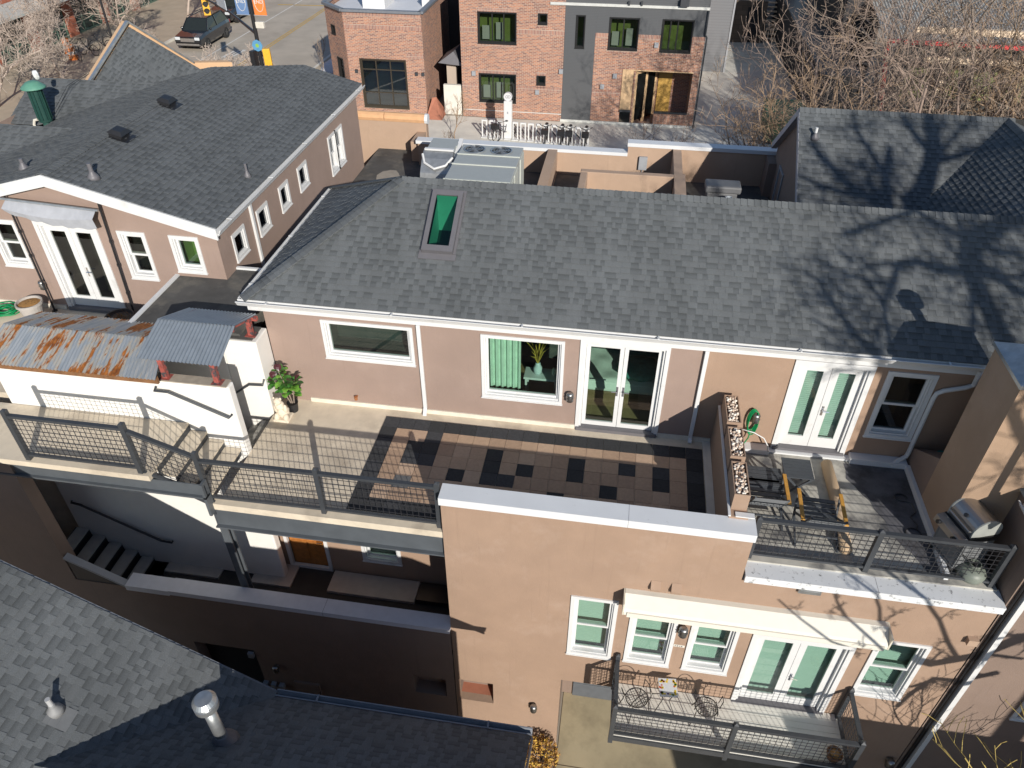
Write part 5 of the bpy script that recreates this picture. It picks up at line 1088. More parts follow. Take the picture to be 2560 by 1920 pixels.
mb = MB(); mb.tube([(4.31, -.34, .09), (4.33, -.36, .09), (4.35, -1.2, .09), (4.31, -2.46, .09), (4.31, -2.48, .09)], [.05, .10, .105, .10, .05], 14); tag(mb.build('rolled_mat', BOLST, None, smooth=True), 'tan rolled mat lying on the grill deck floor', 'mat')
mb = MB()
for k in range(4):
    r_ = .17+.012*k; mb.tube([(2.86+.10*math.sin(a*.45)*.9+.01*k, -.07-.012*k, .74+(.26+.012*k)*math.cos(a*.45)-.02*k) for a in range(14)], .012, 6, close=True)
mb.tube([(2.88, -.09, .48), (2.87, -.10, .3), (2.80, -.14, .15), (2.74, -.2, .11)], .012, 6)
t = thing('garden_hose', 'green garden hose hung round the lamp beside the deck door', 'hose', (2.9, -.07, .7)); mb.build('coil', GREENH, t, smooth=True)
mb = MB(); mb.tube([(2.72, -.1, .50), (2.95, -.12, .46), (3.15, -.14, .36), (3.25, -.16, .2), (3.27, -.18, .05)], .012, 6); mb.build('white_hose', WHITE, t, smooth=True)
mb = MB(); mb.tube([(5.55+.11*math.cos(a*.33), -.98+.09*math.sin(a*.33), .012) for a in range(17)]+[(5.70, -1.10, .012), (5.73, -1.3, .012), (5.60, -1.45, .012), (5.68, -1.62, .012)]+[(5.56+.13*math.cos(1+a*.33), -1.83+.12*math.sin(1+a*.33), .014) for a in range(20)], .011, 5); tag(mb.build('power_cable', BLACK, None), 'black cable curled on the shaded deck floor', 'cable')
G = thing('gas_grill', 'stainless gas grill on a cart in the deck corner', 'grill', (6.1, -2.3, 0), rotz=0)
ax, ay = V((.34, -.94, 0)).normalized(), V((.94, .34, 0)).normalized()   # along the front, and towards the back
gc = V((5.78, -2.36, 0)); gp = lambda a, b, z: gc+ax*a+ay*b+V((0, 0, z))
def gbox(mb, a0, a1, b0, b1, z0, z1, m=0):
    c = [gp(a, b, z) for z in (z0, z1) for a, b in ((a0, b0), (a1, b0), (a1, b1), (a0, b1))]
    mb.add(c, [(3, 2, 1, 0), (4, 5, 6, 7), (0, 1, 5, 4), (1, 2, 6, 5), (2, 3, 7, 6), (3, 0, 4, 7)], m)
prof = [(.08, .86)]+[(.33-.25*math.cos(a*math.pi/14), .97+.22*math.sin(a*math.pi/14)) for a in range(15)]+[(.58, .86)]
mb = MB(); mb.prism([gp(-.26, b, z) for b, z in prof], ax*.52, 0); lid = mb.build('lid', SST, G, bevel=.004)
for a in (-.285, .26): mb = MB(); mb.prism([gp(a, b*1.03-.01, z*1.004) for b, z in prof], ax*.025, 0); mb.build('end_cap', plain('cast_grey', (.30, .31, .29), .5), lid)
mb = MB(); mb.tube([gp(-.24, .10, .96), gp(-.24, .04, .98), gp(.24, .04, .98), gp(.24, .10, .96)], .016, 8); mb.build('handle', SST, lid)
mb = MB(); mb.cyl(gp(0, .125, 1.09), gp(0, .10, 1.105), .035, 14); mb.build('thermometer', BLACK, lid)
mb = MB(); gbox(mb, -.30, .30, .04, .60, .74, .86); mb.build('firebox', BLACK, G)
mb = MB(); mb.prism([gp(-.30, .035, .86), gp(-.30, -.10, .84), gp(-.30, -.12, .72), gp(-.30, .035, .70)], ax*.60); pnl = mb.build('control_panel', SST, G, bevel=.006)
for a in (-.18, .18): mb = MB(); mb.cyl(gp(a, -.10, .79), gp(a, -.155, .80), .036, 14); mb.cyl(gp(a, -.155, .80), gp(a, -.16, .80), .026, 14); mb.build('knob', BLACK, pnl)
mb = MB(); gbox(mb, -.28, .28, .04, .58, .12, .16); gbox(mb, .26, .285, .05, .58, .16, .74, 0); gbox(mb, -.285, -.26, .05, .58, .16, .74, 0); gbox(mb, -.25, .25, .045, .06, .18, .70); mb.build('cart', plain('cart_grey', (.16, .165, .17), .5), G)
for a in (-.25, .25):
    for b in (.08, .54): mb = MB(); mb.cyl(gp(a-.02, b, .055), gp(a+.02, b, .055), .055, 12); mb.build('wheel', RUBB, G)
PT = thing('gas_tank', 'pale round propane tank on the floor behind the wire railing corner', 'tank', (6.2, -2.66, 0))
mb = MB(); mb.lathe([(.14, 0), (.20, .04), (.22, .10), (.22, .17), (.17, .24), (.04, .27)], (6.22, -2.62, 0), 20); mb.build('cylinder', plain('tank_green', (.17, .19, .16), .5), PT, smooth=True)
mb = MB(); mb.lathe([(.09, .26), (.09, .33), (.08, .33), (.08, .26)], (6.22, -2.62, 0), 16, cap=False); mb.build('collar', plain('tank_green', (.17, .19, .16), .5), PT)
mb = MB(); mb.cyl((6.22, -2.62, .26), (6.22, -2.62, .32), .03, 8); mb.tube([(6.22, -2.62, .32), (6.1, -2.66, .4), (5.95, -2.6, .5), (5.9, -2.45, .7)], .01, 5); mb.build('valve', BLACK, PT)
# bistro set on lower balcony
IRON = plain('wrought_iron', (.04, .034, .03), .6)
def bistro(label, cx, cy, rot):
    t = thing('bistro_chair', label, 'chair', (cx, cy, -3.878), 'black wire bistro chairs', rot, local=True)
    mb = MB(); mb.tube([(.21*math.cos(a*.314), .20*math.sin(a*.314), .45) for a in range(20)], .011, 5, close=True)
    for k in range(-4, 5): x = k*.045; y = math.sqrt(max(.0, .2**2-x*x*.9)); mb.tube([(x, -y, .452), (x, y, .452)], .004, 4)
    for k in range(-4, 5): y = k*.045; x = math.sqrt(max(.0, .21**2-y*y*.95)); mb.tube([(-x, y, .452), (x, y, .452)], .004, 4)
    mb.build('seat', IRON, t)
    mb = MB(); arc = lambda R_, zt, y: [(R_*math.cos(math.pi*(1-k/12)), y-.10*math.sin(math.pi*k/12), .45+(zt-.45)*math.sin(math.pi*k/12)) for k in range(13)]
    mb.tube(arc(.21, .98, -.12), .010, 5); mb.tube(arc(.15, .86, -.14), .007, 5); mb.tube(arc(.08, .74, -.15), .006, 5)
    for k in range(-2, 3): mb.tube([(k*.05, -.18, .45), (k*.06, -.23, .80-.03*abs(k))], .005, 4)
    mb.tube([(-.21, -.1, .68), (-.27, .05, .68), (-.25, .18, .66), (-.21, .14, .46)], .009, 5); mb.tube([(.21, -.1, .68), (.27, .05, .68), (.25, .18, .66), (.21, .14, .46)], .009, 5)
    mb.build('backrest', IRON, t)
    for x, y in ((-.17, -.15), (.17, -.15), (-.17, .15), (.17, .15)): mb = MB(); mb.tube([(x, y, .45), (x*1.1, y*1.15, .22), (x*1.35, y*1.4, 0)], .010, 5); mb.build('leg', IRON, t)
    return t
bistro('black wire bistro chair at the left of the tiled table', 1.22, -3.62, .5); bistro('black wire bistro chair at the right of the tiled table', 2.52, -3.60, -.15)
T = thing('bistro_table', 'small bistro table with a fruit patterned tile top', 'table', (1.78, -3.45, -3.878))
zt = -3.20; mb = MB(); M_ = Matrix.Rotation(.10, 3, 'Z'); bp = lambda x, y, z: V((1.78, -3.45, z))+M_ @ V((x, y, 0))
def tbox(x0, y0, x1, y1, z0, z1, m):
    c = [bp(x, y, z) for z in (z0, z1) for x, y in ((x0, y0), (x1, y0), (x1, y1), (x0, y1))]; mb.add(c, [(3, 2, 1, 0), (4, 5, 6, 7), (0, 1, 5, 4), (1, 2, 6, 5), (2, 3, 7, 6), (3, 0, 4, 7)], m)
tbox(-.17, -.18, .17, .18, zt-.03, zt, 0); r_ = random.Random(2)
for k in range(44):
    a = r_.uniform(-.15, .15); b = r_.choice((-1, 1))*r_.uniform(.10, .155); x, y = (a, b) if k % 2 else (b, a); p = bp(x, y, zt+.001); mb.lathe([(r_.uniform(.012, .024), 0), (r_.uniform(.012, .024), .002)], p, 8, r_.choice((1, 2, 3, 1, 4)))
mb.build('tabletop', [WHITE, plain('fruit_yellow', (.75, .52, .03), .5), plain('fruit_green', (.12, .28, .05), .5), plain('fruit_plum', (.10, .04, .16), .5), plain('fruit_red', (.55, .1, .04), .5)], T)
for sx in (-1, 1):
    for sy in (-1, 1): mb = MB(); mb.tube([(1.78+sx*.12, -3.45+sy*.12, zt-.03), (1.78+sx*.06, -3.45+sy*.06, -3.55), (1.78+sx*.22, -3.45+sy*.22, -3.878)], .009, 5); mb.build('leg', IRON, T)
BP = thing('wicker_basket', 'small brown basket planter in the balcony corner', 'basket', (4.85, -3.98, -3.878)); mb = MB(); mb.lathe([(.10, 0), (.14, .16), (.15, .18), (.13, .18), (.12, .14), (0, .14)], (4.85, -3.98, -3.878), 16); mb.build('basket', RUSTW, BP)
mb = MB(); mb.blob((4.85, -3.98, -3.73), .10, .10, .05, 0, 2, .3); mb.build('dry_soil', LITTER, BP)
# shrub with dry leaves at the foot of the wall
def shrub(name, label, c, rx, ry, rz, n, mats, size, seed, sub=True):
    t = thing(name, label, 'shrub', c); r_ = random.Random(seed); mb = MB(); lf = MB(); c = V(c)
    for k in range(24):
        a = r_.uniform(0, 6.28); q = r_.uniform(.3, 1); mb.tube([c, c+V((rx*q*.5*math.cos(a), ry*q*.5*math.sin(a), rz*.6)), c+V((rx*q*math.cos(a), ry*q*math.sin(a), rz*r_.uniform(.7, 1.2)))], [.012, .008, .003], 4)
    for k in range(n):
        d = V((r_.gauss(0, 1), r_.gauss(0, 1), r_.gauss(0, 1))).normalized()*r_.uniform(.35, 1)**.5; p = c+V((d.x*rx, d.y*ry, rz*.6+d.z*rz*.6)); a = V((r_.gauss(0, 1), r_.gauss(0, 1), r_.gauss(0, 1))).normalized(); b = a.orthogonal().normalized(); s_ = size*r_.uniform(.6, 1.2)
        lf.quad(p-a*s_, p+b*s_*.4, p+a*s_, p-b*s_*.4, r_.randrange(len(mats)))
    mb.build('stem', BARKG, t); lf.build('foliage', mats, t, fix=False); return t
shrub('dry_shrub', 'golden brown leafy shrub at the foot of the tall front wall', (-.55, -3.55, -6.86), .42, .38, .75, 900, DRYL, .05, 8)

# ------------------------------------------------------------------ brick building with charcoal panel, across the pavement
BB = thing('brick_building', 'two storey brick apartment building with a charcoal brick panel', 'building', (-3, 28.55, -3.85))
FE = Pl((0, 28.55, 0), (1, 0, 0), (0, -1, 0)); z0 = -3.85
w1, w2, w3, w4 = (-7.94, -5.96, -.11, 1.37), (-4.9, -4.42, .88, 1.38), (-7.94, -5.97, -3.03, -1.57), (-4.91, -4.43, -2.03, -1.56)
ws, w5, w6 = (-3.01, -2.54, -.14, 1.38), (-1.38, .09, -.15, 1.34), (1.17, 2.69, -.16, 1.34); PO = (-.52, 2.96, z0, -1.09)
mb = MB()
FE.wall(mb, -8.85, -3.55, z0, 2.6, [w1, w2, w3, w4], 0); FE.wall(mb, -2.02, 3.3, z0, .60, [w5, w6, PO], 0)
mb.quad((3.3, 28.55, z0), (3.3, 45, z0), (3.3, 45, 3), (3.3, 28.55, 3), 0, [(0, 0), (16, 0), (16, 7), (0, 7)]); mb.quad((-8.85, 28.55, z0), (-8.85, 45, z0), (-8.85, 45, 2.6), (-8.85, 28.55, 2.6), 1, [(0, 0), (16, 0), (16, 7), (0, 7)])
mb.build('wall', [BRICK, BLKWALL], BB, fix=False)
mb = MB(); FG_ = Pl((0, 28.53, 0), (1, 0, 0), (0, -1, 0)); FG_.wall(mb, -3.55, -2.02, -3.72, 1.80, [ws], 0); FE.wall(mb, -2.02, 3.3, .60, 1.80, [w5, w6], 0); mb.quad((-3.55, 28.53, -3.72), (-3.55, 28.55, -3.72), (-3.55, 28.55, 1.8), (-3.55, 28.53, 1.8)); FE.box(mb, -3.55, 3.3, 1.92, 3.4, -.4, -.02)
mb.build('charcoal_wall', SIDBRK, BB, fix=False)
mb = MB(); FE.box(mb, -4.3, 3.32, 1.80, 1.92, -.25, .06); mb.build('cornice', plain('pale_trim', (.55, .55, .52), .5), BB)
mb = MB(); mb.quad((-8.8, 28.6, 2.3), (3.3, 28.6, 2.3), (3.3, 45, 2.3), (-8.8, 45, 2.3)); mb.box(-4.0, 28.75, 1.9, 3.3, 28.8, 2.1); mb.build('roof', plain('roof_gravel', (.32, .31, .3), .9), BB)
mb = MB()
for u in (-.55, .05): FE.box(mb, u, u+.09, 1.9, 2.08, .0, .12)
FE.box(mb, 1.9, 2.3, 1.95, 2.25, .0, .25); mb.build('sign_light', STEEL, BB)
def band(_, u0, u1, z, h=.22):
    mb = MB()
    mb.quad(FE.p(u0, z, .012), FE.p(u1, z, .012), FE.p(u1, z+h, .012), FE.p(u0, z+h, .012), 0, [(u0, z), (u1, z), (u1, z+h), (u0, z+h)])
    mb.quad(FE.p(u0, z+h, .012), FE.p(u1, z+h, .012), FE.p(u1, z+h, 0), FE.p(u0, z+h, 0), 0, [(0, 0)]*4); mb.build('soldier_course', BRICKS, BB, fix=False)
mb = MB()
for u0, u1, z in ((-8.85, -7.98, .40), (-5.92, -3.56, .40), (-8.85, -7.98, -2.36), (-5.92, -3.56, -2.36), (-2.01, -1.42, .38), (.13, 1.13, .38), (2.73, 3.3, .38), (-2.01, -.56, -2.38)): band(mb, u0, u1, z)
for w_ in (w1, w2, w3, w4): band(mb, w_[0]-.03, w_[1]+.03, w_[3]+.002, .16); band(mb, w_[0]-.03, w_[1]+.03, w_[2]-.13, .128)
for w_ in (w5, w6): band(mb, w_[0]-.05, w_[1]+.05, w_[2]-.14, .138)
mb = MB(); FE.box(mb, -8.85, -3.56, -3.50, -3.46, 0, .02); FE.box(mb, -3.6, 3.3, -3.85, -3.72, 0, .05); mb.build('plinth', plain('pale_trim', (.55, .55, .52), .5), BB)
DKF = plain('bronze_frame', (.018, .018, .018), .4)
for w_, mu in ((w1, (('u', .36), ('u', .68))), (w3, (('u', .36), ('u', .68))), (w2, ()), (w4, ()), (ws, ()), (w5, (('u', .48),)), (w6, (('u', .25), ('u', .5)))):
    o = window(BB, FE if w_ is not ws else FG_, *w_, kind='fixed', back='green', trim=.05, fm=DKF, gm=GLASSD, mulls=mu, sash=.03, inner=.02)
    if w_ in (w1, w3, w5):
        mb = MB(); a, b, c, d = w_; FE.box(mb, a+.15, a+.55, c+.1, c+.75, -.45, -.42); FE.box(mb, a+.85, a+1.2, c+.1, c+.9, -.5, -.47); mb.build('shade', BLIND, o)
mb = MB(); FE.box(mb, -.52, .03, -3.05, -1.09, .002, .04); FE.box(mb, -.52, 2.96, -1.09, -1.05, -.1, .06); mb.build('cedar_panel', CEDAR, BB)
mb = MB(); FE.box(mb, -.52, .05, -3.15, -3.06, .0, .12); FE.box(mb, 1.25, 2.92, -3.15, -3.07, -.1, .08); mb.build('ledge', STEEL, BB)
mb = MB(); FE.wall(mb, .05, .14, z0, -1.09); FE.box(mb, 1.25, 2.96, z0, -3.15, -.1, 0)
q = [FE.p(u, z, d) for d in (0, -1.6) for u, z in ((.10, z0), (2.96, z0), (2.96, -1.09), (.10, -1.09))]; mb.add(q, [(0, 1, 5, 4), (1, 2, 6, 5), (4, 5, 6, 7)], 1, [[(0, 0), (2.8, 0), (2.8, 2.8), (0, 2.8)]]*3); mb.build('porch', [BRICK, BRICK], BB, fix=False)
mb = MB(); a, b = FE.p(.12, z0, 0), FE.p(1.2, z0, -1.3); t_ = (b-a).normalized(); Zv = V((0, 0, 1))
for f0, f1 in ((0, .07), (.48, .56), (.93, 1.0)): mb.prism([a.lerp(b, f0), a.lerp(b, f1), a.lerp(b, f1)+Zv*2.7, a.lerp(b, f0)+Zv*2.7], (.06, .05, 0))
mb.prism([a+Zv*2.55, b+Zv*2.55, b+Zv*2.74, a+Zv*2.74], (.06, .05, 0)); mb.build('entry_frame', CEDAR, BB)
mb = MB(); mb.quad(a.lerp(b, .07)+V((.03, .02, .2)), a.lerp(b, .48)+V((.03, .02, .2)), a.lerp(b, .48)+V((.03, .02, 2.55)), a.lerp(b, .07)+V((.03, .02, 2.55))); mb.quad(a.lerp(b, .56)+V((.03, .02, .2)), a.lerp(b, .93)+V((.03, .02, .2)), a.lerp(b, .93)+V((.03, .02, 2.55)), a.lerp(b, .56)+V((.03, .02, 2.55))); mb.build('entry_glass', plain('dark_reflective', (.01, .012, .012), .08), BB)
mb = MB(); FE.box(mb, 1.35, 2.05, -3.75, -1.25, -1.58, -1.54); mb.build('door', YDOOR, BB)
for u, z in ((-4.95, -2.5), (-8.3, -1.7), (.9, .05), (-1.6, -2.05), (-1.0, -1.5), (-3.75, -1.4)):
    mb = MB(); FE.box(mb, u, u+.2, z, z+.22, .002, .10); mb.build('wall_fitting', GREYP, BB)
mb = MB(); mb.tube([(3.27, 28.47, 1.8), (3.27, 28.47, .72), (3.36, 28.5, .6), (3.36, 28.5, -3.8)], .045, 6); mb.build('downspout', STEEL, BB)
LS = thing('lap_sided_building', 'tall grey lap sided building wing behind the brick building', 'building', (4.5, 39, -3.85))
mb = MB(); mb.quad((3.35, 38.9, z0), (5.57, 38.9, z0), (5.57, 38.9, 6), (3.35, 38.9, 6), 0, [(0, 0), (2.2, 0), (2.2, 10), (0, 10)]); mb.quad((5.57, 38.9, z0), (5.57, 48, z0), (5.57, 48, 6), (5.57, 38.9, 6), 0, [(0, 0), (9, 0), (9, 10), (0, 10)]); mb.build('wall', SIDING, LS, fix=False)
mb = MB(); mb.box(5.52, 38.85, z0, 5.62, 38.95, 6); mb.build('corner_board', GREYP, LS)
# corner shop
CB = thing('brick_corner_shop', 'brick corner building with white flat roof and large black grid window', 'building', (-13, 28.2, -3.85))
FH = Pl((0, 28.2, 0), (1, 0, 0), (0, -1, 0)); bw = (-14.22, -11.71, -3.52, -1.02)
mb = MB(); FH.wall(mb, -14.85, -10.75, z0, 1.22, [bw], 0)
cA, cB = V((-16.3, 29.6, 0)), V((-14.85, 28.2, 0)); FI = Pl(cA, cB-cA, ((cB-cA).y, -(cB-cA).x, 0)); Lc = (cB-cA).length
FI.wall(mb, 0, Lc, z0, 1.22, [(.55, 1.0, -.1, .35), (.8, 1.45, -3.7, -1.2)], 0)
mb.quad((-10.75, 28.2, z0), (-10.75, 42, z0), (-10.75, 42, 1.22), (-10.75, 28.2, 1.22), 0, [(0, 0), (14, 0), (14, 5), (0, 5)]); mb.quad((-16.3, 29.6, z0), (-16.3, 42, z0), (-16.3, 42, 1.22), (-16.3, 29.6, 1.22), 0, [(0, 0), (14, 0), (14, 5), (0, 5)]); mb.build('wall', BRICK, CB, fix=False)
mb = MB()
for z, h in ((1.02, .18), (.42, .22), (-1.0+.1, .20), (-2.95, .2)):
    for u0, u1 in ((-14.84, -10.75),) if z > -.5 else ((-14.84, -14.27), (-11.66, -10.75)): mb = MB(); mb.quad(FH.p(u0, z, .012), FH.p(u1, z, .012), FH.p(u1, z+h, .012), FH.p(u0, z+h, .012), 0, [(u0, z), (u1, z), (u1, z+h), (u0, z+h)]); mb.build('soldier_course', BRICKS, CB, fix=False)
mb = MB()
for a, b in ((V((-10.75, 28.2, 0)), V((-14.85, 28.2, 0))), (cB, cA), (cA, V((-16.3, 42, 0))), (V((-10.75, 28.2, 0)), V((-10.75, 42, 0)))): mb.bar(a+V((0, 0, 1.27)), b+V((0, 0, 1.27)), .26, .12)
mb.build('parapet_cap', plain('slate_cap', (.17, .18, .20), .5), CB)
mb = MB(); mb.poly([(-10.8, 28.25, .95), (-10.8, 42, .95), (-16.2, 42, .95), (-16.2, 29.6, .95), (-14.8, 28.25, .95)]); mb.box(-14.4, 30.2, .95, -13.2, 32.0, 1.9, 1); mb.box(-11.4, 31, .95, -11.0, 33, 1.5, 1); mb.build('roof', [plain('white_membrane', (.62, .63, .66), .7, var=.05, scale=.8), WHITE], CB)
window(CB, FH, *bw, kind='fixed', trim=.05, fm=plain('bronze_brown', (.05, .04, .028), .4), gm=glass('tinted_glass', (.25, .36, .32), .16), mulls=(('u', .33), ('u', .66), ('z', .30), ('z', .80)), sash=.04)
window(CB, FI, .8, 1.45, -3.7, -1.2, kind='fixed', trim=.05, fm=DKF, gm=GLASSD, mulls=(('z', .3), ('z', .8))); window(CB, FI, .55, 1.0, -.1, .35, kind='fixed', trim=.04, fm=DKF, gm=GLASSD)
for u in (-14.5, -11.25, -10.9):
    mb = MB(); FH.box(mb, u, u+.14, -1.75, -1.58, .002, .09); mb.build('wall_fitting', STEEL, CB)
# alley gate between the two brick buildings
PG = thing('alley_porch', 'small dark gabled porch on a brick pier between the brick buildings', 'porch', (-9.6, 30.2, -3.85))
mb = MB(); mb.box(-9.85, 29.4, z0, -9.35, 29.8, -1.3); mb.build('pier', BRICK, PG)
mb = MB(); mb.add([(-10.2, 29.0, -1.3), (-8.9, 29.0, -1.4), (-8.9, 31, -1.4), (-10.2, 31, -1.3), (-9.4, 29.2, -.75), (-9.3, 31, -.75)], [(0, 1, 4), (1, 2, 5, 4), (2, 3, 5), (3, 0, 4, 5), (0, 3, 2, 1)]); mb.build('roof', SLATEP, PG)
mb = MB(); mb.quad((-10.7, 34, z0), (-8.85, 34, z0), (-8.85, 34, 3), (-10.7, 34, 3)); mb.build('back_wall', BLKWALL, PG)
mb = MB(); mb.box(-9.9, 28.7, z0, -8.95, 28.9, -2.3); tag(mb.build('low_wall', CONCP, None), 'pale concrete low wall between the brick buildings', 'wall')
mb = MB(); mb.add([(-10.72, 27.7, z0), (-9.85, 27.7, z0), (-9.85, 29.0, z0), (-10.72, 29.0, z0), (-10.5, 28.5, -2.95), (-10.3, 28.6, -2.95)], [(0, 1, 5, 4), (1, 2, 5), (2, 3, 4, 5), (3, 0, 4)]); tag(mb.build('ramp_block', ORANGEP, None), 'terracotta sloped block beside the corner shop', 'block')
# bike share
KS = thing('bike_kiosk', 'tall white bike share kiosk with a round sign on top', 'kiosk', (-6.2, 26.7, -3.85))
kx, ky = -5.95, 25.75
mb = MB(); mb.box(kx-.20, ky-.14, z0, kx+.20, ky+.14, -2.0); mb.build('pillar', WHITE, KS, bevel=.03)
mb = MB(); mb.cyl((kx, ky-.06, -1.80), (kx, ky+.06, -1.80), .21, 24); dsk = mb.build('round_sign', WHITE, KS)
mb = MB(); mb.lathe([(.205, 0), (.215, 0), (.215, .02), (.205, .02)], (kx, ky-.065, -1.80), 24, 0, (0, -1, 0), False); mb.lathe([(.05, 0), (.075, 0), (.075, .006), (.05, .006)], (kx-.05, ky-.062, -1.80), 16, 0, (0, -1, 0), False); mb.lathe([(.05, 0), (.075, 0), (.075, .006), (.05, .006)], (kx+.06, ky-.062, -1.80), 16, 0, (0, -1, 0), False); mb.build('emblem', GREYP, dsk)
mb = MB(); mb.box(kx-.03, ky-.146, -2.6, kx+.03, ky-.141, -2.5); mb.build('slot', GREYP, KS)
DK = []
xs = [-7.15+.397*k for k in range(14)]
for k, x in enumerate(xs):
    y = 25.75-.028*k
    if k == 0:
        d0 = thing('bike_dock', 'white bike share docking frame standing on the pavement', 'bike dock', (x, y, z0), 'white bike share docks in a row', 0, local=True)
        mb = MB(); mb.box(-.14, -.05, .02, -.085, .05, .86); mb.box(.085, -.05, .02, .14, .05, .86); mb.box(-.085, -.05, .79, .085, .05, .86); mb.box(-.16, -.25, 0, .16, .25, .03); mb.build('frame', WHITE, d0)
        mb = MB(); mb.bar((-.085, 0, .5), (.085, 0, .3), .05, .04); mb.build('lock', BLACK, d0)
    else: dup(d0, (x, y, z0), 0, 'white bike share docking frame standing on the pavement', 'white bike share docks in a row')
def bike(label, x, y, rz, first=[None]):
    if first[0]: return dup(first[0], (x, y, z0), rz, label, 'black share bikes parked in the docks')
    t = thing('share_bike', label, 'bicycle', (x, y, z0), 'black share bikes parked in the docks', rz, local=True); first[0] = t
    for wy in (-.52, .52):
        mb = MB(); mb.tube([(0, wy+.31*math.cos(a*.2618), .33+.31*math.sin(a*.2618)) for a in range(24)], .022, 6, close=True)
        for a in range(8): mb.tube([(0, wy, .33), (0, wy+.30*math.cos(a*.785), .33+.30*math.sin(a*.785))], .004, 3)
        mb.build('wheel', RUBB, t)
    mb = MB(); mb.tube([(0, -.52, .33), (0, -.05, .36), (0, .36, .78), (0, .42, .95)], .025, 6); mb.tube([(0, -.05, .36), (0, -.2, .85)], .02, 6); mb.tube([(0, .52, .33), (0, .40, .85)], .018, 6); mb.tube([(0, -.15, .62), (0, .36, .74)], .022, 6); mb.build('frame', plain('bike_grey', (.10, .10, .11), .4), t)
    mb = MB(); mb.tube([(-.30, .25, 1.05), (-.22, .38, 1.02), (0, .42, .98), (.22, .38, 1.02), (.30, .25, 1.05)], .018, 6); mb.build('handlebar', BLACK, t)
    mb = MB(); mb.blob((0, -.22, .90), .09, .15, .05); mb.build('saddle', BLACK, t)
    mb = MB(); mb.box(-.17, .50, .70, .17, .78, .92); mb.build('basket', BLACK, t)
    return t
for k, lab in ((2, 'share bike turned sideways in front of the white kiosk'), (8, 'share bike parked in the dock left of centre in the row'), (10, 'left one of the two share bikes parked close together'), (11, 'right one of the two share bikes parked close together'), (13, 'share bike parked in the dock at the right end of the row')):
    bike(lab, xs[k]+(.0 if k != 2 else .25), 25.55-.028*k, math.pi if k != 2 else math.pi*.8)
# planting strip with saplings
PS = thing('planting_strip', 'narrow planting bed of yellow grass behind the rear parapet', 'planter', (1.3, 20.5, -3.85))
mb = MB(); mb.box(-.05, 21.6, z0, 3.6, 22.7, z0+.12); mb.build('kerb', CONCP, PS)
mb = MB(); mb.box(.02, 21.67, z0, 3.53, 22.63, z0+.125); mb.build('soil', LITTER, PS)
mb = MB(); r_ = random.Random(5)
for k in range(420):
    g = r_.choice((.3, .9, 1.5, 2.2, 2.7, 3.2)); b0 = V((g+r_.uniform(-.25, .25), r_.uniform(21.8, 22.5), z0+.12)); mb.tube([b0, b0+V((r_.uniform(-.15, .15), r_.uniform(-.12, .12), r_.uniform(.15, .4)))], [.014, .003], 3)
tag(mb.build('grass_tufts', DRYG, PS), None, None, kind='stuff')
# service court at the right: shed, gate wall, dumpster, walls
SHD = thing('block_shed', 'small brown block shed with a black door in the service court', 'shed', (8, 46.5, -3.85))
SP = Pl((0, 46.2, 0), (1, 0, 0), (0, -1, 0)); mb = MB(); SP.wall(mb, 6.4, 8.55, z0, -1.2, [(7.3, 8.25, z0, -1.6)], 0); mb.quad((8.55, 46.2, z0), (8.55, 50, z0), (8.55, 50, -1.2), (8.55, 46.2, -1.2), 0, [(0, 0), (4, 0), (4, 2.6), (0, 2.6)]); mb.build('wall', BLOCKM, SHD, fix=False)
mb = MB(); SP.box(mb, 7.3, 8.25, z0, -1.6, -.14, -.1); mb.build('door', BLACK, SHD)
mb = MB(); mb.quad((6.4, 46.2, -1.2), (8.55, 46.2, -1.2), (8.55, 50, -1.2), (6.4, 50, -1.2)); mb.build('roof', MEMB, SHD)
ST = thing('wooden_stairs', 'wooden stairs between the block shed and the dark wall', 'stairs', (9.2, 48, -3.85)); mb = MB()
for k in range(9): mb.box(8.7, 46.5+k*.32, z0+.2+k*.22, 9.75, 46.85+k*.32, z0+.26+k*.22)
mb.build('tread', CREAMB, ST)
mb = MB(); mb.box(8.62, 46.4, z0, 8.68, 49.5, -1.9); mb.build('stringer', STEEL, ST)
WB = thing('white_building', 'white building with a tan base trim at the top edge', 'building', (8, 50, -3.85)); mb = MB(); mb.box(5.7, 50.2, z0, 8.6, 53, 5); mb.box(8.95, 50.2, z0, 11, 53, 5); mb.build('wall', WHITE, WB); mb = MB(); mb.box(5.7, 50.1, -.7, 8.6, 50.19, -.2); mb.box(8.95, 50.1, -.7, 11, 50.19, -.2); mb.build('trim', CREAMB, WB)
GW = thing('dark_gate', 'open dark timber gate at the end of the service court', 'gate', (9.8, 46, -3.85)); mb = MB()
for k in range(12): mb.box(9.60+k*.045, 46.4-k*.30, z0+.1, 9.66+k*.045, 46.68-k*.30, -1.7)
mb.bar((9.62, 46.7, -1.68), (10.16, 43.0, -1.68), .08, .06); mb.build('boards', plain('dark_board', (.05, .035, .03), .8), GW)
DW2 = thing('dark_building', 'tall black stucco building wall beside the service court', 'building', (11, 40, -3.85)); mb = MB(); mb.prism([(9.35, 29.5, z0), (9.6, 50, z0), (12, 50, z0), (11.2, 29.5, z0)], (0, 0, 2.7)); mb.prism([(11.2, 36, z0), (11.6, 50, z0), (14, 50, z0), (13.2, 36, z0)], (0, 0, 7.0)); mb.build('wall', BLKWALL, DW2)
mb = MB(); mb.prism([(9.3, 29.4, -1.15), (9.55, 50, -1.15), (12, 50, -1.15), (11.2, 29.4, -1.15)], (0, 0, .08)); mb.build('roof', STEEL, DW2)
DM = thing('dumpster', 'green metal dumpster standing in the service court', 'dumpster', (7.7, 28.5, -3.85))
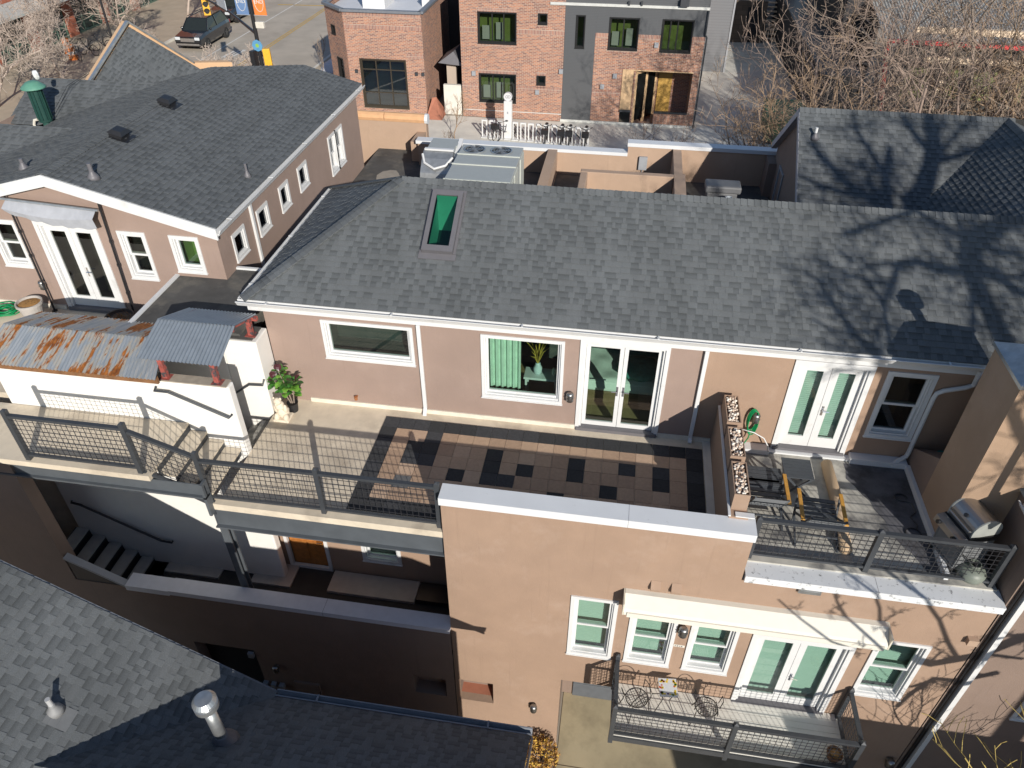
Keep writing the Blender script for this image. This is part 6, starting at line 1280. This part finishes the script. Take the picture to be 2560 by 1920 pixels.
mb = MB(); mb.prism([(6.85, 26.9, z0+.12), (8.6, 26.9, z0+.12), (8.75, 26.9, -2.7), (6.75, 26.9, -2.7)], (0, 2.4, 0)); mb.build('body', GREENB, DM)
mb = MB(); mb.prism([(6.72, 26.85, -2.68), (8.78, 26.85, -2.68), (8.78, 29.35, -2.42), (6.72, 29.35, -2.42)], (0, 0, .05)); mb.box(6.7, 26.8, -2.85, 8.8, 26.9, -2.72); mb.build('lid', GREENB, DM)
mb = MB(); mb.box(7.0, 27.6, -2.56, 7.35, 27.9, -2.54); mb.build('sticker', YDOOR, DM)
mb = MB(); mb.box(6.9, 27.0, z0, 8.5, 27.2, z0+.12); mb.box(6.9, 29.0, z0, 8.5, 29.2, z0+.12); mb.build('skid', STEEL, DM)
# patio cafe behind the trees: corrugated walls, cream beams, red frame
CF = thing('patio_cafe', 'corrugated patio cafe with cream beams and a red frame behind the bare trees', 'building', (14, 25, -3.85))
mb = MB(); corrug(mb, (11.9, 25.2, -2.6), (26, 25.2, -2.6), (26, 27.5, -2.1), (11.9, 27.5, -2.1), .16, .03); corrug(mb, (12.3, 31, .2), (28, 31, .2), (28, 36, 1.2), (12.3, 36, 1.2), .16, .03); corrug(mb, (12.0, 20.5, -3.0), (24, 20.5, -3.0), (24, 22.6, -2.5), (12, 22.6, -2.5), .16, .03); mb.build('roof_sheet', plain('pale_corrugated', (.42, .41, .38), .6, metal=.2, var=.2, scale=2), CF, fix=False)
mb = MB(); mb.bar((11.0, 24.2, -1.35), (11.4, 27.6, 1.0), .16, .16); mb.bar((11.4, 27.6, 1.0), (27, 27.6, .75), .18, .16); mb.build('red_frame', REDP, CF)
for q in (((12.5, 27.8, 1.5), (27, 27.8, 1.3), .3, .26), ((13, 27.0, .45), (27, 27.0, .25), .26, .22), ((10.6, 19.3, -3.3), (24, 19.3, -3.3), .22, .25)): mb = MB(); mb.bar(*q); mb.build('beam', CREAMB, CF)
for x in (14.3, 17.5, 21):
    for q in (((x, 27.7, z0), (x, 27.7, 1.4), .2, .2), ((x, 19.3, z0), (x, 19.3, -3.3), .16, .16)): mb = MB(); mb.bar(*q); mb.build('post', CREAMB, CF)
mb = MB(); mb.box(12.2, 28.2, z0, 27, 28.4, .9); mb.build('back_wall', DARKIN, CF)
mb = MB(); r_ = random.Random(8)
for k in range(9): x = 12.8+k*1.5; mb.box(x, 28.1, -1.6, x+1.0, 28.19, -.2)
mb.build('window', plain('olive_panel', (.16, .18, .06), .6), CF)
r_ = random.Random(4)
PATM = [plain('patio_%d' % i, c, .7, var=.2) for i, c in enumerate(((.10, .13, .28), (.42, .06, .05), (.14, .20, .12), (.50, .50, .46), (.30, .16, .08), (.06, .12, .13)))]
for k in range(16):
    x, y = 11.4+r_.uniform(0, 10), 19.6+r_.uniform(0, 6.5); m_ = PATM[k % 6]
    t = thing('patio_chair', 'small %s patio seat under the bare trees beside the cafe' % ('blue', 'red', 'green', 'pale grey', 'brown', 'teal')[k % 6], 'chair', (x, y, z0), 'patio seats beside the cafe', r_.uniform(0, 6.28), local=True)
    mb = MB(); mb.box(-.25, -.25, .42, .25, .25, .47); mb.box(-.25, -.27, .47, .25, -.22, .92); mb.build('seat', m_, t)
    for sx in (-.22, .22):
        for sy in (-.22, .22): mb = MB(); mb.box(sx-.02, sy-.02, 0, sx+.02, sy+.02, .42); mb.build('leg', STEEL, t)
# ------------------------------------------------------------------ street: cars, signal pole, shopfront
def car(label, x, y, rz):
    t = thing('parked_car', label, 'car', (x, y, -3.866), 'black cars on the street', rz, local=True)
    Lh, W = 2.35, .93
    def sect(z, inset): return z, inset
    # body: lofted cross sections along y (front at -y)
    prof = [(-2.35, .42, .70, .86), (-2.28, .32, .92, .92), (-1.5, .28, 1.02, .95), (-.95, .28, 1.06, .96), (1.7, .28, 1.10, .96), (2.25, .30, 1.08, .93), (2.35, .40, .98, .88)]
    mb = MB(); rings = []
    for yy, zb, zt, wd in prof:
        rings.append([(-wd*.92, yy, zb), (-wd, yy, zb+.14), (-wd, yy, zt-.18), (-wd*.93, yy, zt), (wd*.93, yy, zt), (wd, yy, zt-.18), (wd, yy, zb+.14), (wd*.92, yy, zb)])
    vs = [p for r in rings for p in r]; n = 8; fs = []
    for i in range(len(rings)-1):
        for j in range(n): fs.append((i*n+j, i*n+(j+1) % n, (i+1)*n+(j+1) % n, (i+1)*n+j))
    fs += [tuple(range(n)), tuple(range((len(rings)-1)*n, len(rings)*n))]; mb.add(vs, fs); mb.build('body', CARP, t, bevel=.03)
    # cabin
    cab = [(-1.15, 1.03, .86, 0), (-.45, 1.66, .70, 1), (1.75, 1.68, .72, 1), (2.22, 1.07, .84, 0)]
    mb = MB(); vs = []
    for yy, z, wd, _ in cab: vs += [(-wd, yy, z), (wd, yy, z)]
    lo = [(-.88, -1.15, 1.03), (.88, -1.15, 1.03), (.88, 2.22, 1.07), (-.88, 2.22, 1.07)]
    mb.add([(-.70, -.45, 1.66), (.70, -.45, 1.66), (.72, 1.75, 1.68), (-.72, 1.75, 1.68), (-.66, -.40, 1.70), (.66, -.40, 1.70), (.68, 1.7, 1.72), (-.68, 1.7, 1.72)], [(0, 1, 5, 4), (1, 2, 6, 5), (2, 3, 7, 6), (3, 0, 4, 7), (4, 5, 6, 7)]); mb.build('roof', CARP, t)
    gl = plain('car_glass', (.02, .025, .025), .06); mb = MB()
    top = [(-.70, -.45, 1.66), (.70, -.45, 1.66), (.72, 1.75, 1.68), (-.72, 1.75, 1.68)]
    mb.add(lo+top, [(0, 1, 5, 4), (1, 2, 6, 5), (2, 3, 7, 6), (3, 0, 4, 7)]); mb.build('windows', gl, t)
    mb = MB()
    for a, b in (((-.88, -1.15, 1.04), (-.70, -.45, 1.67)), ((.88, -1.15, 1.04), (.70, -.45, 1.67)), ((-.9, .45, 1.05), (-.73, .45, 1.67)), ((.9, .45, 1.05), (.73, .45, 1.67)), ((-.88, 2.2, 1.07), (-.72, 1.75, 1.68)), ((.88, 2.2, 1.07), (.72, 1.75, 1.68))): mb = MB(); mb.bar(a, b, .06, .06); mb.build('pillar', CARP, t)
    for sx in (-.72, .72): mb = MB(); mb.bar((sx, -.3, 1.75), (sx, 1.6, 1.77), .04, .04); mb.build('roof_rail', CARP, t)
    for sx in (-1, 1):
        for yy in (-1.45, 1.42):
            mb = MB(); mb.lathe([(.22, -.11), (.34, -.11), (.36, -.06), (.36, .06), (.34, .11), (.22, .11)], (sx*.86, yy, .36), 20, 0, (1, 0, 0)); w_ = mb.build('wheel', RUBB, t)
            mb = MB(); mb.lathe([(.22, .0), (.05, .03)], (sx*.86, yy, .36), 12, 0, (sx, 0, 0)); mb.lathe([(.05, .05), (0, .05)], (sx*.86, yy, .36), 10, 0, (sx, 0, 0))
            for a in range(5): mb.bar((sx*.95, yy, .36), (sx*.95, yy+.21*math.cos(a*1.257), .36+.21*math.sin(a*1.257)), .05, .03)
            mb.build('rim', SST, w_)
        mb = MB(); mb.box(sx*.68-.17, -2.36, .72, sx*.68+.17, -2.22, .90); mb.build('headlight', plain('lamp_clear', (.55, .58, .6), .1), t, bevel=.02)
        mb = MB(); mb.box(sx*.80-.10, 2.28, .8, sx*.80+.10, 2.37, 1.02); mb.build('tail_light', plain('lamp_red', (.35, .01, .01), .2), t)
        mb = MB(); mb.blob((sx*1.02, -.85, 1.12), .10, .07, .08); mb.build('mirror', CARP, t, smooth=True)
    mb = MB(); mb.box(-.48, -2.37, .62, .48, -2.33, .84); mb.box(-.8, -2.40, .40, .8, -2.30, .52); mb.build('grille', CHROME, t)
    return t
car('black sport utility car facing the house in the street lane, behind the tree twigs', -29.55, 40.3, .02)
car('black sport utility car farther up the street at the top edge', -30.6, 47.4, -.05)
SPL = thing('signal_pole', 'black street pole with two banners and a long signal arm', 'signal pole', (-17.5, 24, -3.75), )
px, py = -17.6, 24.0
mb = MB(); mb.cyl((px, py, -3.75), (px, py, 3.6), .11, 12, 0, .08); mb.cyl((px, py, -3.75), (px, py, -3.2), .17, 12); mb.build('post', BLACK, SPL)
mb = MB(); mb.tube([(px, py, 1.05), (px-2.6, py+2.8, 1.30), (px-5.3, py+5.2, 1.45)], [.075, .06, .045], 8); mb.build('signal_arm', BLACK, SPL)
def text_mesh(txt, size, fr, parent, mat, name='lettering', align='CENTER', sp=.95):
    cu = bpy.data.curves.new('t', 'FONT'); cu.body = txt; cu.size = size; cu.align_x = align; cu.align_y = 'CENTER'; cu.extrude = .004; cu.space_line = sp
    ob = bpy.data.objects.new('t', cu); me = bpy.data.meshes.new_from_object(ob); bpy.data.objects.remove(ob)
    me.transform(fr); me.materials.clear(); me.materials.append(mat)
    off = OFF.get(parent.name, V((0, 0, 0))); me.transform(Matrix.Translation(-off))
    o = bpy.data.objects.new(name, me); COL.objects.link(o); o.parent = parent; OFF[o.name] = off; return o
for sx, mt in ((-1, BLUEP), (1, ORNB)):
    mb = MB(); x0 = px+sx*.14; x1 = px+sx*.72; xa, xb = min(x0, x1), max(x0, x1)
    mb.add([(xa, py-.02, 1.85), (xb, py-.02, 1.85), (xb, py+.02, 1.85), (xa, py+.02, 1.85), (xa, py-.02, 3.05), (xb, py-.02, 3.05), (xb, py+.02, 3.05), (xa, py+.02, 3.05)], [(3, 2, 1, 0), (4, 5, 6, 7), (0, 1, 5, 4), (1, 2, 6, 5), (2, 3, 7, 6), (3, 0, 4, 7)])
    bn = mb.build('banner', mt, SPL); xm = (xa+xb)/2
    mb = MB(); mb.bar((px, py, 1.84), (px+sx*.76, py, 1.84), .03, .03); mb.bar((px, py, 3.06), (px+sx*.76, py, 3.06), .03, .03); mb.build('rod', GREYP, bn)
    mb = MB(); ring = [(xm+.24*math.cos(a*.2618)*.92, py-.026, 2.47+.47*math.sin(a*.2618)) for a in range(24)]; mb.tube(ring, .012, 4, close=True); mb.build('emblem', LINEW, bn)
    text_mesh('EAST\nEND', .21, Matrix.Translation((xm, py-.028, 2.50)) @ Matrix.Rotation(math.pi/2, 4, 'X'), bn, LINEW)
mb = MB(); mb.box(px+.12, py-.14, 1.30, px+.52, py+.05, 1.58); mb.bar((px, py, 1.5), (px+.15, py, 1.5), .05, .05); mb.build('camera_box', plain('cream_box', (.62, .58, .5), .5), SPL, bevel=.03)
mb = MB(); mb.lathe([(.26, 0), (.26, .02), (0, .02)], (px+.02, py-.13, .55), 8, 0, (0, -1, 0)); mb.build('blue_shield', plain('shield_blue', (.10, .28, .46), .5), SPL)
mb = MB(); mb.lathe([(.10, .022), (0, .024)], (px+.02, py-.13, .55), 5, 0, (0, -1, 0)); mb.build('green_mark', plain('mark_green', (.25, .45, .08), .5), SPL)
def signal(c, dirv, parent, hm=None):
    c = V(c); d = V(dirv).normalized(); s_ = V((-d.y, d.x, 0)); Z = V((0, 0, 1)); mb = MB()
    q = [c+s_*a+d*b+Z*z for z in (-.52, .52) for a, b in ((-.17, -.11), (.17, -.11), (.17, .11), (-.17, .11))]; mb.add(q, [(3, 2, 1, 0), (4, 5, 6, 7), (0, 1, 5, 4), (1, 2, 6, 5), (2, 3, 7, 6), (3, 0, 4, 7)])
    o = mb.build('signal_head', hm or YELT, parent, bevel=.02)
    mb = MB()
    for k in (-1, 0, 1): mb.tube([c+d*.11+Z*(.33*k)+s_*.13*math.cos(a*.5236)+Z*.13*math.sin(a*.5236) for a in range(0, 7)], .03, 5); mb.lathe([(.12, .112), (0, .115)], c+Z*.33*k, 14, 0, d)
    mb.build('lens_hood', RUBB, o); return o
signal((px+.30, py+.1, -.15), (-.3, 1, 0), SPL); signal((px-.35, py+.05, -.25), (-1, .2, 0), SPL, BLACK); signal((px-5.0, py+5.0, 1.1), (.5, -.9, 0), SPL)
mb = MB(); c = V((px-3.1, py+3.1, 1.62)); d_ = V((-.68, .73, 0)); mb.prism([c-d_*.75-V((0, 0, .22)), c+d_*.75-V((0, 0, .22)), c+d_*.75+V((0, 0, .22)), c-d_*.75+V((0, 0, .22))], V((.73, .68, 0))*.03); bs = mb.build('street_name_board', plain('board_grey', (.50, .54, .58), .4), SPL)
SI = thing('black_sign_post', 'curved black street lamp arm rising behind the tree twigs', 'lamp post', (-28.5, 33, -3.75)); mb = MB(); mb.tube([(-31.8, 33.5, -3.75), (-31.8, 33.5, 2.2), (-31.5, 33.5, 2.9), (-30.7, 33.5, 3.2)], .07, 8); mb.build('post', BLACK, SI)
mb = MB(); mb.lathe([(.05, .12), (.22, .0), (.2, -.06), (0, -.06)], (-30.6, 33.5, 3.15), 14); mb.build('lamp_head', BLACK, SI)
# shopfront across the street
SF = thing('brick_shopfront', 'red brick shopfront with grey awning across the street', 'building', (-42, 38, -3.75))
FS = Pl((-39.2, 0, 0), (0, 1, 0), (1, 0, 0)); mb = MB(); hs = []
for k in range(9): y = 24.6+k*4.0; hs.append((y, y+3.0, -3.75, -1.0))
FS.wall(mb, 20, 62, -3.75, 6, hs, 0); mb.build('wall', BRKRED, SF)
mb = MB()
for h in hs:
    FS.frame(mb, h[0], h[1], h[2], h[3], .10, -.3, -.1)
    for f in (.33, .66): FS.box(mb, h[0]+3*f-.04, h[0]+3*f+.04, h[2], h[3], -.28, -.14)
    FS.box(mb, h[0], h[1], -3.1, -3.0, -.28, -.14)
mb.build('window_frame', plain('green_frame', (.08, .13, .10), .5), SF)
mb = MB()
for h in hs: mb.quad(FS.p(h[0], h[2], -.2), FS.p(h[1], h[2], -.2), FS.p(h[1], h[3], -.2), FS.p(h[0], h[3], -.2))
mb.build('pane', plain('shop_glass', (.03, .05, .045), .08), SF, fix=False)
mb = MB(); mb.poly([FS.p(27, -.55, .02), FS.p(50, -.55, .02), FS.p(50, -.95, 1.5), FS.p(27, -.95, 1.5)]); mb.poly([FS.p(27, -.95, 1.5), FS.p(50, -.95, 1.5), FS.p(50, -1.1, 1.5), FS.p(27, -1.1, 1.5)]); mb.build('awning', plain('awning_grey', (.42, .44, .42), .8, var=.12), SF)
for k in range(4):
    t = thing('bicycle', 'black bicycle locked on the far sidewalk by the shopfront', 'bicycle', (-35.6+.3*k, 34.6+1.1*k, -3.75), 'bicycles on the far sidewalk', 1.1+.3*k, local=True)
    for wy in (-.5, .5): mb = MB(); mb.tube([(0, wy+.33*math.cos(a*.314), .35+.33*math.sin(a*.314)) for a in range(20)], .025, 4, close=True); mb.build('wheel', RUBB, t)
    mb = MB(); mb.tube([(0, -.5, .35), (0, -.1, .35), (0, .35, .8), (0, .4, 1.0)], .03, 5); mb.tube([(0, -.1, .35), (0, -.2, .95)], .03, 5); mb.tube([(-.25, .35, 1.02), (.25, .35, 1.02)], .025, 5); mb.build('frame', BLACK, t)
for k in range(2):
    t = thing('cafe_barrel', 'orange and white street barrier by the far shopfront' if k == 0 else 'second orange street barrier nearer the shop pier', 'barrier', (-37+k*1.2, 36.0-1.3*k, -3.75)); mb = MB(); mb.lathe([(.28, 0), (.26, .3), (.22, .9), (0, .95)], (-37+k*1.2, 36-1.3*k, -3.75), 14); mb.build('barrel', ORNB, t); mb = MB(); mb.lathe([(.275, .35), (.265, .5)], (-37+k*1.2, 36-1.3*k, -3.75), 14); mb.build('stripe', LINEW, t)

# ------------------------------------------------------------------ bare trees
def bare_tree(name, label, base, height, seed, bark, spread=.55, trunk_r=.12, stems=1, depth=4, kids=(5, 5, 5, 4), group=None, cat='tree', lean=(0, 0), up=.25, first=.35, wig=.16, split=True, lens=None, minr=.0045, category=None):
    r_ = random.Random(seed); t = thing(name, label, cat, base, group); B = V(base); tm = MB(); cm = MB()
    def grow(p, d, L, rd, lev):
        nseg = 5 if lev < 2 else (4 if lev < 3 else 3); pts = [p]; q = p.copy(); dd = d.copy()
        for i in range(nseg):
            dd = (dd+V((r_.gauss(0, wig), r_.gauss(0, wig), r_.gauss(0, wig)+up*.12))).normalized(); q = q+dd*(L/nseg); pts.append(q.copy())
        rs = [max(minr, rd*(1-.62*i/nseg)) for i in range(nseg+1)]
        mb = tm if lev == 0 else cm; mb.tube(pts, rs, 8 if lev == 0 else (5 if lev == 1 else 3), 0, False, lev < 2)
        if lev >= depth: return
        n = kids[lev]
        for k in range(n):
            f = first+(1-first)*(k+r_.random()*.8)/n if lev == 0 else .18+.80*(k+r_.random()*.9)/n
            f = min(.999, f); i = min(nseg-1, int(f*nseg)); a = pts[i].lerp(pts[i+1], f*nseg-i); tdir = (pts[i+1]-pts[i]).normalized()
            s_ = tdir.orthogonal().normalized(); s_.rotate(Matrix.Rotation(r_.uniform(0, 6.283), 3, tdir)); nd = (tdir*(1-spread)+s_*spread*r_.uniform(.8, 1.25)+V((0, 0, up))).normalized()
            grow(a, nd, L*(lens[lev] if lens else .62)*r_.uniform(.7, 1.15)*(1.12-.4*f), max(minr, rs[i]*.62), lev+1)
    for s_ in range(stems):
        a = r_.uniform(0, 6.283); tl = .0 if stems == 1 else .32
        d = V((lean[0]+tl*math.cos(a), lean[1]+tl*math.sin(a), 1)).normalized(); grow(B+V((.12*math.cos(a), .12*math.sin(a), -.1)) if stems > 1 else B-V((0, 0, .1)), d, height*.62*r_.uniform(.85, 1.1), trunk_r, 0)
    tm.build('trunk', bark, t, smooth=True, fix=False)
    if cm.v: cm.build('crown', bark, t, fix=False)
    return t
GRP1 = 'bare street trees behind the left house'
TW = plain('twig_pinkgrey', (.42, .345, .29), .95, var=.2, scale=3)
for k, (x, y, h, sd, lab) in enumerate(((-18.6, 14.6, 6.2, 1, 'bare grey street tree nearest the green lantern'), (-18.4, 19.8, 6.4, 2, 'bare grey street tree behind the orange gable parapet'), (-18.3, 25.6, 4.9, 3, 'bare grey street tree beside the signal pole'),
        (-34.2, 31.0, 7.4, 4, 'bare tree on the far sidewalk before the grey shop awning'), (-34.0, 38.0, 7.2, 5, 'bare tree on the far sidewalk beside the nearer black car'), (-34.4, 25.6, 7.2, 6, 'bare tree on the far sidewalk at the left edge'), (-33.6, 45.5, 7, 7, 'bare tree on the far sidewalk beside the farther black car'))):
    bare_tree('bare_tree', lab, (x, y, -3.75), h, 100+sd, TW, spread=.58, trunk_r=.10, kids=(10, 7, 6, 4), group=GRP1, up=.16, first=.22, wig=.20, minr=.0085)
GRP2 = 'bare brown trees behind the right house'
for k, (x, y, h, sd, st, lab) in enumerate(((7.6, 15.2, 5.2, 11, 3, 'orange twigged bush beside the dumpster'), (9.6, 14.2, 6.6, 12, 4, 'many stemmed bare tree at the left corner of the brown roof'), (11.6, 15.4, 7.2, 13, 3, 'bare tree standing behind the middle of the brown roof'), (13.6, 14.6, 7.0, 14, 4, 'bare tree behind the brown roof near the right edge'),
        (15.8, 16.0, 7.6, 15, 3, 'bare tree farthest right behind the brown roof'), (12.6, 19.4, 7.4, 16, 2, 'bare tree among the cafe beams'), (16.8, 20.5, 8.2, 17, 2, 'bare tree before the cafe back wall at the right'), (10.2, 18.4, 6.2, 18, 3, 'bare tree against the black building wall'))):
    bare_tree('bare_tree', lab, (x, y, -3.86), h*1.95, 200+sd, (BARKO, BARKR, BARKG)[k % 3], spread=.56, trunk_r=.085, stems=st, kids=(6, 5, 4, 3), group=GRP2, up=.17, first=.28, wig=.21, minr=.0065, lean=(-.40, .05) if k in (0, 1) else ((-.12, 0) if k == 7 else (0, 0)))
bare_tree('bare_tree', 'thick pale trunk tree rising before the cafe red frame', (11.2, 17.5, -3.86), 12.5, 230, plain('bark_pale', (.40, .33, .26), .95, var=.25, scale=4), spread=.5, trunk_r=.20, kids=(7, 5, 5, 4), group=GRP2, lean=(.16, .05), first=.55, minr=.0075)
for k, (x, y, h, sd, m_, lab) in enumerate(((-7.9, 21.5, 2.6, 21, BARKG, 'dark thin sapling left of the bike docks'), (-8.6, 25.2, 2.8, 22, BARKO, 'pale thin sapling before the concrete low wall'), (.75, 22.1, 3.0, 23, BARKR, 'sapling at the left of the planting strip'), (2.0, 22.1, 3.1, 24, BARKR, 'sapling at the middle of the planting strip'), (-19.0, 34.4, 3.2, 25, BARKG, 'young bare tree on the snowy kerb of the street'), (4.6, 16.8, 3.4, 26, BARKR, 'low bare shrub behind the shaded parapet'), (5.9, 17.2, 3.2, 27, BARKO, 'low orange shrub before the dumpster'))):
    bare_tree('sapling', lab, (x, y, -3.86), h, 300+sd, m_, spread=.45, trunk_r=.03, kids=(7, 4, 3, 2), depth=3, group='young bare trees on the pavement' if k < 5 else None, up=.3, first=.3, stems=1 if k < 5 else 4, minr=.006)
bare_tree('budding_tree', 'yellow twigged tree poking in at the lower right edge', (8.2, -5.2, -6.87), 7.0, 411, BARKY, spread=.5, trunk_r=.07, kids=(8, 6, 4, 3), depth=3, up=.25, first=.35, minr=.006)
# two bare trees beyond the right edge that throw the branch shadows; limbs listed as point lists
def limb_tree(name, label, trunk, tr, limbs, seed, tw=1.0, dens=3.0):
    r_ = random.Random(seed); t = thing(name, label, 'tree', trunk[0]); tm = MB(); cm = MB(); n = len(trunk)
    tm.tube(trunk, [tr*(1-.45*i/(n-1)) for i in range(n)], 9); tm.build('trunk', BARKG, t, smooth=True, fix=False)
    def twig(p, d, L, rd, lev):
        pts = [p]; q = p.copy(); dd = d.copy()
        for i in range(4): dd = (dd+V((r_.gauss(0, .22), r_.gauss(0, .22), r_.gauss(0, .2)))).normalized(); q = q+dd*L/4; pts.append(q.copy())
        cm.tube(pts, [max(.006, rd*(1-.2*i)) for i in range(5)], 4, 0, False, False)
        if lev < 2:
            for k in range(5 if lev == 0 else 3):
                f = r_.uniform(.25, .98); i = min(3, int(f*4)); s_ = dd.orthogonal().normalized(); s_.rotate(Matrix.Rotation(r_.uniform(0, 6.28), 3, dd)); twig(pts[i].lerp(pts[i+1], f*4-i), (dd*.6+s_*.7).normalized(), L*r_.uniform(.35, .6), rd*.55, lev+1)
    for rd, pts in limbs:
        P_ = [V(p) for p in pts]; fine = [P_[0]]
        for a, b in zip(P_, P_[1:]):
            L = (b-a).length; m = max(1, int(L/.5))
            for i in range(1, m+1): fine.append(a.lerp(b, i/m)+V((r_.gauss(0, .025), r_.gauss(0, .025), r_.gauss(0, .025))))
        k = len(fine); rs = [max(.012, rd*1.45*(1.05-.55*i/k)) for i in range(k)]; cm.tube(fine, rs, 6)
        Lt = sum((b-a).length for a, b in zip(fine, fine[1:]))
        for j in range(int(Lt*dens)):
            i = r_.randrange(k-1); dirv = (fine[i+1]-fine[i]).normalized(); s_ = dirv.orthogonal().normalized(); s_.rotate(Matrix.Rotation(r_.uniform(0, 6.28), 3, dirv)); twig(fine[i].copy(), (dirv*.5+s_*.75+V((0, 0, .15))).normalized(), tw*r_.uniform(.5, 1.2), min(.034, rs[i]*.5), 0)
    cm.build('crown', BARKG, t, fix=False); return t
limb_tree('large_bare_tree', 'tall bare tree beyond the right edge throwing soft branch shadows on the roofs', [(12.6, -12.2, -6.87), (12.7, -12.0, -2), (12.5, -11.8, 2), (12.4, -11.6, 5.8)], .34,
    [(0.143, [(11.57, -9.05, 8.36), (11.68, -8.55, 8.66), (11.65, -8.51, 8.68), (11.85, -8.38, 8.76), (12.27, -8.11, 8.92), (12.59, -7.99, 8.98)]), (0.088, [(11.57, -9.05, 8.36), (11.89, -9.08, 8.34), (12.43, -9.38, 8.17)]), (0.066, [(11.57, -9.05, 8.36), (11.08, -9.06, 8.36), (10.67, -8.95, 8.42), (10.35, -9.06, 8.36), (10.23, -9.36, 8.18), (10.04, -9.77, 7.94)]), (0.05, [(11.58, -9.19, 8.28), (11.52, -9.65, 8.01), (11.51, -10.08, 7.76)]), (0.039, [(9.18, -9.31, 6.87), (8.95, -9.06, 7.02), (8.68, -8.73, 7.21), (8.47, -8.41, 7.4), (8.33, -8.16, 7.54), (8.08, -7.98, 7.65)]), (0.039, [(9.53, -9.28, 6.89), (9.47, -8.85, 7.14), (9.38, -8.45, 7.38), (9.15, -8.04, 7.61)]), (0.055, [(11.67, -8.57, 8.65), (10.67, -8.01, 8.98), (9.99, -8.33, 8.79), (9.41, -8.56, 8.65)]), (0.028, [(9.37, -9.29, 6.88), (9.0, -9.06, 7.02), (8.57, -9.01, 7.04), (8.18, -8.8, 7.17)]), (0.055, [(11.68, -8.55, 8.66), (12.07, -8.71, 8.56), (12.51, -8.74, 8.55)]), (0.165, [(14.14, -8.41, 9.36), (14.47, -7.97, 9.68), (14.67, -7.42, 10.07), (14.72, -6.87, 10.46), (14.62, -6.4, 10.81)]), (0.066, [(14.67, -7.42, 10.07), (15.45, -7.16, 10.26), (16.38, -6.78, 10.53)]), (0.088, [(13.7, -8.44, 9.34), (13.63, -7.77, 9.82), (13.71, -7.11, 10.29)]), (0.088, [(13.4, -8.35, 9.4), (12.73, -7.97, 9.68), (12.27, -7.56, 9.97), (11.88, -7.14, 10.27)]), (0.055, [(13.63, -7.77, 9.82), (12.95, -6.78, 10.53), (12.87, -6.38, 10.82)]), (0.055, [(13.18, -8.26, 9.47), (12.28, -8.1, 9.58), (11.67, -7.85, 9.76)]), (0.066, [(14.67, -7.24, 10.2), (14.24, -6.64, 10.63), (13.98, -6.36, 10.84)]), (0.05, [(14.71, -7.42, 10.07), (15.28, -6.66, 10.62), (15.67, -6.35, 10.85)]), (0.17, [(12.4, -11.6, 5.8), (12.0, -10.3, 7.3), (11.57, -9.05, 8.36)]), (0.1, [(12.4, -11.6, 5.8), (10.6, -10.2, 6.2), (9.18, -9.31, 6.87)]), (0.19, [(12.4, -11.6, 5.8), (13.4, -9.9, 7.6), (14.14, -8.41, 9.36)]), (0.11, [(13.4, -9.9, 7.6), (13.4, -9.2, 8.6), (13.4, -8.35, 9.4)]), (0.1, [(13.4, -9.9, 7.6), (13.6, -9.0, 8.8), (13.7, -8.44, 9.34)])], 5, 1.3, 5.4)
limb_tree('small_bare_tree', 'smaller bare tree beyond the right edge throwing crisp shadows on the front wall', [(10.9, -7.3, -6.87), (10.9, -7.2, -2), (10.6, -7.3, 1.9)], .14,
    [(0.09, [(9.71, -7.32, 1.44), (9.36, -7.32, 1.17), (8.9, -7.32, 0.62), (8.26, -7.32, 0.2), (7.7, -7.32, 0.27), (7.18, -7.32, 0.49)]), (0.05, [(9.35, -7.32, 0.13), (8.9, -7.32, -0.26), (8.44, -7.32, -0.33), (8.19, -7.32, -1.31)]), (0.035, [(8.44, -7.32, -0.33), (8.13, -7.32, -0.66)]), (0.03, [(8.59, -7.32, 0.41), (8.46, -7.32, 0.56), (8.3, -7.32, 0.86), (7.93, -7.32, 1.43), (7.55, -7.32, 1.96), (7.13, -7.32, 2.26)]), (0.022, [(7.7, -7.32, 0.27), (7.21, -7.32, 1.08), (7.06, -7.32, 1.5), (6.82, -7.32, 1.89), (6.35, -7.32, 2.22)]), (0.02, [(7.18, -7.32, 0.49), (6.55, -7.32, 1.11), (6.27, -7.32, 1.46), (6.18, -7.32, 1.71)]), (0.03, [(8.9, -7.32, 0.62), (9.57, -7.32, 0.64)]), (0.018, [(7.18, -7.32, 0.49), (6.09, -7.32, 0.72), (5.69, -7.32, 1.01), (5.39, -7.32, 1.41)]), (0.11, [(10.6, -7.3, 1.9), (10.2, -7.32, 1.7), (9.77, -7.32, 1.4)])], 9, .5, 2.2)
